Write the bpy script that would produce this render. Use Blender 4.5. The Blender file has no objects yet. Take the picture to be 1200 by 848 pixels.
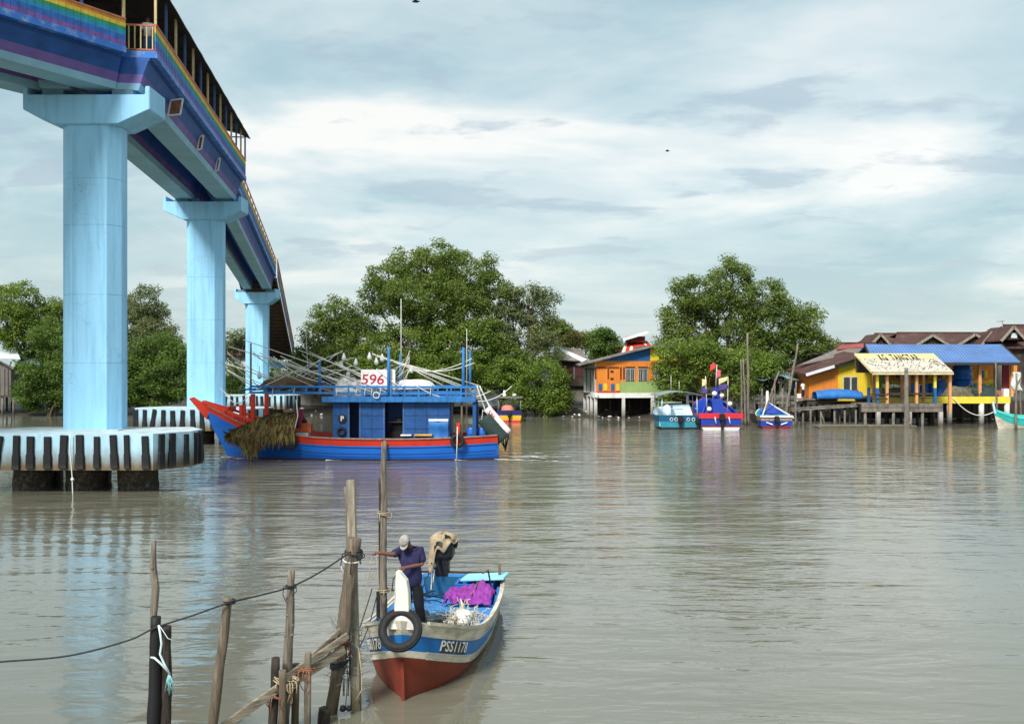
import bpy, bmesh, math, random
import numpy as np
from mathutils import Vector, Matrix, noise
R = math.radians
SC = bpy.context.scene
COL = SC.collection
random.seed(7)
rng = np.random.default_rng(11)
F = 1150.0      # focal length in photo pixels (photo 1200 wide)
HC = 5.0        # camera height above the water


def W(px, py, Y):
    """point at distance Y that lies in the direction of photo pixel (px, py)"""
    return Vector(((px - 600) * Y / F, Y, HC - (py - 435) * Y / F))


# ------------------------------------------------------------------ mesh builder
class MB:
    def __init__(s):
        s.v = []; s.f = []; s.m = []; s.sm = []

    def add(s, vs, fs, mi=0, smooth=False):
        o = len(s.v)
        s.v.extend([tuple(v) for v in vs])
        for f in fs:
            s.f.append(tuple(i + o for i in f)); s.m.append(mi); s.sm.append(smooth)

    def box(s, x0, x1, y0, y1, z0, z1, mi=0):
        if x0 > x1: x0, x1 = x1, x0
        if y0 > y1: y0, y1 = y1, y0
        if z0 > z1: z0, z1 = z1, z0
        s.add([(x0, y0, z0), (x1, y0, z0), (x1, y1, z0), (x0, y1, z0), (x0, y0, z1), (x1, y0, z1), (x1, y1, z1), (x0, y1, z1)],
              [(0, 3, 2, 1), (4, 5, 6, 7), (0, 1, 5, 4), (1, 2, 6, 5), (2, 3, 7, 6), (3, 0, 4, 7)], mi)

    def hexa(s, p, mi=0):
        """8 points: bottom loop then top loop"""
        s.add(p, [(0, 3, 2, 1), (4, 5, 6, 7), (0, 1, 5, 4), (1, 2, 6, 5), (2, 3, 7, 6), (3, 0, 4, 7)], mi)

    def bar(s, a, b, w, h=None, mi=0, up=(0, 0, 1)):
        a = Vector(a); b = Vector(b); h = w if h is None else h
        d = (b - a).normalized(); u = Vector(up)
        if abs(d.dot(u)) > .98: u = Vector((0, 1, 0))
        sx = d.cross(u).normalized() * (w / 2); sz = sx.cross(d).normalized() * (h / 2)
        s.hexa([a - sx - sz, a + sx - sz, b + sx - sz, b - sx - sz, a - sx + sz, a + sx + sz, b + sx + sz, b - sx + sz], mi)

    def loft(s, rings, mi=0, smooth=True, caps=True, closed=True):
        n = len(rings[0]); o = len(s.v)
        for r in rings: s.v.extend([tuple(p) for p in r])
        for i in range(len(rings) - 1):
            for j in range(n if closed else n - 1):
                k = (j + 1) % n
                s.f.append((o + i * n + j, o + i * n + k, o + (i + 1) * n + k, o + (i + 1) * n + j)); s.m.append(mi); s.sm.append(smooth)
        if caps and closed:
            s.f.append(tuple(o + j for j in reversed(range(n)))); s.m.append(mi); s.sm.append(False)
            e = o + (len(rings) - 1) * n
            s.f.append(tuple(e + j for j in range(n))); s.m.append(mi); s.sm.append(False)

    def tube(s, pts, r, n=8, mi=0, smooth=True, caps=True, wob=0):
        pts = [Vector(p) for p in pts]
        rs = r if isinstance(r, (list, tuple)) else [r] * len(pts)
        t = (pts[1] - pts[0]).normalized()
        u = Vector((0, 0, 1)) if abs(t.z) < .9 else Vector((1, 0, 0))
        nrm = t.cross(u).normalized(); rings = []
        for i, p in enumerate(pts):
            if i == 0: t = (pts[1] - pts[0])
            elif i == len(pts) - 1: t = (pts[-1] - pts[-2])
            else: t = (pts[i + 1] - pts[i - 1])
            if t.length < 1e-9: t = Vector((0, 0, 1))
            t.normalize()
            nrm = (nrm - t * nrm.dot(t))
            if nrm.length < 1e-6: nrm = t.orthogonal()
            nrm.normalize(); bn = t.cross(nrm)
            rings.append([p + (nrm * math.cos(2 * math.pi * k / n) + bn * math.sin(2 * math.pi * k / n)) * rs[i] * (1 + wob * random.uniform(-1, 1)) for k in range(n)])
        s.loft(rings, mi, smooth, caps)

    def lathe(s, prof, n=16, c=(0, 0, 0), mi=0, smooth=True, ax=None):
        c = Vector(c); q = Vector((0, 0, 1)).rotation_difference(Vector(ax)) if ax is not None else None
        rings = []
        for r, z in prof:
            rr = []
            for k in range(n):
                p = Vector((r * math.cos(2 * math.pi * k / n), r * math.sin(2 * math.pi * k / n), z))
                if q: p = q @ p
                rr.append(c + p)
            rings.append(rr)
        s.loft(rings, mi, smooth, True)

    def prism(s, poly, d, mi=0):
        """closed polygon (3-D points) swept by vector d"""
        d = Vector(d); n = len(poly); poly = [Vector(p) for p in poly]
        s.add(poly + [p + d for p in poly],
              [tuple(reversed(range(n))), tuple(range(n, 2 * n))] + [(i, (i + 1) % n, n + (i + 1) % n, n + i) for i in range(n)], mi)

    def ball(s, c, r, n=10, mi=0, sq=(1, 1, 1), lump=0, seed=0):
        c = Vector(c); rings = []; m = max(4, n // 2 + 1)
        for i in range(m + 1):
            a = math.pi * (0.02 + .96 * i / m) - math.pi / 2; rr = []
            for k in range(n):
                d = Vector((math.cos(a) * math.cos(2 * math.pi * k / n), math.cos(a) * math.sin(2 * math.pi * k / n), math.sin(a)))
                f = 1 + lump * noise.noise(d * 2.0 + Vector((seed * 3.1, seed, 0)))
                rr.append(c + Vector((d.x * sq[0], d.y * sq[1], d.z * sq[2])) * r * f)
            rings.append(rr)
        s.loft(rings, mi, True, True)

    def torus(s, c, R1, r, ax=(0, 0, 1), n=24, k=10, mi=0):
        c = Vector(c); q = Vector((0, 0, 1)).rotation_difference(Vector(ax)); o = len(s.v)
        for i in range(n):
            a = 2 * math.pi * i / n
            for j in range(k):
                b = 2 * math.pi * j / k
                s.v.append(tuple(c + q @ Vector(((R1 + r * math.cos(b)) * math.cos(a), (R1 + r * math.cos(b)) * math.sin(a), r * math.sin(b)))))
        for i in range(n):
            for j in range(k):
                s.f.append((o + i * k + j, o + ((i + 1) % n) * k + j, o + ((i + 1) % n) * k + (j + 1) % k, o + i * k + (j + 1) % k)); s.m.append(mi); s.sm.append(True)

    def grid(s, fn, nu, nv, mi=0, smooth=True):
        o = len(s.v)
        for i in range(nu + 1):
            for j in range(nv + 1): s.v.append(tuple(fn(i / nu, j / nv)))
        for i in range(nu):
            for j in range(nv):
                a = o + i * (nv + 1) + j
                s.f.append((a, a + nv + 1, a + nv + 2, a + 1)); s.m.append(mi); s.sm.append(smooth)

    def build(s, name, mats, parent=None, label=None, cat=None, group=None, kind=None, bev=0, world=False, fixn=True):
        """mesh object. parent: child of that Empty / part (coordinates local to it, or world=True).
        No parent: a thing of one mesh whose origin goes to its base."""
        if not isinstance(mats, (list, tuple)): mats = [mats]
        off = Vector((0, 0, 0))
        a = np.array(s.v, dtype=float)
        if parent is None and kind != 'structure':
            off = Vector(((a[:, 0].min() + a[:, 0].max()) / 2, (a[:, 1].min() + a[:, 1].max()) / 2, a[:, 2].min()))
        elif parent is not None and world:
            off = wloc(parent)
        me = bpy.data.meshes.new(name)
        me.from_pydata([tuple(v) for v in (a - np.array(off))], [], s.f)
        for m in mats: me.materials.append(m)
        me.polygons.foreach_set('material_index', s.m)
        me.polygons.foreach_set('use_smooth', s.sm)
        if fixn or bev:
            bm = bmesh.new(); bm.from_mesh(me)
            if bev:
                bmesh.ops.remove_doubles(bm, verts=bm.verts, dist=1e-5)
                bmesh.ops.recalc_face_normals(bm, faces=bm.faces)
                es = [e for e in bm.edges if len(e.link_faces) == 2 and e.calc_face_angle(0) > .6]
                bmesh.ops.bevel(bm, geom=es, offset=bev, segments=2, affect='EDGES', clamp_overlap=True)
            else:
                bmesh.ops.recalc_face_normals(bm, faces=bm.faces)
            bm.to_mesh(me); bm.free()
        me.update()
        o = bpy.data.objects.new(name, me); COL.objects.link(o)
        if parent is not None: o.parent = parent
        else: o.location = off
        tag(o, label, cat, group, kind)
        return o


def wloc(o):
    v = Vector((0, 0, 0))
    while o is not None:
        v += o.location; o = o.parent
    return v


def tag(o, label=None, cat=None, group=None, kind=None):
    if label: o['label'] = label
    if cat: o['category'] = cat
    if group: o['group'] = group
    if kind: o['kind'] = kind
    return o


def thing(name, label, cat, loc=(0, 0, 0), rz=0, group=None):
    o = bpy.data.objects.new(name, None); COL.objects.link(o)
    o.empty_display_size = .3
    o.location = loc; o.rotation_euler = (0, 0, rz)
    return tag(o, label, cat, group)


def kids(o):
    return [c for c in bpy.data.objects if c.parent == o]


def dup(o, loc=None, rz=None, label=None, parent=None):
    c = o.copy(); COL.objects.link(c)
    if parent is not None: c.parent = parent
    if loc is not None: c.location = loc
    if rz is not None: c.rotation_euler = (0, 0, rz)
    if label: c['label'] = label
    for k in kids(o):
        if k != c: dup(k, parent=c)
    return c


def cat_rom(vals, n):
    """smooth resampling of a list of tuples"""
    P = [np.array(v, float) for v in vals]; out = []
    for i in range(len(P) - 1):
        p0 = P[max(i - 1, 0)]; p1 = P[i]; p2 = P[i + 1]; p3 = P[min(i + 2, len(P) - 1)]
        for k in range(n):
            t = k / n
            out.append(.5 * ((2 * p1) + (-p0 + p2) * t + (2 * p0 - 5 * p1 + 4 * p2 - p3) * t * t + (-p0 + 3 * p1 - 3 * p2 + p3) * t ** 3))
    out.append(P[-1])
    return out


def sag(a, b, d, n=12):
    a = Vector(a); b = Vector(b)
    return [a.lerp(b, i / n) - Vector((0, 0, d * 4 * (i / n) * (1 - i / n))) for i in range(n + 1)]


# ------------------------------------------------------------------ materials
def nd(nt, typ, **kw):
    n = nt.nodes.new(typ)
    for k, v in kw.items(): setattr(n, k, v)
    return n


def mix(nt, fac, a, b, bt='MIX'):
    m = nd(nt, 'ShaderNodeMix', data_type='RGBA', blend_type=bt)
    for sock, val in ((m.inputs[0], fac), (m.inputs[6], a), (m.inputs[7], b)):
        if isinstance(val, bpy.types.NodeSocket): nt.links.new(val, sock)
        elif isinstance(val, (int, float)): sock.default_value = val
        else: sock.default_value = (*val[:3], 1)
    return m.outputs[2]


def ramp(nt, src, stops):
    r = nd(nt, 'ShaderNodeValToRGB'); e = r.color_ramp.elements
    while len(e) > 1: e.remove(e[-1])
    e[0].position = stops[0][0]; c = stops[0][1]; e[0].color = (*c, 1) if isinstance(c, tuple) else (c, c, c, 1)
    for p, c in stops[1:]:
        x = e.new(p); x.color = (*c, 1) if isinstance(c, tuple) else (c, c, c, 1)
    nt.links.new(src, r.inputs[0])
    return r.outputs[0]


def noise_tex(nt, vec, scale, detail=5, rough=.55, stretch=None):
    if stretch:
        mp = nd(nt, 'ShaderNodeMapping'); mp.inputs['Scale'].default_value = stretch
        nt.links.new(vec, mp.inputs[0]); vec = mp.outputs[0]
    n = nd(nt, 'ShaderNodeTexNoise'); n.inputs['Scale'].default_value = scale
    n.inputs['Detail'].default_value = detail; n.inputs['Roughness'].default_value = rough
    nt.links.new(vec, n.inputs['Vector'])
    return n.outputs['Fac']


def new_mat(name):
    m = bpy.data.materials.new(name); m.use_nodes = True
    nt = m.node_tree; b = nt.nodes['Principled BSDF']
    return m, nt, b


def MAT(name, col, rough=.65, var=.3, scale=2.0, stretch=None, bump=.15, bscale=25, dirt=None, damt=.45, dscale=1.2, dstretch=None,
        zdirt=None, metal=0, spec=.35, wave=None, world=False):
    """procedural paint / wood / stone. dirt = colour of patches; zdirt=(z0,z1,col) tide stain fading upward between z0 and z1"""
    m, nt, b = new_mat(name)
    tc = nd(nt, 'ShaderNodeTexCoord'); vec = tc.outputs['Object']
    if world: vec = nd(nt, 'ShaderNodeNewGeometry').outputs['Position']
    n1 = noise_tex(nt, vec, scale, 6, .6, stretch)
    lo = tuple(c * (1 - var) for c in col); hi = tuple(min(1, c * (1 + var * .45)) for c in col)
    c = ramp(nt, n1, [(.3, lo), (.7, hi)])
    if wave:   # (axis scale vector, scale, darkening): board joints
        wv = nd(nt, 'ShaderNodeTexWave', wave_type='BANDS', bands_direction=wave[0], wave_profile='SAW')
        wv.inputs['Scale'].default_value = wave[1]; wv.inputs['Distortion'].default_value = .15
        nt.links.new(vec, wv.inputs['Vector'])
        w2 = ramp(nt, wv.outputs['Fac'], [(0, 1 - wave[2]), (.1, 1.0), (1, 1.0)])
        c = mix(nt, 1.0, c, w2, 'MULTIPLY')
    if dirt:
        n2 = noise_tex(nt, vec, dscale, 8, .68, dstretch)
        f = ramp(nt, n2, [(1 - damt - .12, 0.0), (1 - damt + .12, 1.0)])
        c = mix(nt, f, c, dirt)
    if zdirt:
        g = nd(nt, 'ShaderNodeNewGeometry'); sp = nd(nt, 'ShaderNodeSeparateXYZ'); nt.links.new(g.outputs['Position'], sp.inputs[0])
        mr = nd(nt, 'ShaderNodeMapRange'); mr.inputs[1].default_value = zdirt[0]; mr.inputs[2].default_value = zdirt[1]
        mr.inputs[3].default_value = 1; mr.inputs[4].default_value = 0
        nz = noise_tex(nt, vec, 2.2, 6, .6, (1, 1, .35))
        ad = nd(nt, 'ShaderNodeMath', operation='MULTIPLY_ADD'); nt.links.new(nz, ad.inputs[0]); ad.inputs[1].default_value = (zdirt[1] - zdirt[0]) * .9
        nt.links.new(sp.outputs['Z'], ad.inputs[2])
        sb = nd(nt, 'ShaderNodeMath', operation='SUBTRACT'); nt.links.new(ad.outputs[0], sb.inputs[0]); sb.inputs[1].default_value = (zdirt[1] - zdirt[0]) * .45
        nt.links.new(sb.outputs[0], mr.inputs[0])
        c = mix(nt, mr.outputs[0], c, zdirt[2])
    nt.links.new(c, b.inputs['Base Color'])
    b.inputs['Roughness'].default_value = rough
    b.inputs['Metallic'].default_value = metal
    b.inputs['Specular IOR Level'].default_value = spec
    if bump:
        nb = noise_tex(nt, vec, bscale, 5, .6, stretch)
        bp = nd(nt, 'ShaderNodeBump'); bp.inputs['Strength'].default_value = min(1, bump * 2.5); bp.inputs['Distance'].default_value = .02
        nt.links.new(nb, bp.inputs['Height']); nt.links.new(bp.outputs[0], b.inputs['Normal'])
    return m


def LEAF(name, dark, light, tr=.42):
    m, nt, b = new_mat(name)
    g = nd(nt, 'ShaderNodeNewGeometry')
    tc = nd(nt, 'ShaderNodeTexCoord')
    n = noise_tex(nt, tc.outputs['Object'], .35, 3, .5)
    ad = nd(nt, 'ShaderNodeMath', operation='MULTIPLY_ADD'); nt.links.new(g.outputs['Random Per Island'], ad.inputs[0]); ad.inputs[1].default_value = .55
    ad2 = nd(nt, 'ShaderNodeMath', operation='MULTIPLY_ADD'); nt.links.new(n, ad2.inputs[0]); ad2.inputs[1].default_value = 1.2; ad2.inputs[2].default_value = -.4
    nt.links.new(ad2.outputs[0], ad.inputs[2])
    c = ramp(nt, ad.outputs[0], [(.1, dark), (.85, light)])
    nt.links.new(c, b.inputs['Base Color']); b.inputs['Roughness'].default_value = .5; b.inputs['Specular IOR Level'].default_value = .25
    t = nd(nt, 'ShaderNodeBsdfTranslucent'); nt.links.new(mix(nt, 1, c, (1.25, 1.3, .6), 'MULTIPLY'), t.inputs[0])
    ms = nd(nt, 'ShaderNodeMixShader'); ms.inputs[0].default_value = tr
    nt.links.new(b.outputs[0], ms.inputs[1]); nt.links.new(t.outputs[0], ms.inputs[2])
    nt.links.new(ms.outputs[0], nt.nodes['Material Output'].inputs[0])
    return m


BROWN_STAIN = (.16, .12, .075)
m_cyan = MAT('pier_paint', (.315, .64, .90), .65, .12, .8, (1, 1, .25), .15, 18, dirt=(.20, .46, .68), damt=.40, dscale=1.6, dstretch=(1.6, 1.6, .10))
m_cyan_cap = MAT('pile_cap_paint', (.42, .66, .80), .65, .18, 1.5, (1, 1, .3), .25, 14, dirt=(.30, .36, .38), damt=.3, dscale=2.2, dstretch=(1, 1, .3), zdirt=(1.12, 1.95, BROWN_STAIN))
def cracks(m, amount=.38, scale=.55, thr=.006):
    nt = m.node_tree; b = nt.nodes['Principled BSDF']; src = b.inputs['Base Color'].links[0].from_socket
    tc = nd(nt, 'ShaderNodeTexCoord')
    n = noise_tex(nt, tc.outputs['Object'], scale, 7, .6); k = noise_tex(nt, tc.outputs['Object'], .45, 2, .5)
    a = ramp(nt, n, [(.5 - thr, 0.0), (.5, 1.0), (.5 + thr, 0.0)]); g = ramp(nt, k, [(.48, 0.0), (.60, amount)])
    f = mix(nt, 1, a, g, 'MULTIPLY')
    sp_ = noise_tex(nt, tc.outputs['Object'], 9, 2, .5); dots = ramp(nt, sp_, [(.76, 0.0), (.79, .5)])
    c = mix(nt, f, src, (.07, .13, .17)); c = mix(nt, dots, c, (.15, .26, .32))
    nt.links.new(c, b.inputs['Base Color'])


cracks(m_cyan)
m_groove = MAT('joint_grime', (.13, .24, .31), .8)
m_rubber = MAT('fender_rubber', (.012, .013, .015), .7, .4, 3, None, .3, 20, zdirt=(.95, 1.25, (.05, .042, .03)))
m_pile = MAT('barnacle_concrete', (.075, .062, .048), .9, .6, 5, None, 1.0, 14, dirt=(.27, .24, .19), damt=.38, dscale=7)
m_capTop = MAT('cap_top_concrete', (.50, .60, .62), .85, .3, 2, dirt=(.30, .31, .28), damt=.36)
m_blue_lt = MAT('bridge_light_blue', (.27, .52, .70), .6, .15, 1, dirt=(.2, .38, .52), damt=.3)
m_purple = MAT('bridge_purple', (.17, .11, .35), .65, .3, 1, dirt=(.10, .075, .24), damt=.36, dscale=1.1, dstretch=(1, 1, 3))
m_blue_dk = MAT('bridge_deep_blue', (.016, .085, .31), .6, .3, 1, dirt=(.014, .05, .19), damt=.36, dscale=1.0, dstretch=(1, 1, 2))
m_blue_md = MAT('bridge_mid_blue', (.035, .17, .58), .55, .2, 1, dirt=(.30, .42, .55), damt=.38, dscale=2.5)
m_soffit = MAT('bridge_soffit', (.27, .50, .64), .7, .18, .6)
m_rb = [MAT('rainbow_purple', (.20, .10, .34), .6, .35, 2.5, dirt=(.10,.06,.2), damt=.34, dscale=3, dstretch=(1,1,.3)), MAT('rainbow_blue', (.03, .14, .48), .6, .35, 2.5, dirt=(.03,.08,.26), damt=.34, dscale=3, dstretch=(1,1,.3)), MAT('rainbow_teal', (.02, .26, .46), .6),
        MAT('rainbow_green', (.03, .30, .13), .6), MAT('rainbow_yellow', (.72, .50, .05), .6, .3, 2.5, dirt=(.48,.30,.06), damt=.34, dscale=3, dstretch=(1,1,.3)), MAT('rainbow_orange', (.70, .30, .05), .6)]
m_roofdark = MAT('bridge_roof_sheet', (.035, .026, .022), .75, .3, 2)
m_cream = MAT('post_cream', (.62, .48, .25), .6)
m_postblue = MAT('post_blue', (.05, .12, .30), .6)
m_rail_red = MAT('rail_red', (.52, .17, .10), .55)
m_rust = MAT('rust_board', (.23, .10, .055), .8, .5, 4)
m_white = MAT('white_paint', (.78, .78, .76), .55, .15, 3, dirt=(.45, .41, .34), damt=.33)
m_brownslat = MAT('stair_timber', (.10, .065, .045), .8, .4, 2)
m_black = MAT('black', (.012, .012, .013), .6)
m_deckgrey = MAT('deck_concrete', (.3, .3, .29), .85)

m_wood = MAT('grey_driftwood', (.25, .215, .17), .85, .7, 22, (1, 1, .08), .8, 60, dirt=(.085, .068, .05), damt=.42, dscale=9, dstretch=(1, 1, .15), zdirt=(.05, .55, (.055, .05, .03)))
m_wood_lt = MAT('pale_timber', (.36, .32, .25), .85, .6, 24, (1, 1, .06), .7, 60, dirt=(.16, .13, .09), damt=.4, dscale=8, dstretch=(1, 1, .2), zdirt=(.05, .75, (.085, .075, .04)))
m_wood_br = MAT('brown_timber', (.205, .165, .122), .85, .65, 22, (1, 1, .08), .7, 60, dirt=(.10, .07, .046), damt=.42, dscale=7, dstretch=(1, 1, .2), zdirt=(.05, .9, (.07, .055, .03)))
m_wood_dk = MAT('dark_wet_timber', (.050, .038, .030), .8, .8, 20, (1, 1, .15), .5, 40)
m_plank = MAT('rail_plank_wood', (.30, .255, .19), .85, .65, 24, (.1, .1, 1), .7, 60, dirt=(.13, .11, .075), damt=.4, dscale=4)
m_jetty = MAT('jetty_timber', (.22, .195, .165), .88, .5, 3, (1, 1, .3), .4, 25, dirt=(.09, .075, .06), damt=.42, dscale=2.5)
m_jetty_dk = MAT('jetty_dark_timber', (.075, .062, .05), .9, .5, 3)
m_rope_dk = MAT('dark_rope', (.028, .035, .038), .8, .4, 30)
m_rope_wh = MAT('white_rope', (.68, .70, .66), .8, .2, 20)
m_rope_tn = MAT('tan_rope', (.42, .34, .22), .85, .3, 20)
m_tyre = MAT('tyre_rubber', (.018, .018, .020), .65, .4, 8, None, .3, 40)
CLX, CLY = 5.1, 3.3
EXPO = .70
SKYS = .60
WCOL = ((.140, .134, .098), (.188, .178, .134))
# ------------------------------------------------------------------ camera, sky, sun
cam = bpy.data.cameras.new('camera'); camo = bpy.data.objects.new('camera', cam); COL.objects.link(camo)
camo.location = (0, 0, HC); camo.rotation_euler = (R(90), 0, 0)
cam.sensor_width = 36; cam.lens = 36 * F / 1200; cam.shift_y = -11.0 / 1200 * -1; cam.clip_end = 6000; cam.clip_start = .1
SC.camera = camo
SUN_EL = 44; SUN_AZ = 205      # azimuth clockwise from +Y: behind the camera, a little to the left
SUN_E = 3.0
sd = Vector((math.sin(R(SUN_AZ)) * math.cos(R(SUN_EL)), math.cos(R(SUN_AZ)) * math.cos(R(SUN_EL)), math.sin(R(SUN_EL))))
sl = bpy.data.lights.new('sun', 'SUN'); sl.energy = SUN_E; sl.angle = R(14); sl.color = (1, .97, .92)
so = bpy.data.objects.new('sun', sl); COL.objects.link(so); so.rotation_euler = (-sd).to_track_quat('-Z', 'Y').to_euler(); so.location = (0, -20, 60)
wd = bpy.data.worlds.new('World'); SC.world = wd; wd.use_nodes = True
nt = wd.node_tree; nt.nodes.clear()
out = nd(nt, 'ShaderNodeOutputWorld')
sky = nd(nt, 'ShaderNodeTexSky', sky_type='NISHITA'); sky.sun_disc = False
sky.sun_elevation = R(SUN_EL); sky.sun_rotation = R(SUN_AZ); sky.air_density = 1.2; sky.dust_density = 2
bg1 = nd(nt, 'ShaderNodeBackground'); bg1.inputs[1].default_value = .09; nt.links.new(sky.outputs[0], bg1.inputs[0])
tc = nd(nt, 'ShaderNodeTexCoord'); sp = nd(nt, 'ShaderNodeSeparateXYZ'); nt.links.new(tc.outputs['Generated'], sp.inputs[0])
zz = nd(nt, 'ShaderNodeMath', operation='MAXIMUM'); nt.links.new(sp.outputs['Z'], zz.inputs[0]); zz.inputs[1].default_value = 0.0
za = nd(nt, 'ShaderNodeMath', operation='ADD'); nt.links.new(zz.outputs[0], za.inputs[0]); za.inputs[1].default_value = .16
dx = nd(nt, 'ShaderNodeMath', operation='DIVIDE'); nt.links.new(sp.outputs['X'], dx.inputs[0]); nt.links.new(za.outputs[0], dx.inputs[1])
dy = nd(nt, 'ShaderNodeMath', operation='DIVIDE'); nt.links.new(sp.outputs['Y'], dy.inputs[0]); nt.links.new(za.outputs[0], dy.inputs[1])
cb = nd(nt, 'ShaderNodeCombineXYZ'); nt.links.new(dx.outputs[0], cb.inputs[0]); nt.links.new(dy.outputs[0], cb.inputs[1]); cb.inputs[2].default_value = 3.7


def cl(scale, detail, rough, st, loc, dist=0):
    mp = nd(nt, 'ShaderNodeMapping'); mp.inputs['Scale'].default_value = st; mp.inputs['Location'].default_value = loc
    nt.links.new(cb.outputs[0], mp.inputs[0])
    n = nd(nt, 'ShaderNodeTexNoise'); n.inputs['Scale'].default_value = scale; n.inputs['Detail'].default_value = detail
    n.inputs['Roughness'].default_value = rough; n.inputs['Distortion'].default_value = dist
    nt.links.new(mp.outputs[0], n.inputs['Vector']); return n.outputs['Fac']


broad = cl(.72, 6, .55, (.9, 1.0, 1), (CLX, CLY, 0), .3)
fine = cl(1.7, 9, .60, (.8, 1.0, 1), (4.1, 7.7, 2), .5)
puff = cl(3.0, 7, .55, (.7, 1.0, 1), (9.3, 2.2, 5), .2)
ccol = ramp(nt, broad, [(.39, (.40, .61, .68)), (.48, (.53, .72, .765)), (.545, (.72, .86, .88)), (.61, (1.14, 1.12, 1.05))])
f2 = ramp(nt, fine, [(.44, 0.0), (.74, .70)])
ccol = mix(nt, f2, ccol, (.95, 1.0, .99))
p2 = ramp(nt, puff, [(.55, 0.0), (.62, .6)])
ccol = mix(nt, p2, ccol, (.46, .58, .67))
hz_ = ramp(nt, zz.outputs[0], [(.0, .75), (.16, 0.0)]); ccol = mix(nt, hz_, ccol, (.70, .82, .845))
bg2 = nd(nt, 'ShaderNodeBackground'); bg2.inputs[1].default_value = SKYS; nt.links.new(ccol, bg2.inputs[0])
ms = nd(nt, 'ShaderNodeMixShader'); ms.inputs[0].default_value = .80
nt.links.new(bg1.outputs[0], ms.inputs[1]); nt.links.new(bg2.outputs[0], ms.inputs[2]); nt.links.new(ms.outputs[0], out.inputs[0])
SC.view_settings.view_transform = 'Standard'; SC.view_settings.look = 'None'; SC.view_settings.exposure = EXPO; SC.view_settings.gamma = 1
SC.view_settings.use_curve_mapping = False
SC.cycles.max_bounces = 6; SC.cycles.diffuse_bounces = 3; SC.cycles.glossy_bounces = 3; SC.cycles.transmission_bounces = 4
SC.cycles.sample_clamp_indirect = 4; SC.cycles.caustics_reflective = False; SC.cycles.caustics_refractive = False
SC.cycles.use_adaptive_sampling = True

# ------------------------------------------------------------------ water and banks


def shore(x):
    return float(np.interp(x, [-200, -60, 2, 5, 12, 17, 26, 40, 60, 200], [111, 111, 111, 106, 105, 101, 99, 98, 97, 97]))


def ground_z(x, y):
    d = y - shore(x)
    z = np.interp(d, [-30, -4, 0, 6, 14, 40, 4000], [-1.6, -.35, 0.0, .55, 1.1, 1.5, 2.0])
    n = noise.noise(Vector((x * .35, y * .35, 0))) * .22 + noise.noise(Vector((x * 1.3, y * 1.3, 5))) * .08
    return float(z + n * float(np.interp(d, [-6, 1, 30, 200], [0, 1, 1, .2])))


mb = MB()
xs = list(np.concatenate([np.linspace(-3000, -90, 8), np.linspace(-80, 80, 130), np.linspace(90, 3000, 8)]))
ys = list(np.concatenate([[-60, 0, 60, 85], np.linspace(90, 135, 70), [140, 150, 170, 220, 320, 600, 1200, 3500]]))
nx, ny = len(xs), len(ys)
mb.v = [(x, y, ground_z(x, y)) for x in xs for y in ys]
for i in range(nx - 1):
    for j in range(ny - 1):
        a = i * ny + j; mb.f.append((a, a + ny, a + ny + 1, a + 1)); mb.m.append(0); mb.sm.append(True)
m_mud = MAT('river_mud', (.060, .049, .036), .6, .5, .8, None, .8, 6, dirt=(.032, .034, .02), damt=.45, dscale=.5, world=True)
mb.build('ground', m_mud, kind='structure')

m_water, nt, b = new_mat('river_water')
g = nd(nt, 'ShaderNodeNewGeometry'); pos = g.outputs['Position']
c1 = noise_tex(nt, pos, .05, 4, .5)
nt.links.new(ramp(nt, c1, [(.35, WCOL[0]), (.65, WCOL[1])]), b.inputs['Base Color'])
b.inputs['Roughness'].default_value = .06; b.inputs['IOR'].default_value = 1.75; b.inputs['Specular IOR Level'].default_value = .5


def wv(scale, det, st, rough=.5, rot=0):
    mp = nd(nt, 'ShaderNodeMapping'); mp.inputs['Scale'].default_value = st; mp.inputs['Rotation'].default_value = (0, 0, R(rot))
    nt.links.new(pos, mp.inputs[0])
    n = nd(nt, 'ShaderNodeTexNoise'); n.inputs['Scale'].default_value = scale; n.inputs['Detail'].default_value = det; n.inputs['Roughness'].default_value = rough
    n.inputs['Distortion'].default_value = .6
    nt.links.new(mp.outputs[0], n.inputs['Vector']); return n.outputs['Fac']


# calm and ruffled patches
patch = ramp(nt, noise_tex(nt, pos, .09, 3, .5, (1, .6, 1)), [(.36, .38), (.62, 1.0)])
spz = nd(nt, 'ShaderNodeSeparateXYZ'); nt.links.new(pos, spz.inputs[0])
# the wind shelter of the quay keeps the near right corner smoother
mr = nd(nt, 'ShaderNodeMapRange'); nt.links.new(spz.outputs['Y'], mr.inputs[0]); mr.inputs[1].default_value = 13; mr.inputs[2].default_value = 30
mr.inputs[3].default_value = .5; mr.inputs[4].default_value = 1.0
mr2 = nd(nt, 'ShaderNodeMapRange'); nt.links.new(spz.outputs['Y'], mr2.inputs[0]); mr2.inputs[1].default_value = 38; mr2.inputs[2].default_value = 76; mr2.inputs[3].default_value = 1.0; mr2.inputs[4].default_value = 1.25
mr3 = nd(nt, 'ShaderNodeMapRange'); nt.links.new(spz.outputs['Y'], mr3.inputs[0]); mr3.inputs[1].default_value = 82; mr3.inputs[2].default_value = 95; mr3.inputs[3].default_value = 1.0; mr3.inputs[4].default_value = .16
mm = nd(nt, 'ShaderNodeMath', operation='MULTIPLY'); nt.links.new(mr2.outputs[0], mm.inputs[0]); nt.links.new(mr3.outputs[0], mm.inputs[1])
mm2 = nd(nt, 'ShaderNodeMath', operation='MULTIPLY'); nt.links.new(mr.outputs[0], mm2.inputs[0]); nt.links.new(mm.outputs[0], mm2.inputs[1])
amp = nd(nt, 'ShaderNodeMath', operation='MULTIPLY'); nt.links.new(patch, amp.inputs[0]); nt.links.new(mm2.outputs[0], amp.inputs[1])
h = None
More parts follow.
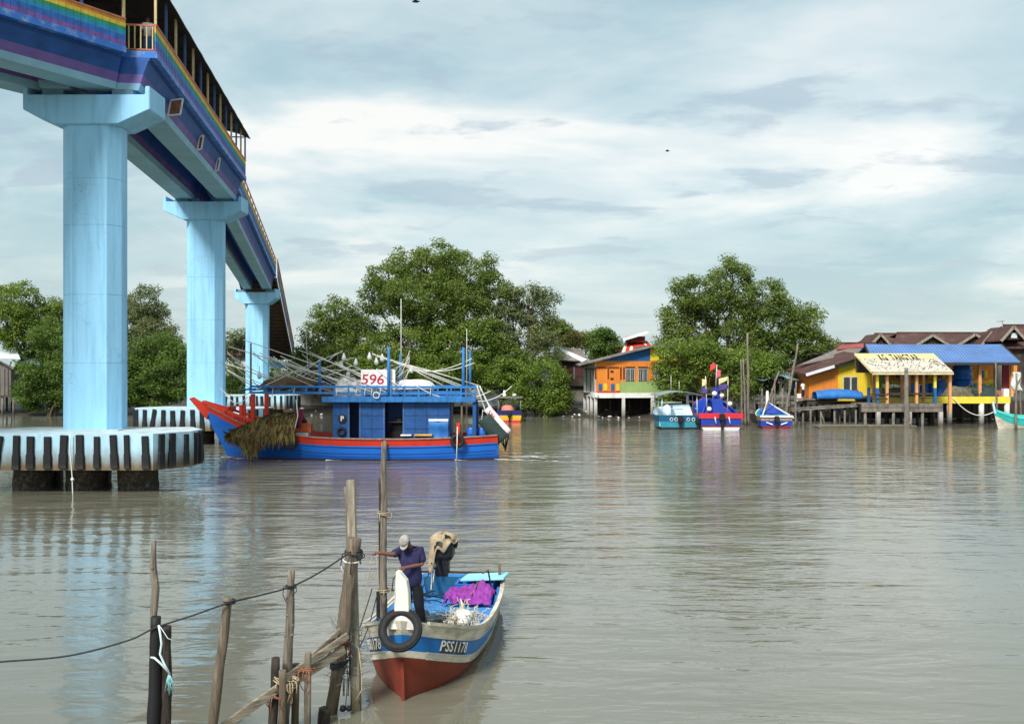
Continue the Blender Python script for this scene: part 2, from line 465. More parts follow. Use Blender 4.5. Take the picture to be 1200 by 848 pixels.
for (sc, det, st, rg, rot, am) in ((.55, 3, (.4, 1.25, 1), .5, 6, .14), (1.5, 3, (.4, 1.15, 1), .5, -9, .060), (4.0, 3, (.45, 1.1, 1), .55, 12, .018)):
    w = wv(sc, det, st, rg, rot)
    mu = nd(nt, 'ShaderNodeMath', operation='MULTIPLY'); nt.links.new(w, mu.inputs[0]); mu.inputs[1].default_value = am
    if h is None: h = mu.outputs[0]
    else:
        ad = nd(nt, 'ShaderNodeMath', operation='ADD'); nt.links.new(h, ad.inputs[0]); nt.links.new(mu.outputs[0], ad.inputs[1]); h = ad.outputs[0]
hm = nd(nt, 'ShaderNodeMath', operation='MULTIPLY'); nt.links.new(h, hm.inputs[0]); nt.links.new(amp.outputs[0], hm.inputs[1])
bp = nd(nt, 'ShaderNodeBump'); bp.inputs['Strength'].default_value = 1.0; bp.inputs['Distance'].default_value = 1.0
nt.links.new(hm.outputs[0], bp.inputs['Height']); nt.links.new(bp.outputs[0], b.inputs['Normal'])
mb = MB(); mb.add([(-3000, -60, 0), (3000, -60, 0), (3000, 119, 0), (-3000, 119, 0)], [(0, 1, 2, 3)])
mb.build('river_water', m_water, kind='structure')

# ------------------------------------------------------------------ trees
LEAFM = {
    'olive': LEAF('leaves_olive', (.060, .100, .020), (.220, .290, .065)),
    'bright': LEAF('leaves_bright', (.065, .115, .016), (.240, .330, .060)),
    'deep': LEAF('leaves_deep', (.042, .082, .016), (.155, .245, .048)),
    'grey': LEAF('leaves_grey', (.085, .108, .050), (.240, .275, .125)),
    'yellow': LEAF('leaves_yellow', (.06, .065, .016), (.17, .16, .04)),
}
m_bark = MAT('bark', (.12, .095, .07), .9, .5, 3, (1, 1, .2), .5, 20)


def leaf_mesh(P, N, size, mat, name, parent, off):
    """one small pointed leaf spray per point, as a lozenge bent along its middle"""
    n = len(P)
    r = rng.normal(size=(n, 3)); t = np.cross(N, r); t /= np.linalg.norm(t, axis=1)[:, None] + 1e-9
    bt = np.cross(N, t)
    L = size * rng.uniform(.6, 1.35, n)[:, None]; Wd = L * rng.uniform(.38, .6, n)[:, None]
    v = np.empty((n, 4, 3)); P = P - np.array(off)
    v[:, 0] = P - t * L * .5; v[:, 1] = P + bt * Wd * .5 - N * L * .08; v[:, 2] = P + t * L * .5; v[:, 3] = P - bt * Wd * .5 - N * L * .08
    me = bpy.data.meshes.new(name); me.vertices.add(n * 4); me.vertices.foreach_set('co', v.reshape(-1))
    me.loops.add(n * 4); me.loops.foreach_set('vertex_index', np.arange(n * 4, dtype=np.int32))
    me.polygons.add(n); me.polygons.foreach_set('loop_start', np.arange(0, n * 4, 4, dtype=np.int32))
    me.update(calc_edges=True); me.materials.append(mat)
    o = bpy.data.objects.new(name, me); COL.objects.link(o); o.parent = parent
    return o


def clumps(lobes, dens, crad, per, flat=.75):
    """lobes (centre, radii) -> leaf points and normals gathered in clumps"""
    PP = []; NN = []
    for c, r in lobes:
        c = np.array(c); r = np.array(r)
        area = 4 * math.pi * ((r[0] * r[1]) ** 1.6 / 3 + (r[0] * r[2]) ** 1.6 / 3 + (r[1] * r[2]) ** 1.6 / 3) ** (1 / 1.6)
        k = max(5, int(area * dens))
        d = rng.normal(size=(k, 3)); d /= np.linalg.norm(d, axis=1)[:, None]
        rad = rng.uniform(.45, 1.0, k) ** .55 * (1 + .18 * np.sin(d[:, 0] * 5 + d[:, 2] * 4 + c[0]))
        cc = c + d * r * rad[:, None]
        for q in range(k):
            cr = crad * rng.uniform(.55, 1.3); m = int(per * rng.uniform(.6, 1.3) * (cr / crad) ** 1.5)
            dd = rng.normal(size=(m, 3)); dl = np.linalg.norm(dd, axis=1)[:, None]; dd /= dl
            rr = rng.uniform(.15, 1, m) ** .6
            p = cc[q] + dd * (cr * rr)[:, None] * np.array([1.15, 1.15, flat])
            nn = dd * .8 + rng.normal(size=(m, 3)) * .45 + np.array([0, 0, .55]); nn /= np.linalg.norm(nn, axis=1)[:, None]
            PP.append(p); NN.append(nn)
    return np.concatenate(PP), np.concatenate(NN)


def tree(name, label, lobes, Y, base_px, mat, trunks=3, dens=.85, crad=.9, per=95, size=.29, group=None, dy=.8, cat='tree'):
    """lobes in photo pixels (x, y, half width, half height[, dY])"""
    s = F / Y
    bx = W(base_px, 0, Y).x
    bz = ground_z(bx, Y) - .1
    root = thing(name, label, cat, (bx, Y, bz), 0, group)
    LL = []
    for l in lobes:
        d = l[4] if len(l) > 4 else random.uniform(-1.5, 1.5)
        c = W(l[0], l[1], Y + d); LL.append((c, (l[2] / s, l[2] / s * dy, l[3] / s)))
    P, N = clumps(LL, dens, crad, per)
    keep = P[:, 2] > bz + .25
    leaf_mesh(P[keep], N[keep], size, LEAFM[mat], 'crown', root, (bx, Y, bz))
    mb = MB(); b0 = Vector((0, 0, 0))
    order = sorted(LL, key=lambda q: q[0].z)
    for i, (c, r) in enumerate(LL):
        tgt = Vector(c) - Vector((bx, Y, bz))
        st = Vector((random.uniform(-.5, .5) * trunks / 2, random.uniform(-.4, .4), 0))
        mid = Vector((st.x + tgt.x * .3 + random.uniform(-.4, .4), st.y + tgt.y * .3, tgt.z * .5))
        r0 = .16 + .10 * (i < trunks)
        pts = [Vector(p) for p in cat_rom([st, mid, tgt - Vector((0, 0, r[2] * .2)), tgt + Vector((0, 0, r[2] * .5))], 4)]
        mb.tube(pts, list(np.linspace(r0, .03, len(pts))), 7, wob=.08)
        for q in range(4):
            d = Vector((random.uniform(-1, 1) * r[0], random.uniform(-1, 1) * r[1], random.uniform(-.2, .9) * r[2]))
            mb.tube([tgt - Vector((0, 0, r[2] * .3)), tgt + d * .5 + Vector((0, 0, .1)), tgt + d * .95], [.07, .05, .015], 5)
    mb.build('trunk', m_bark, root)
    return root


G1 = 'mangrove trees along the far bank'
tree('mangrove_tree', 'tallest broad crowned mangrove behind the blue trawler', [(500, 312, 42, 26), (458, 328, 30, 24), (545, 322, 42, 30), (500, 350, 62, 28), (578, 345, 24, 22), (438, 350, 18, 22), (530, 372, 55, 30)], 116, 510, 'olive', 4, group=G1)
tree('mangrove_tree', 'rounded mangrove just right of the bridge stairs, left of the tallest tree', [(392, 372, 30, 22), (374, 398, 26, 24), (418, 392, 32, 26), (400, 420, 45, 24), (362, 428, 22, 18)], 118, 395, 'olive', group=G1)
tree('mangrove_tree', 'greyish loose mangrove at the right shoulder of the tallest tree', [(620, 358, 28, 22), (602, 385, 34, 26), (640, 385, 14, 20), (625, 410, 34, 26)], 115, 612, 'grey', dens=.85, group=G1)
tree('mangrove_tree', 'bright green low spreading mangrove under the tallest tree, behind the trawler masts', [(480, 402, 48, 26), (545, 400, 48, 30), (592, 425, 34, 26), (450, 432, 42, 22), (515, 432, 56, 22), (570, 445, 40, 20)], 113, 520, 'bright', group=G1)
tree('mangrove_bush', 'rounded dark green bush overhanging the water beside the small navy boat', [(632, 448, 30, 28), (642, 472, 28, 14), (612, 468, 18, 18), (655, 455, 14, 18), (600, 440, 18, 20)], 108.5, 630, 'bright', 2, dens=1.1, group=G1, cat='bush')
tree('mangrove_tree', 'tall tree at the left edge of the picture above the old shed', [(14, 352, 30, 22), (8, 378, 26, 22), (45, 372, 22, 24), (30, 395, 34, 22), (66, 368, 14, 20)], 118, 25, 'bright', group=G1)
tree('mangrove_tree', 'dense tree filling the gap just left of the nearest pier', [(70, 375, 22, 22), (84, 400, 26, 26), (60, 410, 24, 24), (100, 385, 20, 24)], 121, 75, 'olive', group=G1)
tree('mangrove_bush', 'leafy bush between the old shed and the nearest bridge pier', [(62, 398, 26, 24), (48, 440, 30, 24), (52, 465, 34, 16), (88, 420, 24, 30), (92, 455, 26, 24)], 109.5, 62, 'deep', 3, dens=1.1, group=G1, cat='bush')
tree('mangrove_tree', 'tall greyish tree showing between the two nearest piers', [(165, 362, 26, 26), (182, 378, 20, 24), (150, 385, 26, 28), (170, 400, 36, 24)], 126, 165, 'grey', dens=.9, group=G1)
tree('mangrove_bush', 'dense green bush between the two nearest piers below the greyish tree', [(188, 415, 28, 24), (200, 445, 30, 26), (165, 440, 30, 28), (175, 462, 40, 18), (212, 420, 18, 20), (140, 455, 24, 22)], 110.5, 180, 'deep', 3, dens=1.1, group=G1, cat='bush')
tree('small_tree', 'small pale tree far behind, right of the second pier', [(275, 396, 13, 10), (268, 408, 14, 10), (286, 405, 12, 12)], 128, 275, 'grey', 1, group='trees behind the village')
tree('mangrove_bush', 'dark bush at the waterside between the second and third piers', [(272, 440, 16, 16), (280, 462, 14, 12), (255, 455, 16, 16), (290, 440, 10, 14)], 113, 272, 'deep', 1, group=G1, cat='bush')
tree('mangrove_tree', 'large mangrove with an uneven crown between the two rows of houses', [(858, 326, 26, 22), (820, 345, 26, 22), (842, 360, 38, 26), (892, 352, 30, 22), (905, 378, 36, 26), (940, 378, 24, 24), (940, 402, 28, 18), (968, 402, 12, 8), (800, 372, 26, 22), (792, 342, 8, 16), (800, 400, 32, 26), (860, 400, 46, 26), (905, 412, 38, 18)], 110, 850, 'olive', 4, group=G1)
tree('mangrove_tree', 'bright green lower foliage beside the orange house, overhanging the moored boats', [(800, 430, 26, 22), (788, 460, 16, 20), (792, 412, 22, 12), (776, 438, 9, 16), (822, 412, 24, 12), (812, 448, 18, 14), (835, 425, 34, 18), (880, 428, 40, 18), (895, 448, 22, 14), (868, 450, 22, 16), (778, 478, 10, 12)], 102.5, 830, 'bright', 3, group=G1)
tree('round_tree', 'dark round clipped looking tree behind the orange house', [(711, 402, 18, 15), (712, 415, 19, 13), (706, 395, 11, 10)], 124, 711, 'deep', 1, dens=1.5, group='trees behind the village')
tree('small_tree', 'yellowish tree behind the weathered grey roof', [(678, 397, 13, 9), (664, 400, 12, 9), (690, 405, 9, 8)], 150, 678, 'yellow', 1, group='trees behind the village')
tree('small_tree', 'grey green tree on the far right of the yellowish tree', [(698, 396, 12, 8), (690, 400, 10, 8)], 190, 696, 'grey', 1, crad=1.2, size=.5, group='trees behind the village')
tree('small_tree', 'hilltop tree rising behind the loose grey mangrove', [(650, 388, 16, 12), (668, 396, 12, 10), (638, 394, 16, 14)], 200, 652, 'olive', 1, crad=1.3, size=.55, group='trees behind the village')
# far wood behind the village: one mass
root = None
LL = []
for i in range(70):
    x = -150 + 300 * i / 69 + random.uniform(-2, 2); y = random.uniform(165, 185)
    hgt = random.uniform(5.5, 8.0)
    LL.append(((x, y, hgt * .5 + 1.2), (random.uniform(3, 5), 3, hgt * .55)))
P, N = clumps(LL, .22, 1.5, 26)
wood = leaf_mesh(P, N, .75, LEAFM['deep'], 'distant_wood', None, (0, 0, 0))
tag(wood, 'dark line of far off woodland behind the village', 'woodland', None, 'stuff')
# ------------------------------------------------------------------ footbridge
def octo(cx, cy, hx, hy, ch, cv, z):
    return [(cx - hx + ch, cy - hy, z), (cx + hx - ch, cy - hy, z), (cx + hx, cy - hy + cv, z), (cx + hx, cy + hy - cv, z),
            (cx + hx - ch, cy + hy, z), (cx - hx + ch, cy + hy, z), (cx - hx, cy + hy - cv, z), (cx - hx, cy - hy + cv, z)]


def pier(label, x, y, top, joints, hw=1.27, hs=1.0):
    rt = thing('bridge_pier', label, 'bridge pier', (x, y, 0), 0, 'cyan piers of the footbridge')
    # pile cap
    mb = MB(); z0, z1 = .97, 2.46
    mb.loft([octo(0, -.55, 4.62, 2.45, 1.0, 1.75, z0), octo(0, -.55, 4.62, 2.45, 1.0, 1.75, z1)], 0, False, False)
    o = len(mb.v); mb.add(octo(0, -.55, 4.62, 2.45, 1.0, 1.75, z0), [tuple(reversed(range(8)))], 0)
    mb.add(octo(0, -.55, 4.62, 2.45, 1.0, 1.75, z1), [tuple(range(8))], 1)
    cap = mb.build('pile_cap', [m_cyan_cap, m_capTop], rt)
    # fenders round the cap
    loop = octo(0, -.55, 4.62, 2.45, 1.0, 1.75, 0); first = None; rr = random.Random(int(x * 10))
    for i in range(8):
        a = Vector(loop[i]); b2 = Vector(loop[(i + 1) % 8]); L = (b2 - a).length; n = max(2, round(L / .64))
        d = (b2 - a).normalized(); nrm = Vector((d.y, -d.x, 0))
        for k in range(n):
            p = a + d * (L * (k + .5) / n + rr.uniform(-.07, .07)) + nrm * .05
            if first is None:
                fb = MB()
                fb.loft([[(-.13 * w, -.07, z), (.13 * w, -.07, z), (.15 * w, .05, z), (-.15 * w, .05, z)] for z, w in ((-.70, 1.12), (-.12, 1.1), (-.05, .92), (.71, .92))], 0, False)
                fe = fb.build('fender', m_rubber, cap, bev=.012); first = fe
            else:
                fe = first.copy(); COL.objects.link(fe)
            fe.location = p + Vector((0, 0, (z0 + z1) / 2 + rr.uniform(-.03, .02)))
            tilt = rr.uniform(-.055, .055)
            if i == 0 and k == 1: tilt = .16
            fe.rotation_euler = (rr.uniform(-.02, .02), tilt, math.atan2(d.y, d.x))
            fe.scale = (rr.uniform(.75, 1.2), 1, rr.uniform(.90, 1.02))
    for px_, py_ in ((-2.35, -.6), (-.1, -.6), (2.1, -.6), (-3.1, 1.7), (-.9, 1.7), (1.25, 1.7)):
        if True:
            pm = MB(); rings = []
            for k, z in enumerate(np.linspace(-1.2, .96, 9)):
                rings.append([((.80 + .10 * noise.noise(Vector((q * .9, z * 2, px_ + py_)))) * math.cos(q * math.pi / 14), (.98 + .07 * noise.noise(Vector((q * .9 + 9, z * 2, px_)))) * math.sin(q * math.pi / 14), z) for q in range(28)])
            pm.loft(rings, 0, True, True)
            p = pm.build('pile', m_pile, rt); p.location = (px_, py_, 0)
    # column with recessed casting joints
    cm = MB(); rings = []

    def ring(z, k): return octo(0, 0, hw + k, .82 + k, .44, .50, z)
    zs = 2.461; rings.append(ring(zs, 0))
    for j in joints:
        rings += [ring(j - .014, 0), ring(j - .008, -.012), ring(j + .008, -.012), ring(j + .014, 0)]
    rings.append(ring(top, 0))
    cm.loft(rings, 0, False, True)
    # shallow vertical formwork seams
    cm.box(-.62, -.61, -.8215, -.819, zs + 3.2, top - .4, 1)
    cm.box(-hw - .12, hw + .12, -1.0, 1.0, 2.461, 2.50, 2)
    cm.build('column', [m_cyan, m_groove, m_capTop], rt)
    # hammerhead
    hm = MB(); t0 = top + .001; pr = [(-2.72, t0 + .62), (-1.35, t0), (1.35, t0), (2.72, t0 + .62), (2.72, t0 + 1.62), (2.52, t0 + 1.62), (2.52, t0 + 1.26), (-2.52, t0 + 1.26), (-2.52, t0 + 1.62), (-2.72, t0 + 1.62)]
    hm.prism([(u * hs if abs(u) > 1.4 else u, -.95, z) for u, z in pr], (0, 1.9, 0), 0)
    hm.build('pier_head', m_cyan, rt, bev=.03)
    for sx in (-1.5, 1.5):
        bm_ = MB(); bm_.box(sx - .45, sx + .45, -.8, .8, t0 + 1.26, t0 + 1.52); bm_.build('bearing', m_groove, rt)
    return rt


P1 = Vector((-18.25, 43.0)); P2 = Vector((-21.65, 69.5)); P3 = Vector((-27.75, 107.0))
ZS = 17.12
pier('cyan pier nearest the camera, tallest, at the left', P1.x, P1.y, 15.6, (5.35, 8.3, 11.3, 13.3))
pier('cyan middle pier with its striped cap behind the trawler bow', P2.x, P2.y, 15.6, (5.6, 8.6, 11.6))
pier('cyan farthest and shortest pier beside the stairs', P3.x, P3.y, 12.3, (5.6, 8.6), 1.22, .82)
# rope hanging from the near cap
mb = MB(); pts = [(-17.93, 39.86, 2.48), (-17.95, 39.83, 1.9), (-17.9, 39.85, 1.2), (-17.84, 39.8, .75), (-17.8, 39.75, .2), (-17.75, 39.7, -.3)]
mb.tube(pts, .022, 6); mb.ball((-17.83, 39.8, .62), .075, 8)
mb.build('mooring_rope', m_rope_wh, label='short white knotted rope hanging from the striped cap of the nearest pier', cat='rope')

bridge = thing('footbridge', 'rainbow painted covered footbridge on tall cyan piers, leading down to stairs', 'footbridge', (P1.x, P1.y, 0))


def span(A, B, za, zb, roofh=4.5, endrail=False, hatches=False, stairs=False, wfac=1.0, roof=True):
    """one deck span: deck slab part with girders, parapets, posts, roof as its sub-parts"""
    A = Vector((A[0], A[1], za)); B = Vector((B[0], B[1], zb)); d = B - A; L = d.length; f = d.normalized()
    rt_ = Vector((f.y, -f.x, 0)).normalized()
    base = Vector((P1.x, P1.y, 0))

    def P(t, u, z): return A + f * t + rt_ * (u * wfac) + Vector((0, 0, z)) - base

    def bandbox(mb, u0, u1, z0, z1, mi, t0=0, t1=L, du=0):
        mb.hexa([P(t0, u0, z0), P(t0, u1, z0), P(t1, u1, z0), P(t1, u0, z0), P(t0, u0 - du, z1), P(t0, u1 + du, z1), P(t1, u1 + du, z1), P(t1, u0 - du, z1)], mi)
    sm_ = MB()
    if not stairs:
        bandbox(sm_, -2.5, 2.5, 1.30, 1.42, 2); bandbox(sm_, -2.8, 2.8, 1.42, 1.70, 0)
        bandbox(sm_, -2.72, 2.72, 1.70, 1.72, 1)
    else:
        for u in (-2.5, 2.5): bandbox(sm_, u - .12, u + .12, .95, 1.40, 1)
        n = int(L / .95)
        for k in range(n): bandbox(sm_, -2.38, 2.38, 1.12, 1.30, 1, k * L / n, k * L / n + .42)
        bandbox(sm_, -2.38, 2.38, 1.32, 1.42, 1)
    slab = sm_.build('stair_flight' if stairs else 'deck_slab', [m_blue_md, m_brownslat if stairs else m_deckgrey, m_blue_dk], bridge)
    if not stairs:
        for sg in (-1, 1):
            g_ = MB()
            secs = [(0, .62, 0), (.30, .70, 3), (.302, .70, 1), (.66, .80, 1), (.662, .80, 2), (1.30, 1.05, 2)]
            uc = sg * 1.42
            g_.hexa([P(0, uc - .60, 0), P(0, uc + .60, 0), P(L, uc + .60, 0), P(L, uc - .60, 0), P(0, uc - .69, .30), P(0, uc + .69, .30), P(L, uc + .69, .30), P(L, uc - .69, .30)], 0)
            g_.hexa([P(0, uc - .69, .301), P(0, uc + .69, .301), P(L, uc + .69, .301), P(L, uc - .69, .301), P(0, uc - .80, .68), P(0, uc + .80, .68), P(L, uc + .80, .68), P(L, uc - .80, .68)], 1)
            g_.hexa([P(0, uc - .80, .681), P(0, uc + .80, .681), P(L, uc + .80, .681), P(L, uc - .80, .681), P(0, uc - 1.02, 1.30), P(0, uc + 1.02, 1.30), P(L, uc + 1.02, 1.30), P(L, uc - 1.02, 1.30)], 2)
            g_.build('girder', [m_soffit, m_purple, m_blue_dk], slab)
    for sg in (-1, 1):
        pb = MB(); u = 2.72 * sg
        zz_ = [1.72, 1.92, 2.16, 2.36, 2.52, 2.68, 2.82]
        cols = [0, 1, 2, 3, 4, 5]
        if stairs:
            bandbox(pb, u - .02, u + .02, 1.40, 2.80, 1)
            for q in range(int(L / 2.6)):     # painted panels on the stair side
                t0 = q * 2.6
                for k in range(6): bandbox(pb, u - .03, u + .03, zz_[k] - (.35 if k == 0 else 0), zz_[k + 1], (k + q * 2) % 6 if q % 2 else cols[k], t0, min(L, t0 + 2.6))
        else:
            for k in range(6): bandbox(pb, u - .03, u + .03, zz_[k], zz_[k + 1], cols[k])
        # thin vertical ribs that catch the light on the painted sheet
        n = int(L / .32)
        for k in range(n):
            t = (k + .5) * L / n
            for q in range(6): bandbox(pb, u - .042, u + .042, zz_[q] + .004, zz_[q + 1] - .002, cols[q], t - .02, t + .02)
        pb.build('parapet', m_rb, slab)
        rb_ = MB(); bandbox(rb_, u - .06, u + .06, 2.824, 2.90, 0); rb_.build('handrail', m_rail_red, slab)
        n = max(3, int(L / 2.0))
        for k in range(n + 1):
            t = min(L - .08, max(.08, k * L / n)); po = MB(); w = .05
            bandbox(po, u - w, u + w, 2.902, roofh + .1, 0, t - w, t + w)
            po.build('post', (m_cream if k % 2 == 0 else m_postblue) if roof else m_rust, slab)
    if not roof:
        for sg in (-1, 1):
            ur = MB(); bandbox(ur, sg * 2.72 - .05, sg * 2.72 + .05, roofh + .1, roofh + .2, 0); ur.build('upper_rail', m_rail_red, slab)
        return slab
    rf = MB(); prof = [(-3.05, roofh - .05), (-2.2, roofh + .32), (-1.1, roofh + .58), (0, roofh + .66), (1.1, roofh + .58), (2.2, roofh + .32), (3.05, roofh - .05)]
    nseg = max(2, int(L / 1.0)); rings = []
    for k in range(nseg + 1):
        t = -.25 + (L + .5) * k / nseg; j = .02 * math.sin(k * 2.3)
        rings.append([P(t, u, z + .05 + j) for u, z in prof] + [P(t, u, z + j) for u, z in reversed(prof)])
    rf.loft(rings, 0, False, True); rf.build('roof', m_roofdark, slab)
    tr = MB()
    for k in range(int(L / 2) + 1):
        t = k * L / int(L / 2); bandbox(tr, -2.7, 2.7, roofh - .02, roofh + .05, 0, t - .04, t + .04)
    tr.build('roof_tie', m_roofdark, slab)
    if endrail:
        er = MB(); bandbox(er, -2.66, 2.66, 2.80, 2.88, 0, .04, .10); bandbox(er, -2.66, 2.66, 1.76, 1.82, 0, .04, .10)
        for k in range(22):
            u = -2.6 + 5.2 * k / 21; bandbox(er, u - .025, u + .025, 1.82, 2.80, 1, .05, .09)
        er.build('end_railing', [m_rail_red, m_cream], slab)
    if hatches:
        for t, w in ((5.0, .75), (12.4, .28), (18.2, .22)):
            hb = MB(); q = P(t, 2.33, .55)
            a = [P(t, 2.2, .22), P(t + .06, 2.2, .22), P(t + .06, 2.2 + w * .75, .30), P(t, 2.2 + w * .75, .30), P(t, 2.32, .95), P(t + .06, 2.32, .95), P(t + .06, 2.32 + w * .75, 1.05), P(t, 2.32 + w * .75, 1.05)]
            hb.hexa(a, 0)
            for i0, i1 in ((0, 3), (3, 7), (7, 4), (4, 0)): hb.bar(a[i0], a[i1], .07, .07, 1)
            hb.build('side_board', [m_rust, m_white], slab)
    return slab


d23 = (P3 - P2).normalized(); d12 = (P2 - P1).normalized(); d1 = Vector((math.sin(R(35)), math.cos(R(35))))
E1 = P1 + Vector((-.45, .35))
span(E1 - d1 * 36, E1, ZS + .35, ZS, hatches=False)
span(P1 - d12 * .9, P2 - d12 * .25, ZS, ZS - .05, endrail=True, hatches=True)
span(P2 + d23 * .25, P3 - d23 * .2, ZS - .15, 13.85, roofh=3.25, wfac=.72, roof=False)
span(P3 + d23 * .1, (-30.6, 128), 13.85, 5.2, roofh=3.25, stairs=True, wfac=.78, roof=False)
mb = MB()
for u in (-1.9, 1.9): mb.box(-30.4 + u - .35, -30.4 + u + .35, 126.4, 127.2, ground_z(-30, 127) - .5, 6.35)
mb.box(-33, -27.8, 126.2, 127.4, 5.4, 6.2)
mb.build('stair_trestle', m_cyan, bridge, world=True)
# ------------------------------------------------------------------ hull tool (local +X = bow, z = 0 at the water)
class Hull:
    def __init__(s, st, bow, bands, sub=5, flare=.75, keel=-.35):
        """st: (x, half beam at sheer, half beam at water, sheer z) stern to bow; bow: [(z, x)] stem profile from keel up to the sheer;
        bands: depths below the sheer where the paint changes"""
        s.S = cat_rom(st, sub); s.bow = bow; s.bands = bands; s.flare = flare; s.keel = keel
        s.xs = [q[0] for q in s.S]

    def stem(s, z): return float(np.interp(z, [b[0] for b in s.bow], [b[1] for b in s.bow]))

    def rows(s, zs):
        r = [zs - d for d in s.bands]
        r = [max(v, .10 - .001 * i) for i, v in enumerate(r)]
        return r + [.05, s.keel]

    def rake(s, x, z):
        xb = s.bow[-1][1]; t = (x - s.xs[0]) / (xb - s.xs[0]); t = min(1, max(0, (t - .6) / .4)); t = t * t * (3 - 2 * t)
        return (s.stem(z) - xb) * t

    def half(s, q, z):
        x, b, bw, zs = q
        if z <= 0: return bw * (1 - .55 * min(1, z / s.keel))
        t = min(1, z / zs); return bw + (b - bw) * t ** s.flare

    def pt(s, x, d, side, out=0):
        """point on the side: x along the hull, d below the sheer"""
        x = min(max(x, s.xs[0]), s.xs[-1]); i = min(len(s.S) - 2, max(0, int(np.searchsorted(s.xs, x)) - 1))
        t = (x - s.xs[i]) / max(1e-6, s.xs[i + 1] - s.xs[i]); q = s.S[i] * (1 - t) + s.S[i + 1] * t
        z = q[3] - d; return Vector((x + s.rake(x, z), side * (s.half(q, z) + out), z))

    def sheer(s, x): return s.pt(x, 0, 1)

    def mesh(s, mis, th=.06, floor=.3, mi_in=4, mi_cap=0, ends=True):
        """mis: material index per row band (len(bands)+1 incl. bottom), transom shares them"""
        mb = MB(); S = s.S; nr = len(s.bands) + 2
        for side in (1, -1):
            o = len(mb.v)
            for q in S:
                for z in s.rows(q[3]): mb.v.append((q[0] + s.rake(q[0], z), side * s.half(q, z), z))
            zb = s.bow[-1][0]
            for z in s.rows(zb): mb.v.append((s.stem(z), 0, z))
            n = len(S) + 1
            for i in range(n - 1):
                for j in range(nr - 1):
                    a = o + i * nr + j; mb.f.append((a, a + nr, a + nr + 1, a + 1)); mb.m.append(mis[j]); mb.sm.append(True)
        # transom
        q = S[0]; rr = s.rows(q[3]); o = len(mb.v)
        for z in rr: mb.v += [(q[0], s.half(q, z), z), (q[0], -s.half(q, z), z)]
        for j in range(nr - 1):
            a = o + 2 * j; mb.f.append((a, a + 1, a + 3, a + 2)); mb.m.append(mis[j]); mb.sm.append(False)
        # inside: gunwale cap, inner skin, floor
        fl = floor if callable(floor) else (lambda x: floor)
        for side in (1, -1):
            o = len(mb.v)
            for k, q in enumerate(S):
                b = s.half(q, q[3]); xi = q[0] + (th if k == 0 else 0); bi = max(.01, b - th)
                zf = min(fl(q[0]), q[3] - .02); bf = max(.005, min(bi, s.half(q, zf) - th))
                ro = s.rake(q[0], q[3]); rf_ = s.rake(q[0], zf)
                mb.v += [(q[0] + ro, side * b, q[3] + .001), (xi + ro, side * bi, q[3] + .001), (xi + rf_, side * bf, zf), (xi + rf_, 0, zf)]
            zb = s.bow[-1][0]; xb = s.stem(zb); zf = min(fl(xb), zb - .02)
            mb.v += [(xb, 0, zb + .001), (xb - th * 1.5, 0, zb + .001), (s.stem(zf) - th * 3, 0, zf), (s.stem(zf) - th * 3, 0, zf)]
            for i in range(len(S)):
                for j in range(3):
                    a = o + 4 * i + j; mb.f.append((a, a + 4, a + 5, a + 1)); mb.m.append(mi_cap if j == 0 else mi_in); mb.sm.append(j == 1)
            # transom cap and inner face
        q = S[0]; b = s.half(q, q[3]); zf = fl(q[0]); bi = b - th
        mb.add([(q[0], b, q[3] + .001), (q[0], -b, q[3] + .001), (q[0] + th, -bi, q[3] + .001), (q[0] + th, bi, q[3] + .001)], [(0, 1, 2, 3)], mi_cap)
        mb.add([(q[0] + th, bi, q[3]), (q[0] + th, -bi, q[3]), (q[0] + th, -bi, zf), (q[0] + th, bi, zf)], [(0, 1, 2, 3)], mi_in)
        return mb

    def strip(s, d0, d1, out, x0, x1, n=40, mi=0, sides=(1, -1), th=.04):
        """a raised rubbing strake following the sheer"""
        mb = MB()
        for sd_ in sides:
            rings = []
            for k in range(n + 1):
                x = x0 + (x1 - x0) * k / n
                rings.append([s.pt(x, d0, sd_, -.01), s.pt(x, d0, sd_, out), s.pt(x, d1, sd_, out), s.pt(x, d1, sd_, -.01)])
            mb.loft(rings, mi, False)
        return mb


def text_mb(body, mapf, size=1.0, depth=.004, mi=0, shear=0, mb=None, sy=1.0, gap=1.0, fat=.012):
    """lettering as thin solid: text outline triangulated and mapped with mapf(u, v, w)"""
    cu = bpy.data.curves.new('t', 'FONT'); cu.body = body; cu.size = size; cu.extrude = depth; cu.shear = shear; cu.resolution_u = 3
    cu.align_x = 'CENTER'; cu.align_y = 'CENTER'; cu.offset = fat * size; cu.space_character = gap
    ob = bpy.data.objects.new('t', cu); COL.objects.link(ob)
    dg = bpy.context.evaluated_depsgraph_get(); me = bpy.data.meshes.new_from_object(ob.evaluated_get(dg))
    mb = mb or MB()
    mb.add([mapf(v.co.x, v.co.y * sy, v.co.z) for v in me.vertices], [tuple(p.vertices) for p in me.polygons], mi)
    bpy.data.objects.remove(ob); bpy.data.curves.remove(cu); bpy.data.meshes.remove(me)
    return mb


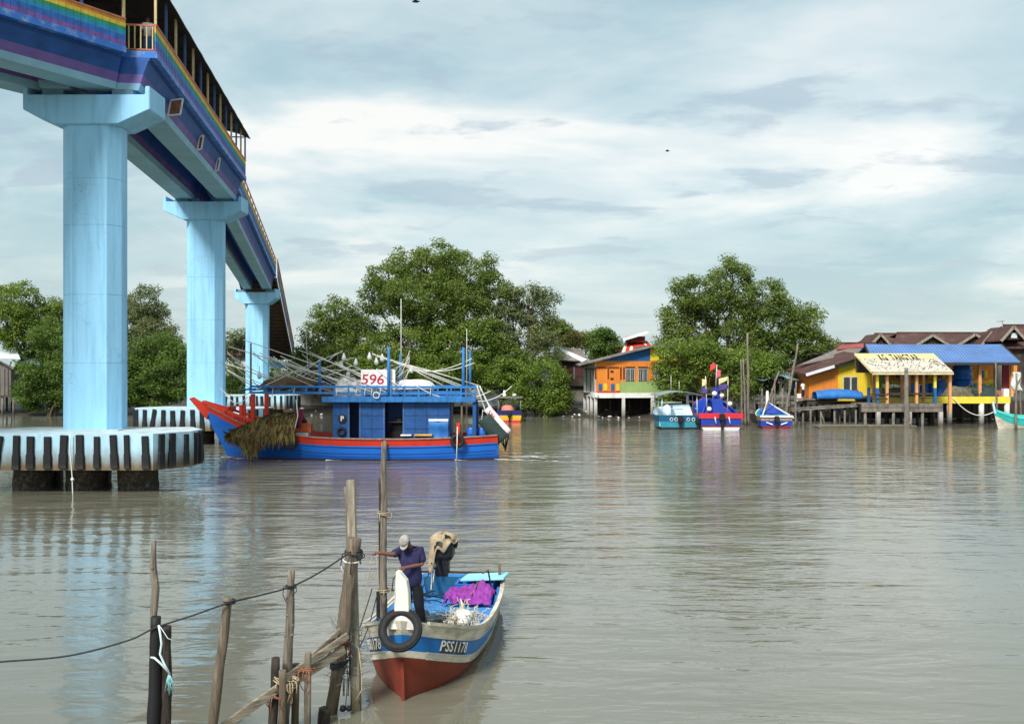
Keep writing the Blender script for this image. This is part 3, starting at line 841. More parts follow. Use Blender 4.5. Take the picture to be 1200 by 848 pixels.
def skin_mesh(V, E, Rr, sub=2, root=0):
    me = bpy.data.meshes.new('sk'); me.from_pydata([tuple(v) for v in V], E, [])
    ob = bpy.data.objects.new('sk', me); COL.objects.link(ob)
    m = ob.modifiers.new('s', 'SKIN'); m.use_smooth_shade = True
    lay = me.skin_vertices[0].data if len(me.skin_vertices) else None
    for i, r in enumerate(Rr):
        lay[i].radius = (r, r) if not isinstance(r, tuple) else r
        lay[i].use_root = (i == root)
    s2 = ob.modifiers.new('d', 'SUBSURF'); s2.levels = sub; s2.render_levels = sub
    dg = bpy.context.evaluated_depsgraph_get(); res = bpy.data.meshes.new_from_object(ob.evaluated_get(dg))
    vs = [tuple(v.co) for v in res.vertices]; fs = [tuple(p.vertices) for p in res.polygons]
    bpy.data.objects.remove(ob); bpy.data.meshes.remove(me); bpy.data.meshes.remove(res)
    return vs, fs


def heap(fn_top, nu, nv):
    mb = MB(); mb.grid(fn_top, nu, nv); return mb


def mound(c, rx, ry, h, seed=0, lump=.25, n=20, power=.8):
    """solid lumpy mound sitting at z of c"""
    mb = MB(); c = Vector(c); rings = []
    for i in range(n // 2 + 1):
        t = i / (n // 2); r = math.cos(t * math.pi / 2) ** power if t < 1 else .02; z = math.sin(t * math.pi / 2)
        rr = []
        for k in range(n):
            a = 2 * math.pi * k / n
            f = 1 + lump * noise.noise(Vector((math.cos(a) * 1.6, math.sin(a) * 1.6, z * 1.5 + seed * 7.3)))
            rr.append(c + Vector((rx * r * math.cos(a) * f, ry * r * math.sin(a) * f, h * z * (1 + lump * .8 * noise.noise(Vector((math.cos(a) * r * 2, math.sin(a) * r * 2, seed)))))))
        rings.append(rr)
    mb.loft(rings, 0, True, True); return mb


def strands(mb, base, n, L, r, spread, seed=0, mi=0, k=6):
    """loose curling twine lying over points base() -> (pos, normal)"""
    q = random.Random(seed)
    for i in range(n):
        p, nr = base(q); a = q.uniform(0, 6.28); pts = [p]
        d = Vector((math.cos(a), math.sin(a), q.uniform(-.2, .2)))
        for j in range(k):
            d = (d + Vector((q.uniform(-1, 1), q.uniform(-1, 1), q.uniform(-.5, .5))) * spread).normalized()
            pts.append(pts[-1] + d * L / k)
        mb.tube(pts, r, 4, mi, caps=False)


# ------------------------------------------------------------------ big blue fishing trawler
m_hull_bl = MAT('hull_blue_paint', (.014, .15, .62), .45, .22, 1.2, (.4, 1, 2), .12, 12, dirt=(.03, .10, .30), damt=.32, dscale=2, dstretch=(.5, 1, 1.5))
m_hull_rd = MAT('hull_red_paint', (.60, .040, .016), .45, .2, 1.5, None, .1, 12, dirt=(.36, .04, .02), damt=.3)
m_antif = MAT('antifouling_red', (.20, .022, .016), .6, .3, 2)
m_cabin = MAT('cabin_blue_boards', (.012, .075, .25), .55, .3, 1.6, (1, 1, 1), .15, 14, dirt=(.03, .10, .24), damt=.35, dscale=3)
m_railbl = MAT('roof_rail_blue', (.025, .17, .46), .55, .3, 2, None, .12, 14, dirt=(.16, .28, .42), damt=.32, dscale=5)
m_deck = MAT('deck_boards', (.16, .13, .10), .8, .4, 3)
m_dark_in = MAT('dark_interior', (.012, .013, .015), .9)
m_barrel = MAT('barrel_blue_plastic', (.015, .13, .50), .35, .12, 2, bump=.05)
m_foam = MAT('white_foam_board', (.80, .78, .77), .7, .1, 4, dirt=(.55, .50, .48), damt=.3, dscale=5)
m_redtext = MAT('red_brush_writing', (.45, .02, .05), .6, .3, 8)
m_wht_text = MAT('white_lettering', (.80, .80, .78), .6, .1)
m_thatch = MAT('dry_palm_thatch', (.30, .19, .075), .9, .6, 4, None, .5, 20, dirt=(.30, .26, .08), damt=.45, dscale=1.4)
m_thatch2 = MAT('dark_palm_thatch', (.11, .070, .03), .9, .6, 4, None, .5, 20)
m_orangep = MAT('orange_plastic', (.75, .16, .05), .45, .15, 3)
m_netgreen = MAT('dark_green_netting', (.035, .060, .058), .85, .45, 12, None, .8, 60)
m_pole = MAT('whitewashed_bamboo', (.60, .58, .52), .6, .3, 4, None, .1, 30, dirt=(.33, .29, .23), damt=.35, dscale=4)
m_lampg = MAT('lamp_glass', (.62, .64, .62), .15, .1, 4, spec=.6, bump=0)
m_netwhite = MAT('white_net_cloth', (.66, .66, .63), .85, .3, 8, None, .6, 30, dirt=(.4, .38, .34), damt=.35, dscale=4)
m_tarp = MAT('blue_tarp', (.03, .17, .50), .5, .3, 2, None, .3, 10)
m_maroon = MAT('maroon_cloth', (.16, .02, .06), .8, .3, 4)
m_netbrown = MAT('brown_net_heap', (.14, .085, .04), .9, .6, 7, None, .8, 30)

TR = thing('fishing_trawler', 'long blue wooden fishing trawler with red bulwark and boarded cabin under way', 'fishing boat', (-.8, 57.2, 0), math.pi)


def L(px, py, Y):
    w = W(px, py, Y); return Vector((-(w.x + .8), -(w.y - 57.2), w.z))


st = [(0, 1.75, 1.35, 1.42), (2.2, 2.05, 1.8, 1.30), (5.5, 2.2, 1.95, 1.22), (9.5, 2.2, 1.85, 1.28), (12.0, 1.95, 1.4, 1.48), (14.2, 1.38, .8, 1.78), (15.4, .92, .42, 2.10), (16.3, .55, .18, 2.55), (17.0, .27, .05, 2.98)]
TH = Hull(st, [(-.6, 14.6), (0, 15.75), (1.0, 16.25), (2.3, 16.95), (3.3, 17.55)], [0, .45, .8, 1.1], 6, .7, -.6)
mb = TH.mesh([0, 1, 1, 1, 2], .09, .75, 4, 3)
mb.m = [m for m in mb.m]
hull = mb.build('hull', [m_hull_rd, m_hull_bl, m_antif, m_deck, m_hull_rd], TR)
mb = TH.strip(.43, .50, .05, .05, 15.6); mb.build('rubbing_strake', m_hull_bl, TR)
mb = TH.strip(-.03, .05, .06, .02, 17.0); mb.build('gunwale_cap', MAT('worn_gunwale', (.32, .22, .2), .8, .4, 4), TR)
mb = TH.strip(.86, .885, .018, .1, 15.0); mb.add(*[(q.v, q.f) for q in [TH.strip(1.04, 1.06, .015, .1, 14)]][0]); mb.build('plank_seam', MAT('seam_blue', (.01, .07, .33), .6), TR)
# tall raked stem and bulwark boards
mb = MB()
mb.prism([(16.95, -.10, 2.2), (17.10, -.10, 2.35), (18.0, -.10, 3.42), (17.75, -.10, 3.50), (17.2, -.10, 3.15), (16.7, -.10, 2.9)], (0, .22, 0))
for sd_ in (1, -1):
    mb.bar(TH.pt(14.2, -.32, sd_, -.06), Vector((17.2, sd_ * .16, 3.25)), .07, .15)
    for x in (14.3, 15.2, 16.1): mb.bar(TH.pt(x, .2, sd_, -.1), TH.pt(x, -.45, sd_, -.1), .12, .12)
mb.bar((15.6, -.8, 2.85), (15.6, .8, 2.85), .2, .22); mb.bar((14.9, .3, 2.0), (14.9, .3, 3.05), .2, .2); mb.bar((14.9, -.3, 2.0), (14.9, -.3, 3.0), .2, .2)
mb.build('bow_bulwark', m_hull_rd, TR, bev=.012)
# wheelhouse: walls with openings, boards
yn = 1.62   # near wall (local +y)


def lx(px, Y=55.6): return L(px, 0, Y).x


wz0, wz1 = 1.0, 3.28
seg = [(390, 408), (422, 450), (473, 527)]
mb = MB()
for a, b_ in seg:
    mb.box(lx(b_), lx(a), yn - .06, yn, wz0, wz1, 0)
    for z in (1.75, 2.5): mb.box(lx(b_) + .01, lx(a) - .01, yn + .001, yn + .012, z - .012, z + .012, 1)
    w = lx(a) - lx(b_)
    for k in range(1, max(2, int(w / .55))):
        x = lx(b_) + w * k / max(2, int(w / .55)); mb.box(x - .01, x + .01, yn + .001, yn + .010, wz0 + .05, wz1 - .03, 1)
for a, b_ in ((390, 415), (440, 527)):
    mb.box(lx(b_), lx(a), -1.62, -1.56, wz0, wz1, 0)
mb.box(lx(527), lx(527) + .06, -1.55, .9, wz0, wz1, 0); mb.box(lx(390) - .06, lx(390), -1.55, -.2, wz0, wz1, 0)
mb.box(lx(473), lx(450), -.2, -.14, wz0, wz1, 0); mb.box(lx(422), lx(413), -.6, -.54, wz0, wz1, 0)
cab = mb.build('cabin', [m_cabin, MAT('board_joint', (.006, .03, .10), .8)], TR)
for px_ in (408.6, 422, 450, 473):
    mb = MB(); mb.box(lx(px_) - .05, lx(px_) + .05, yn - .08, yn + .03, wz0, wz1); mb.build('door_post', m_postblue, cab)
# life ring recess and letter P disc
mb = MB(); c = L(401, 490.5, 55.53)
mb.lathe([(.01, 0), (.24, 0), (.24, .03), (.01, .03)], 22, c, 0, False, (0, 1, 0))
text_mb('P', lambda u, v, w: c + Vector((-u, .036 + w, v)), .40, .004, 1, 0, mb)
mb.build('letter_disc', [m_black, m_wht_text], cab)
mb = MB(); mb.torus(L(400, 505.5, 55.5), .2, .07, (0, 1, 0), 22, 8); mb.build('wall_tyre', m_tyre, cab)
# blue cloth with a white rail on the after cabin wall
mb = MB()
x0, x1 = lx(525.5), lx(502.5); zt = L(0, 492, 55.5).z; zb_ = L(0, 512.5, 55.5).z
mb.grid(lambda u, v: (x0 + (x1 - x0) * u, yn + .09 + .05 * math.sin(u * 9 + v * 3) * v + .05 * math.sin(v * 6), zt + (zb_ - zt) * v - .12 * math.sin(u * math.pi) * (1 - v) ** 2), 14, 12)
mb.build('cloth_cover', m_tarp, cab)
mb = MB(); mb.bar((x0, yn + .08, zt), (x1, yn + .08, zt), .07, .13); mb.build('cloth_rail', m_white, cab)
# things inside the cabin seen through the door: bench and dark engine box
mb = MB(); mb.box(lx(472), lx(452), -.1, .8, .76, 1.55); mb.box(lx(470), lx(455), .0, .6, 1.56, 1.9); mb.build('engine_box', m_dark_in, TR)
mb = MB(); mb.box(lx(470), lx(453), .1, .75, 2.06, 2.12); mb.box(lx(468), lx(463), .2, .7, 2.13, 2.26); mb.build('cabin_bench', m_deck, TR)
# roof: boards + long side frames running to the foremast
rx0, rx1 = lx(557, 55.4), lx(378, 55.4)
mb = MB(); mb.box(rx0, rx1, -1.95, 1.95, 3.29, 3.40)
mb.box(rx0, rx1, 1.951, 2.0, 3.27, 3.58); mb.box(rx0, rx1, -2.0, -1.951, 3.27, 3.58)
for k in range(20): mb.box(rx0 + .3 + k * (rx1 - rx0 - .6) / 19 - .03, rx0 + .3 + k * (rx1 - rx0 - .6) / 19 + .03, 2.001, 2.02, 3.30, 3.56)
roof = mb.build('cabin_roof', m_railbl, TR)
fx1 = lx(292, 55.3)
mb = MB()
for sd_ in (1, -1):
    y = 1.92 * sd_
    for z in (3.70, 4.05): mb.bar((rx0, y, z + .05), (fx1, y * .86, z + .10), .10, .12)
    n = 17
    for k in range(n):
        x = rx0 + (fx1 - rx0) * k / (n - 1); yy = y * (1 - .14 * k / (n - 1)); mb.bar((x, yy, 3.42 if x < rx1 else 3.74), (x, yy, 4.2), .09, .09)
for k in range(7): mb.bar((rx1 + .2 + k * .75, -1.75, 3.95), (rx1 + .2 + k * .75, 1.75, 3.95), .1, .1)
mb.build('roof_rail_frame', m_railbl, TR)
# posts carrying it
for px_, y, mt, w in ((295, 1.55, m_hull_rd, .22), (295, -1.55, m_hull_rd, .22), (556, 1.75, m_cabin, .2), (556, -1.75, m_cabin, .2), (541, 1.75, m_wood_br, .1)):
    mb = MB(); x = lx(px_, 55.4); zb_ = .76 if px_ > 400 else 1.3; mb.box(x - w / 2, x + w / 2, y - w / 2, y + w / 2, zb_, 3.28 if px_ > 400 else 3.72); mb.build('roof_post', mt, TR, bev=.01)
# uprights above the roof
for px0, pt_, Yt, r, mt in ((294, 402, 55.6, .06, m_wood), (374.5, 424, 55.8, .09, m_railbl), (455.5, 407, 55.4, .10, m_railbl), (470, 350, 57.2, .03, m_pole), (469, 415, 57.2, .08, m_railbl), (543, 407, 55.5, .10, m_railbl), (551, 410, 56.8, .08, m_railbl), (547, 385, 57.5, .025, m_pole), (362, 380, 57.5, .02, m_pole)):
    mb = MB(); a = L(px0, 459, Yt); a.z = 3.41 if px0 > 378 else 4.0; b_ = L(px0 + (8 if px0 == 362 else 0) - (12 if px0 == 362 else 0), pt_, Yt); mb.tube([a, b_], [r, r * .8], 8); mb.build('mast', mt, TR)
# bundles of squid-light booms
for (x0, y0, x1, y1, Ya, Yb) in ((445, 462, 268, 406, 55.3, 56.0), (452, 459, 285, 398, 55.4, 57), (418, 455, 330, 425, 56, 58), (300, 457, 395, 414, 55.4, 57.5), (312, 457, 402, 424, 56, 58.5), (470, 458, 350, 410, 55.6, 56.5),
                                 (462, 462, 362, 412, 55.4, 57), (480, 460, 405, 425, 57, 58.5), (558, 461, 436, 415, 55.4, 55.9), (552, 456, 436, 414, 55.6, 56.6), (562, 452, 442, 418, 56, 57.5), (520, 452, 455, 420, 57, 58), (345, 460, 380, 430, 58, 58),
                                 (385, 422, 402, 411, 57, 57), (390, 428, 415, 419, 57.5, 58), (325, 437, 438, 433, 57, 57.5)):
    mb = MB(); a = L(x0, y0, Ya); b_ = L(x1, y1, Yb); mid = a.lerp(b_, .5) + Vector((0, 0, .06))
    mb.tube([a, mid, b_], [.042, .037, .025], 6); mb.build('boom', m_pole, TR)
q = random.Random(77)
for i in range(40):
    x0 = q.uniform(292, 475); x1 = x0 + q.choice((-1, 1)) * q.uniform(40, 110); x1 = min(480, max(266, x1)); Ya = q.uniform(55.6, 58.6)
    a = L(x0, q.uniform(448, 460), Ya); b_ = L(x1, q.uniform(408, 440), Ya + q.uniform(-.5, .5)); mb = MB(); mb.tube(sag(a, b_, q.choice((-.03, .05, .3)), 6), q.choice((.014, .02, .03)), 5); mb.build('boom', q.choice((m_pole, m_pole, m_wood_lt, m_rope_wh)), TR)
for px_, py_, Y in ((403, 418, 57), (417, 424, 57.5), (433, 417, 55.9), (400, 427, 58), (441, 423, 56.5), (448, 419, 57), (408, 437, 57.5), (304, 439, 56), (482, 432, 57)):
    mb = MB(); c = L(px_, py_, Y)
    mb.tube([c + Vector((0, 0, .50)), c + Vector((0, 0, .2))], .012, 5, 1)
    mb.lathe([(.03, .22), (.05, .16), (.075, .08), (.12, -.02), (.135, -.11), (.10, -.20), (.03, -.24)], 12, c, 0)
    mb.build('fishing_lamp', [m_lampg, m_black], TR)
# written board on the roof
mb = MB(); a = L(423, 433, 55.6); b_ = L(463, 462, 55.6)
mb.box(a.x, b_.x, a.y - .12, a.y, b_.z, a.z, 0)
cc = (a + b_) / 2
text_mb('596', lambda u, v, w: Vector((cc.x + .32 - u * 1.1, a.y + .004 + w, cc.z + .12 + v)), .80, .003, 1, .1, mb)
text_mb('0', lambda u, v, w: Vector((cc.x + .1 - u, a.y + .004 + w, b_.z + .12 + v)), .5, .003, 1, 0, mb, .4)
for i in range(7):
    for j in range(4): mb.box(a.x + (b_.x - a.x) * (i + .5) / 7 - .03, a.x + (b_.x - a.x) * (i + .5) / 7 + .03, a.y + .001, a.y + .004, b_.z + (a.z - b_.z) * (j + .5) / 4 - .012, b_.z + (a.z - b_.z) * (j + .5) / 4 + .012, 2)
mb.build('float_board', [m_foam, m_redtext, MAT('grey_stitch', (.45, .40, .40))], TR)
# ropes and boom stays
mb = MB()
for a, b_, d in (((556, 425, 55.4), (490, 433, 56), .25), ((553, 420, 55.5), (482, 434, 56.5), .3), ((478, 445, 55.3), (575, 458, 55.3), .75), ((560, 470, 55.2), (600, 452, 56), .25), ((263, 459, 57.2), (290, 465, 56.5), .5), ((258, 455, 57.3), (292, 460, 57), .35),
                 ((441, 432, 55.6), (475, 456, 55.4), .1)):
    mb.tube(sag(L(*a), L(*b_), d), .026, 5)
for px_ in (418, 428, 436, 446, 320, 345, 395, 505):
    c = L(px_, 455, 55.2); mb.tube([c, c + Vector((.03, .05, -.25)), c + Vector((.05, .02, -.5))], .018, 5)
c = L(441, 463, 55.1); mb.torus(c, .17, .03, (0, 1, 0), 18, 6)
mb.build('stay_rope', m_rope_wh, TR)
# side pole hanging over the hull
mb = MB(); a = L(451, 516, 54.8); mb.tube([a, (a.x, a.y, -.15)], [.08, .07], 8)
mb.build('side_fender_pole', m_wood, TR)


def wl(v):   # trawler local -> world
    return Vector((-v.x - .8, -v.y + 57.2, v.z))


# --- loose things on the trawler (things of their own)
def tyre(c, R1, r, ax, label, group=None):
    mb = MB(); mb.torus(c, R1, r, ax, 28, 10)
    ax = Vector(ax).normalized()
    for k in (-.45, 0, .45): mb.torus(Vector(c) + ax * r * k, R1 + r * .88, r * .2, ax, 28, 5)
    return mb.build('tyre', m_tyre, label=label, cat='tyre', group=group)


t_y = 54.92
tyre(W(339.5, 518.5, t_y), .29, .115, (0, 1, .05), 'black tyre fender on the trawler side beside the palm thatch', 'tyre fenders on the trawler')
tyre(W(536, 516.5, t_y), .30, .105, (0, 1, .05), 'black tyre fender near the trawler stern below the blue barrels', 'tyre fenders on the trawler')
mb = MB(); mb.tube([W(536, 500, 54.95), W(535.6, 520, 54.7), W(535, 541, 54.7)], .03, 6, 0); mb.build('mooring_rope', m_rope_wh, label='white rope trailing from the stern tyre fender into the water', cat='rope')
mb = MB(); mb.tube([W(347, 468, 55.1), W(349, 487, 55.0), W(343, 512, 54.8)], .03, 6, 0); mb.build('mooring_rope', m_rope_wh, label='white rope tied down to the tyre fender beside the palm thatch', cat='rope')
bl = MB(); q = L(537, 503, 55.3); bl.box(q.x - .1, q.x + .1, q.y - .1, q.y + .1, 1.2, 2.1); bl.build('bollard', m_hull_rd, TR, bev=.01)


def barrel(c, r, h, mat, label, group=None, name='barrel'):
    mb = MB(); prof = [(r * .92, 0), (r * .98, .03), (r, h * .08), (r, h * .3), (r * 1.04, h * .33), (r, h * .36), (r, h * .63), (r * 1.04, h * .66), (r, h * .69), (r * .97, h * .9), (r * .86, h * .97), (r * .8, h)]
    mb.lathe(prof, 20, c); mb.lathe([(r * .16, h), (r * .16, h + .04)], 8, Vector(c) + Vector((r * .45, -.1, 0)))
    return mb.build(name, mat, label=label, cat='barrel', group=group)


for px_, lb in ((552.5, 'blue plastic barrel at the trawler stern, left one of the pair'), (565, 'blue plastic barrel at the trawler stern next to the dark slung float')):
    c = W(px_, 0, 56.0); barrel((c.x, 56.0, .76), .29, 1.05, m_barrel, lb, 'blue barrels on the trawler')
# palm thatch heap over the bow
th = thing('palm_thatch_heap', 'shaggy heap of brown palm fronds hanging over the trawler bow', 'palm fronds', (W(310, 0, 56.2).x, 56.2, 1.0))
cx, cy = W(310, 0, 56.2).x, 56.2
def thatch_pt(u, v):
    """u 0..1 along the boat, v 0 (top ridge, far side) .. 1 (hanging edge at the water side)"""
    px_ = 270 + 78 * u
    prof = math.sin(min(1, max(0, u * 1.0)) * math.pi) ** .5
    ztop = W(0, 504 - 23 * math.sin(min(1, u * 1.3) * math.pi / 2) ** 1.2 + 3 * u, 55.8).z
    zlow = W(0, 505 + (3 + 18 * math.exp(-((u - .36) / .12) ** 2) + 6 * math.sin(u * math.pi) ** .6), 54.7).z
    x = W(px_, 0, 55.6).x
    if v < .4:
        t = v / .4; y = 58.4 - (58.4 - 55.6) * t; z = ztop - .55 * (1 - t) ** 2
    else:
        t = (v - .4) / .6; y = 55.6 - .78 * math.sin(t * math.pi / 2); z = ztop + (zlow - ztop) * t ** 1.15
    nz = noise.noise(Vector((u * 9, v * 6, 1))) * .16
    return Vector((x, y - nz, z + nz))
mb = MB(); mb.grid(lambda u, v: thatch_pt(u, v) + Vector((0, .10, -.06)), 30, 20)
base_o = mb.build('frond_bundle', m_thatch2, th, world=True)
sm_ = bpy.data.objects[base_o.name].modifiers.new('t', 'SOLIDIFY'); sm_.thickness = .25
mbA = [MB(), MB()]; q = random.Random(5)
for i in range(3000):
    u = q.uniform(0, 1); v = q.uniform(0, 1) ** .8; p = thatch_pt(u, v); d = (thatch_pt(min(1, u), min(1, v + .06)) - p)
    if d.length < 1e-4: continue
    d.normalize(); d = (d + Vector((q.uniform(-.35, .35), q.uniform(-.25, .1), q.uniform(-.25, .15)))).normalized()
    ln = q.uniform(.3, .75); w = q.uniform(.012, .03); s_ = d.cross(Vector((0, 1, .3))).normalized() * w
    p = p - Vector((0, q.uniform(.0, .1), 0))
    e = p + d * ln + Vector((0, 0, -.06 * ln)); m_ = p + d * ln * .5
    mbA[q.random() < .35].add([p - s_, p + s_, m_ + s_ * 1.2, e, m_ - s_ * 1.2], [(0, 1, 2, 3, 4)])
mbA[0].build('frond', m_thatch, th, world=True, fixn=False); mbA[1].build('dark_frond', m_thatch2, th, world=True, fixn=False)
# crates on the foredeck
def crate(c, sx, sy, sz, mat, label, nm='crate', slats=True):
    mb = MB(); x, y, z = c; t = .025
    mb.box(x - sx / 2, x + sx / 2, y - sy / 2, y + sy / 2, z, z + t)
    for s0, s1, r0, r1 in ((-1, -1, 0, 1), (1, 1, 0, 1)):
        mb.box(x + s0 * sx / 2 - (t if s0 > 0 else 0), x + s0 * sx / 2 + (t if s0 < 0 else 0), y - sy / 2, y + sy / 2, z + t, z + sz)
        mb.box(x - sx / 2 + t, x + sx / 2 - t, y + s0 * sy / 2 - (t if s0 > 0 else 0), y + s0 * sy / 2 + (t if s0 < 0 else 0), z + t, z + sz)
    mb.box(x - sx / 2 - .02, x + sx / 2 + .02, y - sy / 2 - .02, y - sy / 2 - .001, z + sz - .07, z + sz); mb.box(x - sx / 2 - .02, x + sx / 2 + .02, y + sy / 2 + .001, y + sy / 2 + .02, z + sz - .07, z + sz)
    if slats:
        n = 6
        for k in range(n): mb.box(x - sx / 2 + sx * (k + .5) / n - .015, x - sx / 2 + sx * (k + .5) / n + .015, y - sy / 2 - .015, y - sy / 2 - .001, z + .02, z + sz - .08)
    return mb.build(nm, mat, label=label, cat='crate')


c = W(357, 506, 56.4); crate((c.x, 56.4, 1.52), .82, .6, .5, m_orangep, 'orange plastic crate on the trawler foredeck beside the palm thatch')
c = W(352, 515, 56.3); crate((c.x, 56.3, .98), 1.0, .7, .52, m_foam, 'off white fish box under the orange crate on the trawler foredeck', 'fish_box', False)
hb = MB(); q0 = L(340, 0, 56); hb.box(q0.x - 2.2, q0.x + .4, -.6, 1.5, .751, .975); hb.build('hatch', m_deck, TR)
# white rolls and net on the roof
mb = mound(W(485, 461, 56.6), 1.25, .9, .55, 3, .12, 24, .5); mb.v = [(x, y, max(z, 3.41)) for x, y, z in mb.v]
ob = mb.build('tarp_roll', m_foam, label='smooth white wrapped bundle on the trawler roof right of the written board', cat='bundle'); ob.location.z = 3.98
mb = mound(W(408, 460, 56.8), 1.0, .9, 1.1, 9, .3, 24, .7)
strands(mb, lambda q: ((lambda a, r: (W(408, 460, 56.8) + Vector((r * math.cos(a), r * math.sin(a) * .9, 1.12 * math.cos(r * 1.45) + .02)), None))(q.uniform(0, 6.28), q.uniform(0, .95))), 150, .5, .012, .9, 4, 0, 10)
ob = mb.build('net_heap', m_netwhite, label='tangled white net heap on the trawler roof left of the written board', cat='fishing net'); ob.location.z = 3.45
mb = mound(W(340, 456, 56.8), 1.9, 1.2, .62, 5, .35, 26, .6)
ob = mb.build('net_heap', m_netbrown, label='brown net heap along the front frame of the trawler roof', cat='fishing net'); ob.location.z = 4.03
mb = mound(W(384, 456, 56.9), .7, .8, .75, 15, .4, 20, .6); ob = mb.build('net_heap', m_netbrown, label='small brown net heap next to the white net on the trawler roof', cat='fishing net'); ob.location.z = 3.45
# stern float: slung block in dark net
sf = thing('slung_float', 'large white foam float half wrapped in dark green net, slung over the trawler stern', 'float', W(582, 510, 56.2))
a = W(567, 481, 56.2); b_ = W(592, 510, 56.2); dv = (b_ - a).normalized(); up = Vector((-dv.z, 0, dv.x)); up = up if up.z > 0 else -up
def blk(mb, t0, t1, h0, h1, w, mi, jit=0, bulge=0):
    n = 10; rings = []
    for k in range(n + 1):
        t = t0 + (t1 - t0) * k / n; r = 1 + bulge * math.sin(k / n * math.pi); j = lambda: random.uniform(-jit, jit)
        c0 = a + dv * t
        sec = [(-w, h0), (-w * .6, h0 - .06), (w * .6, h0 - .06), (w, h0), (w, h1), (w * .5, h1 + .04), (-w * .5, h1 + .04), (-w, h1)]
        rings.append([c0 + up * (h * r + j()) + Vector((0, y * r + j(), 0)) for y, h in sec])
    mb.loft(rings, mi, True)
Lf = (b_ - a).length
mb = MB(); blk(mb, 0, Lf, .06, .42, .52, 0); text_mb('596', lambda u, v, w: a + dv * (.45 + u * .6) + up * (.2 + v * .5) + Vector((0, -.53 - w, 0)), .6, .004, 1, 0, mb)
p0 = a + dv * .2 + up * .47; mb.bar(p0 + Vector((0, -.2, 0)), a + dv * (Lf - .15) + up * .47 + Vector((0, -.2, 0)), .03, .03, 1)
mb.build('foam_block', [m_foam, m_redtext], sf, world=True)
mb = MB(); blk(mb, .30, Lf + .12, -.62, .16, .58, 0, .02, .05)
for k in range(5): mb.tube([a + dv * (Lf + .05) + up * random.uniform(-.5, 0) + Vector((random.uniform(-.3, .3), random.uniform(-.4, .4), 0)), a + dv * (Lf + .1) + up * -.2 + Vector((.1, random.uniform(-.4, .4), -.55 - .2 * random.random()))], .04, 5)
mb.build('net_wrap', m_netgreen, sf, world=True)
mb = MB(); mb.tube(sag(W(559, 452, 56), W(570, 484, 56.2), .05), .05, 6); mb.tube(sag(W(562, 452, 56.5), W(577, 482, 56.4), .05), .05, 6); mb.tube(sag(W(566, 480, 55.9), W(562, 505, 56), .1), .03, 5)
mb.build('sling_rope', m_rope_wh, sf, world=True)
mb = MB(); c = W(349, 490, 55.5); mb.grid(lambda u, v: (c.x - .25 + .5 * u + .1 * math.sin(v * 5), c.y + .06 * math.sin(u * 11 + v * 2), c.z + .55 - 1.1 * v), 8, 10)
ob = mb.build('cloth', m_maroon, label='maroon cloth hanging from the front roof frame of the trawler', cat='cloth'); ob.modifiers.new('t', 'SOLIDIFY').thickness = .02
mb = MB(); c = W(480, 512, 55.35); mb.box(c.x - .5, c.x + .1, 55.2, 55.7, 1.37, 1.44); ob = mb.build('board', m_white, label='white board lying on the trawler rail below the cabin door', cat='board')
mb = MB(); c = W(496, 511, 55.35); mb.box(c.x - .5, c.x + .5, 55.2, 55.7, 1.37, 1.46); ob = mb.build('board', MAT('yellow_ply', (.6, .36, .08), .6), label='yellow board lying on the trawler rail beside the blue cloth', cat='board')
# roof bits at the stern mast
mb = MB(); c = W(553, 447, 56.5); mb.box(c.x - .5, c.x + .5, 56.1, 56.9, 3.42, 3.95); mb.build('bait_box', m_wood_lt, label='small pale box on the roof at the trawler stern mast', cat='box')

# --- wash of the moving trawler: broken foam lying on the water
m_fm, nt, b = new_mat('white_water'); b.inputs['Base Color'].default_value = (.78, .79, .75, 1); b.inputs['Roughness'].default_value = .7
uvn = nd(nt, 'ShaderNodeUVMap'); uvn.uv_map = 'foam'; su = nd(nt, 'ShaderNodeSeparateXYZ'); nt.links.new(uvn.outputs[0], su.inputs[0])
gp = nd(nt, 'ShaderNodeNewGeometry').outputs['Position']
n1 = noise_tex(nt, gp, 2.6, 8, .68, (.55, 1, 1))
ed = ramp(nt, su.outputs['Y'], [(0, 0.0), (.35, .8), (.5, 1.0), (.65, .8), (1, 0.0)]); al = ramp(nt, su.outputs['X'], [(0, .9), (.15, 1.0), (1, 0.0)])
fall = mix(nt, 1, ed, al, 'MULTIPLY')
ad = nd(nt, 'ShaderNodeMath', operation='MULTIPLY_ADD'); nt.links.new(fall, ad.inputs[0]); ad.inputs[1].default_value = .30; nt.links.new(n1, ad.inputs[2])
alp = ramp(nt, ad.outputs[0], [(.63, 0.0), (.78, .95)])
tr_ = nd(nt, 'ShaderNodeBsdfTransparent'); mx = nd(nt, 'ShaderNodeMixShader'); nt.links.new(alp, mx.inputs[0]); nt.links.new(tr_.outputs[0], mx.inputs[1]); nt.links.new(b.outputs[0], mx.inputs[2])
nt.links.new(mx.outputs[0], nt.nodes['Material Output'].inputs[0])
fo = MB(); fuv = []
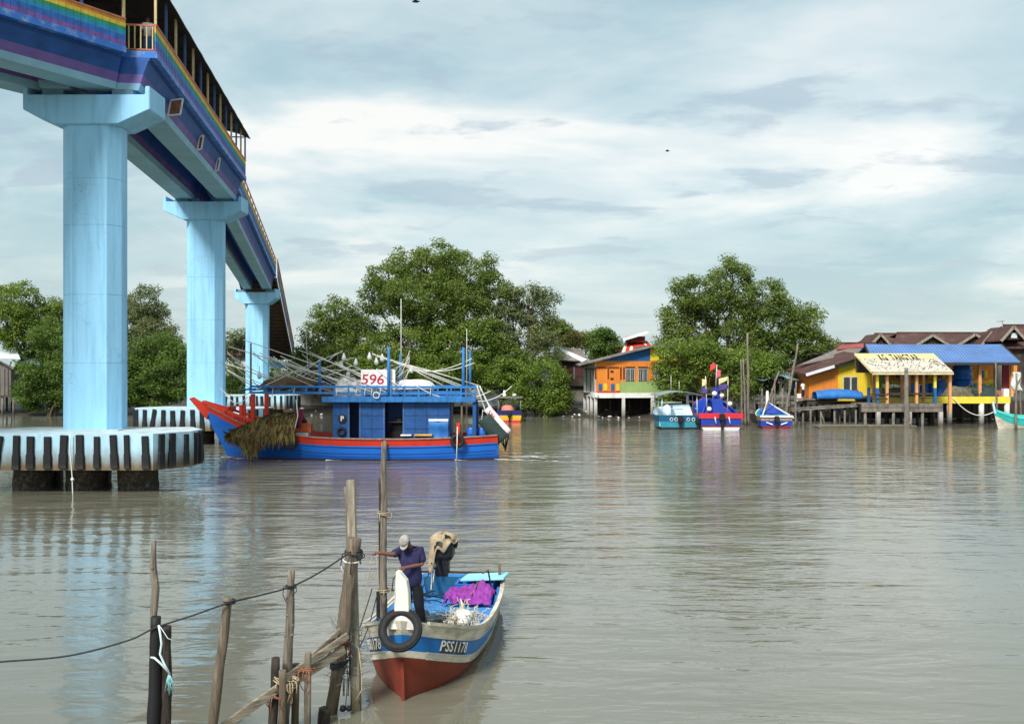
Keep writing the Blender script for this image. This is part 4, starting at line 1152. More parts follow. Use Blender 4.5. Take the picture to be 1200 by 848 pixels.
def wash(path, w0, w1, n=40, m=10):
    """foam strip along a path of (x, y), widening from w0 to w1"""
    P = [np.array(p) for p in cat_rom(path, 12)]; o = len(fo.v); k = len(P)
    for i, p in enumerate(P):
        d = P[min(i + 1, k - 1)] - P[max(i - 1, 0)]; d = d / (np.linalg.norm(d) + 1e-9); nn = np.array([-d[1], d[0]]); t = i / (k - 1); w = w0 + (w1 - w0) * t
        for j in range(m + 1):
            q_ = p + nn * w * (2 * j / m - 1); z = .015 + .10 * (1 - t) * math.sin(math.pi * j / m) * (.6 + .6 * noise.noise(Vector((q_[0] * 2, q_[1] * 2, 0))))
            fo.v.append((q_[0], q_[1], max(.012, z))); fuv.append((t, j / m))
    for i in range(k - 1):
        for j in range(m):
            a = o + i * (m + 1) + j; fo.f.append((a, a + m + 1, a + m + 2, a + 1)); fo.m.append(0); fo.sm.append(True)
wash([(-.75, 57.2), (.8, 57.2), (3, 57.4), (6.5, 57.9)], .9, 2.0)
wash([(-1.0, 55.4), (.8, 54.9), (3.5, 54.0), (6.0, 53.2)], .25, .7); wash([(-1.0, 59.0), (.8, 59.6), (3.5, 60.8)], .25, .7)
wash([(-16.9, 57.1), (-16.0, 56.4), (-14.5, 55.4), (-12.5, 54.75), (-9.5, 54.4)], .22, .45); wash([(-10.4, 54.85), (-9.6, 54.75), (-8.4, 54.6)], .18, .3); wash([(-3.2, 54.9), (-2.4, 54.85), (-1.4, 54.7)], .15, .3)
fob = fo.build('wake_foam', m_fm, label='white foam along the hull and astern of the moving trawler', cat='foam', kind='stuff', fixn=False)
ul = fob.data.uv_layers.new(name='foam')
for lp in fob.data.loops: ul.data[lp.index].uv = fuv[lp.vertex_index]
# ------------------------------------------------------------------ near boat
m_nb_white = MAT('boat_cream_paint', (.66, .62, .52), .55, .2, 3, None, .12, 25, dirt=(.34, .28, .18), damt=.40, dscale=2.6, dstretch=(.6, 1, 2))
m_nb_blue = MAT('boat_blue_paint', (.012, .17, .50), .45, .2, 2, None, .1, 20, dirt=(.05, .22, .45), damt=.25, dscale=5)
m_nb_red = MAT('boat_red_bottom', (.23, .038, .018), .55, .3, 2.5, None, .12, 15, dirt=(.16, .035, .02), damt=.4, dscale=2)
m_nb_in = MAT('boat_inner_blue', (.05, .26, .62), .55, .3, 3, None, .15, 20, dirt=(.14, .34, .58), damt=.36, dscale=3)
m_nb_floor = MAT('boat_floor', (.10, .13, .15), .8, .5, 3)
m_net = MAT('monofilament_net', (.20, .24, .25), .7, .5, 14, None, 1.0, 70)
m_netdk = MAT('dark_net', (.035, .04, .04), .85, .5, 12, None, 1.0, 60)
m_ice = MAT('ice_box_blue', (.02, .16, .50), .4, .15, 2, bump=.05)
m_lid = MAT('ice_box_lid', (.30, .66, .76), .45, .15, 3, bump=.05, dirt=(.22, .5, .6), damt=.25)
m_purpc = MAT('purple_cloth', (.26, .035, .30), .6, .3, 5, None, .3, 30)
m_shell = MAT('white_floats', (.74, .71, .64), .6, .2, 6, dirt=(.5, .45, .36), damt=.35, dscale=6)
m_sack = MAT('khaki_cloth', (.42, .33, .21), .9, .35, 6, None, .6, 40, dirt=(.18, .13, .08), damt=.35, dscale=7)
m_engine = MAT('engine_black', (.014, .014, .016), .4, .3, 4)
m_metal = MAT('dull_metal', (.35, .35, .34), .4, .2, 6, metal=.7)
m_plate = MAT('plate_black', (.05, .05, .05), .6, .4, 8, dirt=(.28, .24, .18), damt=.35, dscale=20)

NBZ = R(-95.5)
NB = thing('motor_boat', 'wooden open boat with blue band, cream stripes and red bottom moored at the stakes', 'boat', (-1.06, 21.1, 0), NBZ)
NH = Hull([(0, .90, .74, .66), (1.5, 1.0, .84, .60), (3.0, 1.03, .86, .61), (4.2, 1.0, .76, .69), (5.1, .90, .66, .84), (5.75, .64, .40, 1.02), (6.12, .36, .17, 1.15)],
          [(-.3, 6.05), (0, 6.16), (.5, 6.24), (1.0, 6.33), (1.26, 6.40)], [0, .22, .225, .47, .58, .9], 7, .62, -.35)
mb = NH.mesh([0, 1, 1, 0, 2, 2, 2], .055, lambda x: .16 if x < 4.0 else .16 + (x - 4.0) * .22, 3, 0)
hull = mb.build('hull', [m_nb_white, m_nb_blue, m_nb_red, m_nb_in], NB)
mb = NH.strip(.195, .225, .022, .02, 6.1, 50); mb.add(*[(s_.v, s_.f) for s_ in [NH.strip(.465, .485, .018, .02, 6.1, 50)]][0])
mb.add(*[(s_.v, s_.f) for s_ in [NH.strip(.57, .59, .018, .02, 6.1, 50)]][0]); mb.build('rubbing_strake', m_nb_white, NB)
mb = NH.strip(-.028, .03, .035, .0, 6.2, 50); mb.build('gunwale', m_nb_white, NB)
mb = MB(); mb.box(-.05, .03, -.93, .93, .62, .70); mb.build('transom_cap', m_wood_dk, NB)
# stem post with shoulders
mb = MB()
prof = [(-.205, 1.10), (.205, 1.10), (.20, 1.22), (.115, 1.29), (.108, 1.66), (.075, 1.84), (-.03, 1.97), (-.085, 1.985), (-.105, 1.62), (-.115, 1.29), (-.20, 1.22)]
n = len(prof); fr = [(6.37 - .04 * (z - 1.1) - .3 * abs(y) * (z < 1.3), y, z) for y, z in prof]; bk = [(6.19 - .02 * (z - 1.1) - .45 * abs(y) * (z < 1.3), y, z) for y, z in prof]
mb.add(fr + bk, [tuple(range(n)), tuple(reversed(range(n, 2 * n)))] + [(i, n + i, n + (i + 1) % n, (i + 1) % n) for i in range(n)])
mb.build('stem_post', MAT('stem_white', (.74, .73, .68), .55, .12, 5, None, .1, 25, dirt=(.52, .48, .38), damt=.3, dscale=6), NB, bev=.008)
mb = MB(); mb.bar((6.17, 0, -.25), (6.25, 0, .5), .05, .05); mb.bar((6.25, 0, .5), (6.27, 0, .62), .045, .045); mb.build('keel_strip', m_nb_red, NB)
# registration on both bows
for sd_ in (1, -1):
    x_c = 5.56 if sd_ > 0 else 5.66; d_c = .345
    mb = MB(); ln = .66
    for k in range(12):
        x0 = x_c - ln / 2 + ln * k / 12; x1 = x0 + ln / 12
        sl0 = .03
        f = lambda x, d, o: NH.pt(x, d, sd_, o)
        mb.hexa([f(x0, d_c + .105, .002), f(x1, d_c + .105, .002), f(x1, d_c + .105, .008), f(x0, d_c + .105, .008), f(x0, d_c - .10, .002), f(x1, d_c - .10, .002), f(x1, d_c - .10, .008), f(x0, d_c - .10, .008)], 0)
    # letters read left to right seen from outside: towards the stern on the port side, towards the bow on the other
    text_mb('PSS1178', lambda u, v, w: NH.pt(x_c - sd_ * u * .80, d_c - v, sd_, .012 + w * .5), .245, .002, 1, .18, mb, 1.0, 1.08, .016)
    mb.build('registration_plate', [m_plate, m_wht_text], NB)
# thwarts and inside boards
mb = MB(); mb.box(1.95, 2.75, -.93, .93, .40, .47); mb.box(2.70, 2.75, -.90, .90, .17, .399); mb.build('thwart', m_nb_in, NB, bev=.012)
mb = MB()
for x in (.9, 3.3, 4.3):
    for sd_ in (1, -1):
        mb.bar(NH.pt(x, .04, sd_, -.085), NH.pt(x, .42, sd_, -.10), .07, .05)
mb.build('rib', m_nb_in, NB)
mb = MB(); mb.box(.065, .12, -.86, .86, .17, .6); mb.build('inner_transom', MAT('deep_teal', (.01, .10, .20), .6, .3), NB)
for x, y in ((.55, .86), (3.9, -.93)):
    mb = MB(); mb.bar((x, y, .35), (x, y, .98 if x < 1 else 1.12), .055, .055); mb.build('oar_post', m_wood_br if x < 1 else m_black, NB)
# shackles / pulley fixed on the thwart edge
for y in (-.30, -.47):
    mb = MB(); mb.torus((2.78, y, .46), .06, .025, (1, 0, .4), 14, 6); mb.bar((2.775, y, .40), (2.775, y, .25), .02, .02); mb.build('mooring_ring', m_black, NB)
# outboard motor under a cloth
om = MB()
om.box(-.16, .06, -.60, -.30, .30, .95, 0); om.box(-.32, -.12, -.53, -.37, -.4, .8, 0)
om.loft([octo(-.16, -.45, .22, .19, .08, .08, .93), octo(-.16, -.45, .27, .23, .09, .09, 1.02), octo(-.16, -.45, .28, .23, .1, .1, 1.25), octo(-.16, -.45, .22, .18, .1, .1, 1.42)], 0, False)
om.tube([(.05, -.48, .92), (.25, -.50, .90), (.5, -.52, .86)], [.035, .03, .035], 8, 0)
for k in range(6): om.box(.02 + .0, .09, -.68 + k * .07, -.64 + k * .07, .86, .9, 0)
eng = om.build('outboard_motor', m_engine, NB, bev=.01)
om = MB(); om.tube([(.09, -.62, .88), (.30, -.62, .70), (.75, -.55, .45)], .018, 6); om.tube([(.09, -.58, .88), (.28, -.57, .74), (.60, -.55, .47)], .018, 6); om.build('tiller_link', m_metal, eng)
cw = MB()
def cloth_pt(u, v):
    a = u * 2 * math.pi
    r = 1 + .13 * noise.noise(Vector((math.cos(a) * 2, math.sin(a) * 2, v * 3))) + .05 * math.sin(a * 7 + v * 3)
    drop = .13 + .07 * math.sin(a * 3 + 1.2) + .05 * math.sin(a * 7) + .62 * math.exp(-((((a - 5.3 + math.pi) % (2 * math.pi)) - math.pi) / .50) ** 2) + .2 * math.exp(-((((a - 4.2 + math.pi) % (2 * math.pi)) - math.pi) / .6) ** 2)
    if v < .4:
        t = v / .4; return Vector((-.16 + .31 * t ** .6 * math.cos(a) * r, -.45 + .28 * t ** .6 * math.sin(a) * r, 1.50 - .09 * t ** 2 + .02 * math.sin(a * 5)))
    t = (v - .4) / .6; k = 1 + .12 * t
    return Vector((-.16 + .31 * k * math.cos(a) * r, -.45 + .28 * k * math.sin(a) * r, 1.41 - drop * 1.15 * t))
cw.grid(lambda u, v: cloth_pt(u, v), 64, 18)
o_ = cw.build('cover_cloth', m_sack, eng); o_.modifiers.new('t', 'SOLIDIFY').thickness = .012
cw = MB(); cw.grid(lambda u, v: cloth_pt(.93 + .09 * u, .52 + .25 * v) + Vector((.014, 0, 0)), 4, 4); cw.grid(lambda u, v: cloth_pt(.05 + .08 * u, .25 + .16 * v) + Vector((.005, 0, .018)), 4, 4)
cw.build('cloth_hole', m_black, eng)


def nw(x, y, z=0):     # near-boat local to world
    c, s = math.cos(NBZ), math.sin(NBZ)
    return Vector((-1.06 + x * c - y * s, 21.1 + x * s + y * c, z))


def shift(mb, base, rz):
    c, s = math.cos(rz), math.sin(rz)
    mb.v = [(base.x + x * c - y * s, base.y + x * s + y * c, z + base.z) for x, y, z in mb.v]
    return mb


# loose gear in the boat
ib = thing('ice_box', 'blue fish box with a pale cyan lid set askew in the boat stern', 'ice box', nw(.62, .36, .17), NBZ)
mb = MB(); sx, sy, sz, t = .62, .80, .46, .05
mb.loft([[(-.27, -.36, 0), (.27, -.36, 0), (.27, .36, 0), (-.27, .36, 0)], [(-.31, -.40, sz), (.31, -.40, sz), (.31, .40, sz), (-.31, .40, sz)], [(-.25, -.34, sz), (.25, -.34, sz), (.25, .34, sz), (-.25, .34, sz)], [(-.23, -.32, .06), (.23, -.32, .06), (.23, .32, .06), (-.23, .32, .06)]], 0, False, True)
mb.box(-.33, .33, -.42, -.405, sz - .09, sz - .02); mb.box(.315, .33, -.40, .42, sz - .09, sz - .02)
mb.build('box_body', m_ice, ib, bev=.012)
mb = MB(); mb.hexa([(-.42, -.22, sz + .02), (.16, -.30, sz + .02), (.26, .62, sz + .09), (-.32, .68, sz + .09), (-.42, -.22, sz + .075), (.16, -.30, sz + .075), (.26, .62, sz + .145), (-.32, .68, sz + .145)]); mb.build('lid', m_lid, ib, bev=.012)
q = random.Random(9)
mb = MB()
def purp(u, v):
    x = 1.75 + 1.0 * (u - .5); y = .40 + .95 * (v - .5)
    h = .13 * max(0, 1 - ((u - .5) / .52) ** 2) * max(0, 1 - ((v - .58) / .62) ** 2) ** .6
    z = .50 + h * (1 + .9 * noise.noise(Vector((u * 4.2, v * 4.2, 2)))) + .20 * abs(noise.noise(Vector((u * 7, v * 4 + u * 3, 7)))) + .12 * abs(noise.noise(Vector((u * 3 - v * 9, v * 5, 17)))) + .04 * noise.noise(Vector((u * 18, v * 12, 3)))
    return nw(x + .10 * noise.noise(Vector((u * 3, v * 3, 4))), y + .1 * noise.noise(Vector((u * 3 + 5, v * 3, 9))), z)
mb.grid(purp, 34, 34); ob = mb.build('purple_tarp', m_purpc, label='crumpled purple tarp thrown over the thwart of the near boat', cat='tarp'); ob.modifiers.new('t', 'SOLIDIFY').thickness = .015
mb = MB(); mb.tube([nw(1.3, .75, .5), nw(1.7, .55, .85), nw(2.1, .45, .62)], .018, 6); mb.tube([nw(1.0, .75, .52), nw(1.25, .70, 1.0), nw(1.35, .6, .95)], .018, 6); mb.build('stick', m_wood_br, label='thin bent sticks poking out of the purple tarp', cat='stick')
fb = thing('float_bundle', 'heap of white net floats and cream twine against the starboard gunwale of the near boat', 'net floats', nw(3.55, .58, .30))
mb = MB()
for i in range(20):
    a = q.uniform(0, 6.28); rr_ = q.uniform(.05, .30); c = nw(3.62 + rr_ * math.cos(a) * 1.0, .54 + rr_ * math.sin(a) * .85, .44 + (.32 - rr_) * q.uniform(.6, 1.15))
    mb.ball(c, q.uniform(.075, .125), 12, 0, (1, 1.25, .9), .2, i)
mb.build('float', m_shell, fb, world=True)
mb = MB(); strands(mb, lambda q: (nw(3.55 + q.gauss(0, .13), .56 + q.gauss(0, .15), .52 + q.uniform(.0, .17)), None), 120, .42, .007, 1.3, 2, 0, 14); strands(mb, lambda q: (nw(3.6 + q.gauss(0, .12), .52 + q.gauss(0, .12), .48), None), 50, .4, .007, 1.3, 12, 0, 12)
mb.tube([nw(3.5, .52, .6), nw(3.4, .5, .78), nw(3.45, .47, .92)], [.05, .03, .012], 6)
mb.build('twine', MAT('cream_twine', (.62, .56, .42), .85, .3, 20), fb, world=True)
mb = mound(nw(4.0, -.15, .30), .62, .75, .20, 2, .45, 26, .7)
strands(mb, lambda q: (nw(4.0 + q.uniform(-.6, .5), -.1 + q.uniform(-.7, .6), .42 + q.uniform(0, .12)), None), 260, .45, .004, 1.2, 8, 0, 10)
mb.build('fishing_net', m_netdk, label='dark fishing net heaped in the bow well of the near boat', cat='fishing net')
mb = mound(nw(3.25, -.10, .165), .50, .62, .24, 7, .45, 26, .7)
strands(mb, lambda q: (nw(3.25 + q.uniform(-.45, .5), -.1 + q.uniform(-.6, .5), .38 + q.uniform(0, .1)), None), 300, .45, .004, 1.2, 18, 0, 10)
mb.build('fishing_net', m_net, label='pale grey monofilament net beside the dark net in the near boat', cat='fishing net')
mb = MB(); strands(mb, lambda q: (nw(4.6 + q.uniform(-.35, .3), -.60 + q.uniform(-.12, .1), .62 + q.uniform(-.05, .12)), None), 220, .3, .004, 1.2, 28, 0, 9); mb2 = mound(nw(4.55, -.62, .30), .42, .22, .34, 4, .4, 18); mb.add(mb2.v, mb2.f)
mb.build('fishing_net', m_net, label='grey net bunched along the port gunwale beside the stakes', cat='fishing net')
mb = MB(); strands(mb, lambda q: (nw(1.2 + q.uniform(-.2, .2), -.72 + q.uniform(-.1, .1), .42), None), 16, .7, .014, .7, 38); mb.build('rope_coil', m_rope_dk, label='loose dark cable coils near the transom of the near boat', cat='rope')
# tyre on the stem
mb = MB(); cc = nw(6.42, 0, 1.13); ax = (nw(7, 0, 0) - nw(6, 0, 0)); ax = Vector((ax.x, ax.y, .62))
mb.torus(cc, .265, .064, ax, 36, 12)
axn = ax.normalized()
for k in (-.5, 0, .5): mb.torus(cc + axn * .064 * k, .265 + .064 * .9, .010, axn, 36, 5)
mb.build('tyre', m_tyre, label='black tyre hung round the white stem post of the near boat', cat='tyre')

# ------------------------------------------------------------------ the fisherman
m_skin = MAT('skin', (.20, .085, .05), .5, .15, 8, bump=.05)
m_shirt = MAT('navy_shirt', (.028, .026, .085), .85, .3, 5, None, .5, 40, dirt=(.05, .048, .12), damt=.3, dscale=4)
m_trous = MAT('black_trousers', (.012, .011, .014), .9, .3, 5, None, .4, 40)
m_cap = MAT('grey_cap', (.42, .40, .36), .85, .4, 16, None, .3, 50, dirt=(.22, .21, .18), damt=.4, dscale=14)


def hand(V, E, Rr, wi, wrist, d, pn, thumb_side, curl=.6, s=1.0):
    """palm and five fingers grown from the wrist vertex; d finger direction, pn palm normal"""
    d = Vector(d).normalized(); pn = Vector(pn).normalized(); sd_ = d.cross(pn).normalized() * thumb_side
    i0 = len(V); palm = wrist + d * .055 * s; V.append(palm); Rr.append((.030 * s, .017 * s)); E.append((wi, i0))
    for k, (off, ln) in enumerate(((-.027, .062), (-.009, .078), (.010, .082), (.028, .072))):
        b = wrist + d * .088 * s + sd_ * off * s; j = len(V)
        V += [b, b + (d * math.cos(curl * .6) + pn * math.sin(curl * .6)) * ln * .5 * s, b + (d * math.cos(curl * .6) + pn * math.sin(curl * .6)) * ln * .5 * s + (d * math.cos(curl * 2) + pn * math.sin(curl * 2)) * ln * .5 * s]
        Rr += [.009 * s, .0085 * s, .007 * s]; E += [(i0, j), (j, j + 1), (j + 1, j + 2)]
    j = len(V); tb = wrist + d * .03 * s + sd_ * .03 * s
    V += [tb, tb + (d * .7 + sd_ * .5 + pn * .4).normalized() * .035 * s, tb + (d * .7 + sd_ * .5 + pn * .4).normalized() * .035 * s + (d + pn * .8).normalized() * .03 * s]
    Rr += [.012 * s, .010 * s, .008 * s]; E += [(i0, j), (j, j + 1), (j + 1, j + 2)]


def person(name, label, loc, rz, J, mats, hat=True, group=None, cat='person', sub=2, sleeve=.62):
    """J: dict of joints in local metres (facing -Y): pelvis chest neck head hips knees feet shoulders elbows wrists"""
    rt = thing(name, label, cat, loc, rz, group)
    V = [J['pelvis'], J['pelvis'].lerp(J['chest'], .5), J['chest'], J['neck'], J['neck'].lerp(J['head'], .35)]
    Rr = [.105, .10, .10, .058, .060]; E = [(0, 1), (1, 2), (2, 3), (3, 4)]
    hd = (J['head'] - J['neck']).normalized(); fwd = J['face'].normalized()
    V += [J['head'] - hd * .045, J['head'] + hd * .045]; Rr += [(.072, .085), (.078, .092)]; E += [(4, 5), (5, 6)]
    nose_i = len(V)
    for s in (1, -1):
        i = len(V); V += [J['hip'][s], J['knee'][s], J['ankle'][s], J['ankle'][s] + Vector((.02 * s, -.14, -.05))]
        Rr += [.075, .055, .042, .036]; E += [(0, i), (i, i + 1), (i + 1, i + 2), (i + 2, i + 3)]
    for s in (1, -1):
        i = len(V); V += [J['sho'][s], J['elb'][s], J['wri'][s]]; Rr += [.058, .043, .028]; E += [(2, i), (i, i + 1), (i + 1, i + 2)]
        hand(V, E, Rr, i + 2, J['wri'][s], J['hand'][s], J['palm'][s], s, .75)
    vs, fs = skin_mesh(V, E, Rr, sub)
    mb = MB(); mb.add(vs, fs, 0, True)
    # face: nose, brow, mouth, eyes, ears worked onto the head
    up = hd; side = fwd.cross(up).normalized(); f = (fwd - up * fwd.dot(up)).normalized(); c = J['head']
    mb.ball(c + f * .088 - up * .012, .018, 8, 0, (1, 1, 1.3)); mb.ball(c + f * .080 + up * .018, .03, 8, 0, (1.6, .8, .5))
    for s in (1, -1):
        mb.ball(c + side * s * .078 - up * .005, .024, 8, 0, (.5, 1, 1.3)); mb.ball(c + f * .081 + side * s * .031 + up * .004, .011, 8, 1)
    mb.ball(c + f * .080 - up * .052, .017, 8, 2, (1.4, .6, .5))
    mb.build('body', [mats['skin'], m_black, mats.get('lip', mats['skin'])], rt)
    # shirt: torso and sleeves
    lo = J['pelvis'] + Vector((0, .0, J.get('hem', -.16)))
    V = [lo, J['pelvis'] + Vector((0, 0, .06)), J['pelvis'].lerp(J['chest'], .55), J['chest'] + Vector((0, 0, .02)), J['chest'].lerp(J['neck'], .72)]
    Rr = [.185, .178, .170, .165, .085]; E = [(0, 1), (1, 2), (2, 3), (3, 4)]
    for s in (1, -1):
        i = len(V); V += [J['sho'][s], J['sho'][s].lerp(J['elb'][s], sleeve), J['sho'][s].lerp(J['elb'][s], sleeve + .28)]; Rr += [.088, .078, .076]; E += [(3, i), (i, i + 1), (i + 1, i + 2)]
    vs, fs = skin_mesh(V, E, Rr, sub); mb = MB()
    vs = [tuple(Vector(v) + Vector((noise.noise(Vector(v) * 9), noise.noise(Vector(v) * 9 + Vector((5, 0, 0))), 0)) * .012) for v in vs]
    mb.add(vs, fs, 0, True); mb.build('shirt', mats['shirt'], rt)
    mb = MB(); mb.torus(J['neck'] + Vector((0, -.012, -.03)), .068, .016, (J['head'] - J['chest']), 18, 6); mb.build('collar', mats['shirt'], rt)
    V = [J['pelvis'] + Vector((0, 0, .02)), J['pelvis'] - Vector((0, 0, .06))]; Rr = [.15, .15]; E = [(0, 1)]
    for s in (1, -1):
        i = len(V); kn = J['knee'][s]; an = J['ankle'][s]
        V += [J['hip'][s] - Vector((0, 0, .04)), kn, kn.lerp(an, .5), an + Vector((0, 0, .03))]; Rr += [.112, .092, .082, .075]; E += [(1, i), (i, i + 1), (i + 1, i + 2), (i + 2, i + 3)]
    vs, fs = skin_mesh(V, E, Rr, sub); mb = MB()
    vs = [tuple(Vector(v) + Vector((noise.noise(Vector(v) * 8), noise.noise(Vector(v) * 8 + Vector((5, 0, 0))), 0)) * .014) for v in vs]
    mb.add(vs, fs, 0, True); mb.build('trousers', mats['trousers'], rt)
    if hat:
        mb = MB(); rings = []
        for k in range(8):
            t = k / 7; a = t * math.pi / 2; rr_ = math.cos(a) if k < 7 else .03
            rings.append([c + up * (.028 + .098 * math.sin(a)) + (side * math.cos(q_ * math.pi / 10) * .096 + f * math.sin(q_ * math.pi / 10) * .113) * rr_ for q_ in range(20)])
        mb.loft(rings, 0, True, True)
        mb.grid(lambda u, v: c + up * (.030 - .022 * v) + side * (.088 * (2 * u - 1) * (1 - .25 * v)) + f * (.09 * math.sqrt(max(0, 1 - (2 * u - 1) ** 2 * .8)) + .072 * v), 12, 4)
        mb.build('cap', mats['cap'], rt)
    else:
        mb = MB(); rings = []
        for k in range(7):
            a = k / 6 * math.pi / 2; rr_ = math.cos(a) if k < 6 else .03
            rings.append([c - f * .012 + up * (.0 + .105 * math.sin(a)) + (side * math.cos(q_ * math.pi / 10) * .088 + f * math.sin(q_ * math.pi / 10) * .098) * rr_ for q_ in range(20)])
        mb.loft(rings, 0, True, True); mb.build('hair', m_black, rt)
    return rt


V3 = Vector
mloc = W(480, 0, 16.9); mloc.z = .52
J = dict(pelvis=V3((.05, .04, .90)), chest=V3((.02, 0, 1.30)), neck=V3((0, -.06, 1.475)), head=V3((-.055, -.165, 1.575)), face=V3((-.30, -1, -.95)),
         hip={1: V3((.13, .03, .86)), -1: V3((-.05, .03, .86))}, knee={1: V3((.17, -.03, .46)), -1: V3((-.04, -.06, .46))}, ankle={1: V3((.21, .05, .09)), -1: V3((-.05, .0, .09))},
         sho={1: V3((.195, .0, 1.40)), -1: V3((-.165, -.01, 1.40))}, elb={1: V3((.225, -.04, 1.17)), -1: V3((-.27, -.20, 1.36))},
         wri={1: V3((-.03, -.27, 1.16)), -1: V3((-.47, -.34, 1.42))}, hand={1: V3((-1, -.25, .0)), -1: V3((-1, -.2, .05))}, palm={1: V3((0, .4, -1)), -1: V3((.1, .2, -1))}, hem=-.17)
person('person', 'fisherman in navy shirt, black trousers and grey cap hauling a line in the near boat', mloc, 0, J, dict(skin=m_skin, shirt=m_shirt, trousers=m_trous, cap=m_cap))
hr = mloc + V3((-.57, -.36, 1.40)); hl = mloc + V3((-.11, -.29, 1.14))
mb = MB(); mb.tube([hr + V3((.03, .02, .0)), hr + V3((-.02, 0, -.03)), hr + V3((-.07, .0, -.25)), hr + V3((-.17, .0, -.95)), hr + V3((-.22, .05, -1.5)), hr + V3((-.23, .1, -2.0))], .008, 5)
mb.tube([hr + V3((.03, .02, .0)), hr + V3((.06, .0, -.12)), hr + V3((.08, .0, -.45)), hr + V3((.14, .05, -.9))], .008, 5)
mb.build('hand_line', m_rope_tn, label='thin line held up in the right hand of the fisherman', cat='rope')
mb = MB(); mb.tube([hl, hl + V3((-.05, -.03, -.05)), hl + V3((-.13, -.05, -.16)), hl + V3((-.17, .1, -.4))], .009, 5); mb.build('hand_line', m_rope_dk, label='short dark line end in the left hand of the fisherman', cat='rope')

# ------------------------------------------------------------------ stakes and rails in the foreground water
GS = 'mooring stakes in the foreground'


def stake(pts, r, mat, label, n=9, name='wooden_stake', wob=.07, square=None, group=GS, cat='stake', knots=0):
    """pts: list of (px, py, Y) top to bottom; runs on below the water"""
    P = [W(*p) for p in pts]
    d = (P[-1] - P[-2]).normalized()
    if P[-1].z > -.5: P.append(P[-1] + d * ((P[-1].z + .8) / max(.2, -d.z)))
    mb = MB()
    if square:
        for i in range(len(P) - 1): mb.bar(P[i], P[i + 1] - (P[i + 1] - P[i]).normalized() * (.0), square[0], square[1])
    else:
        Q = []; rs = []
        rr_ = r if isinstance(r, (list, tuple)) else [r] * len(P)
        rr_ = list(rr_) + [rr_[-1]] * (len(P) - len(rr_))
        for i in range(len(P) - 1):
            k = max(2, int((P[i + 1] - P[i]).length / .12))
            for j in range(k):
                t = j / k; p = P[i].lerp(P[i + 1], t); g = noise.noise(p * 1.7) * .018
                Q.append(p + Vector((g, g * .5, 0))); rs.append((rr_[i] * (1 - t) + rr_[i + 1] * t) * (1 + .10 * noise.noise(p * 4)))
        Q.append(P[-1]); rs.append(rr_[-1])
        mb.tube(Q, rs, n, wob=wob)
        for j in range(knots):
            i = random.randrange(len(Q) // 2); a = random.uniform(0, 6.28); mb.ball(Q[i] + Vector((math.cos(a) * rs[i] * .8, -abs(math.sin(a)) * rs[i] * .8, 0)), rs[i] * .5, 7)
    return mb.build(name, mat, label=label, cat=cat, group=group, bev=.008 if square else 0)


stake([(411, 562, 14.6), (418, 832, 14.5)], 0, m_wood_lt, 'tall squared pale stake standing closest to the bow of the near boat', square=(.125, .11))
stake([(406, 570, 14.75), (409, 660, 14.72), (411, 740, 14.7)], .032, m_wood, 'thin round pole tied behind the tall squared stake')
stake([(416, 630, 14.35), (405, 715, 14.35), (399, 760, 14.35), (388, 834, 14.35)], [.105, .098, .095, .09], m_wood_br, 'thick leaning brown post lashed to the tall squared stake', wob=.04, n=14)
stake([(450, 518, 17.6), (449.5, 600, 17.6), (449, 697, 17.6), (449, 745, 17.6)], [.045, .06, .068, .068], m_wood, 'tall slender pole standing behind the hands of the fisherman', n=10)
stake([(445.5, 560, 17.75), (446, 640, 17.75), (447, 745, 17.7)], [.03, .035, .04], m_wood_dk, 'thin dark pole tied alongside the slender pole')
stake([(342, 668, 13.6), (340, 720, 13.6), (337, 790, 13.6), (332, 860, 13.6)], [.05, .06, .07, .08], m_wood, 'knotty grey driftwood stake in the middle of the rail', knots=5)
stake([(268.5, 699, 12.7), (259, 770, 12.7), (248, 860, 12.7)], [.056, .06, .066], m_wood_br, 'smooth leaning brown stake between the black pair and the rail', wob=.02, n=14)
stake([(184, 722, 12.4), (181, 790, 12.4), (178, 870, 12.4)], [.062, .072, .08], m_black, 'black tarred post with a twisted branch above it', wob=.03)
stake([(181, 633, 12.5), (180, 665, 12.5), (183, 690, 12.5), (181, 720, 12.5), (181, 800, 12.5)], [.03, .042, .05, .045, .04], m_wood, 'twisted weathered branch sticking up behind the black post', knots=4)
stake([(196, 733, 12.5), (194, 790, 12.5), (190, 870, 12.5)], [.07, .08, .09], m_wood_dk, 'short dark rotten post right beside the black tarred post', wob=.10)
stake([(324, 770, 13.35), (322, 810, 13.35), (319, 865, 13.3)], [.055, .06, .065], m_wood_dk, 'short blackened stake at the left of the rail joint')
stake([(331, 785, 13.2), (331, 865, 13.2)], .05, m_wood_br, 'short reddish stake between the blackened stake and the driftwood stake')
stake([(347, 777, 13.75), (346, 865, 13.7)], .055, m_wood_br, 'short rusty brown stake just right of the driftwood stake')
stake([(361, 764, 13.55), (360, 865, 13.5)], 0, m_wood, 'short squared stake fixed in front of the double rail', square=(.085, .075))
stake([(382, 829, 13.95), (381, 836, 13.95)], .09, m_wood_dk, 'rotten stump at the foot of the thick leaning post', wob=.2)
# rails
def rail(a, b_, w, h, label):
    mb = MB(); mb.bar(W(*a), W(*b_), w, h); return mb.build('rail_plank', m_plank, label=label, cat='plank', bev=.008, group='planks of the foreground rail')
rail((255, 856, 12.75), (326, 806, 13.28), .045, .12, 'lower left length of the rail, running out of the picture')
rail((326, 800, 13.42), (408, 744, 14.22), .04, .10, 'upper plank of the double rail behind the stakes')
rail((322, 812, 13.45), (404, 760, 14.20), .045, .13, 'lower and thicker plank of the double rail')
rail((346, 786, 13.62), (412, 726, 14.45), .035, .07, 'thin back plank of the double rail, rising to the leaning post')
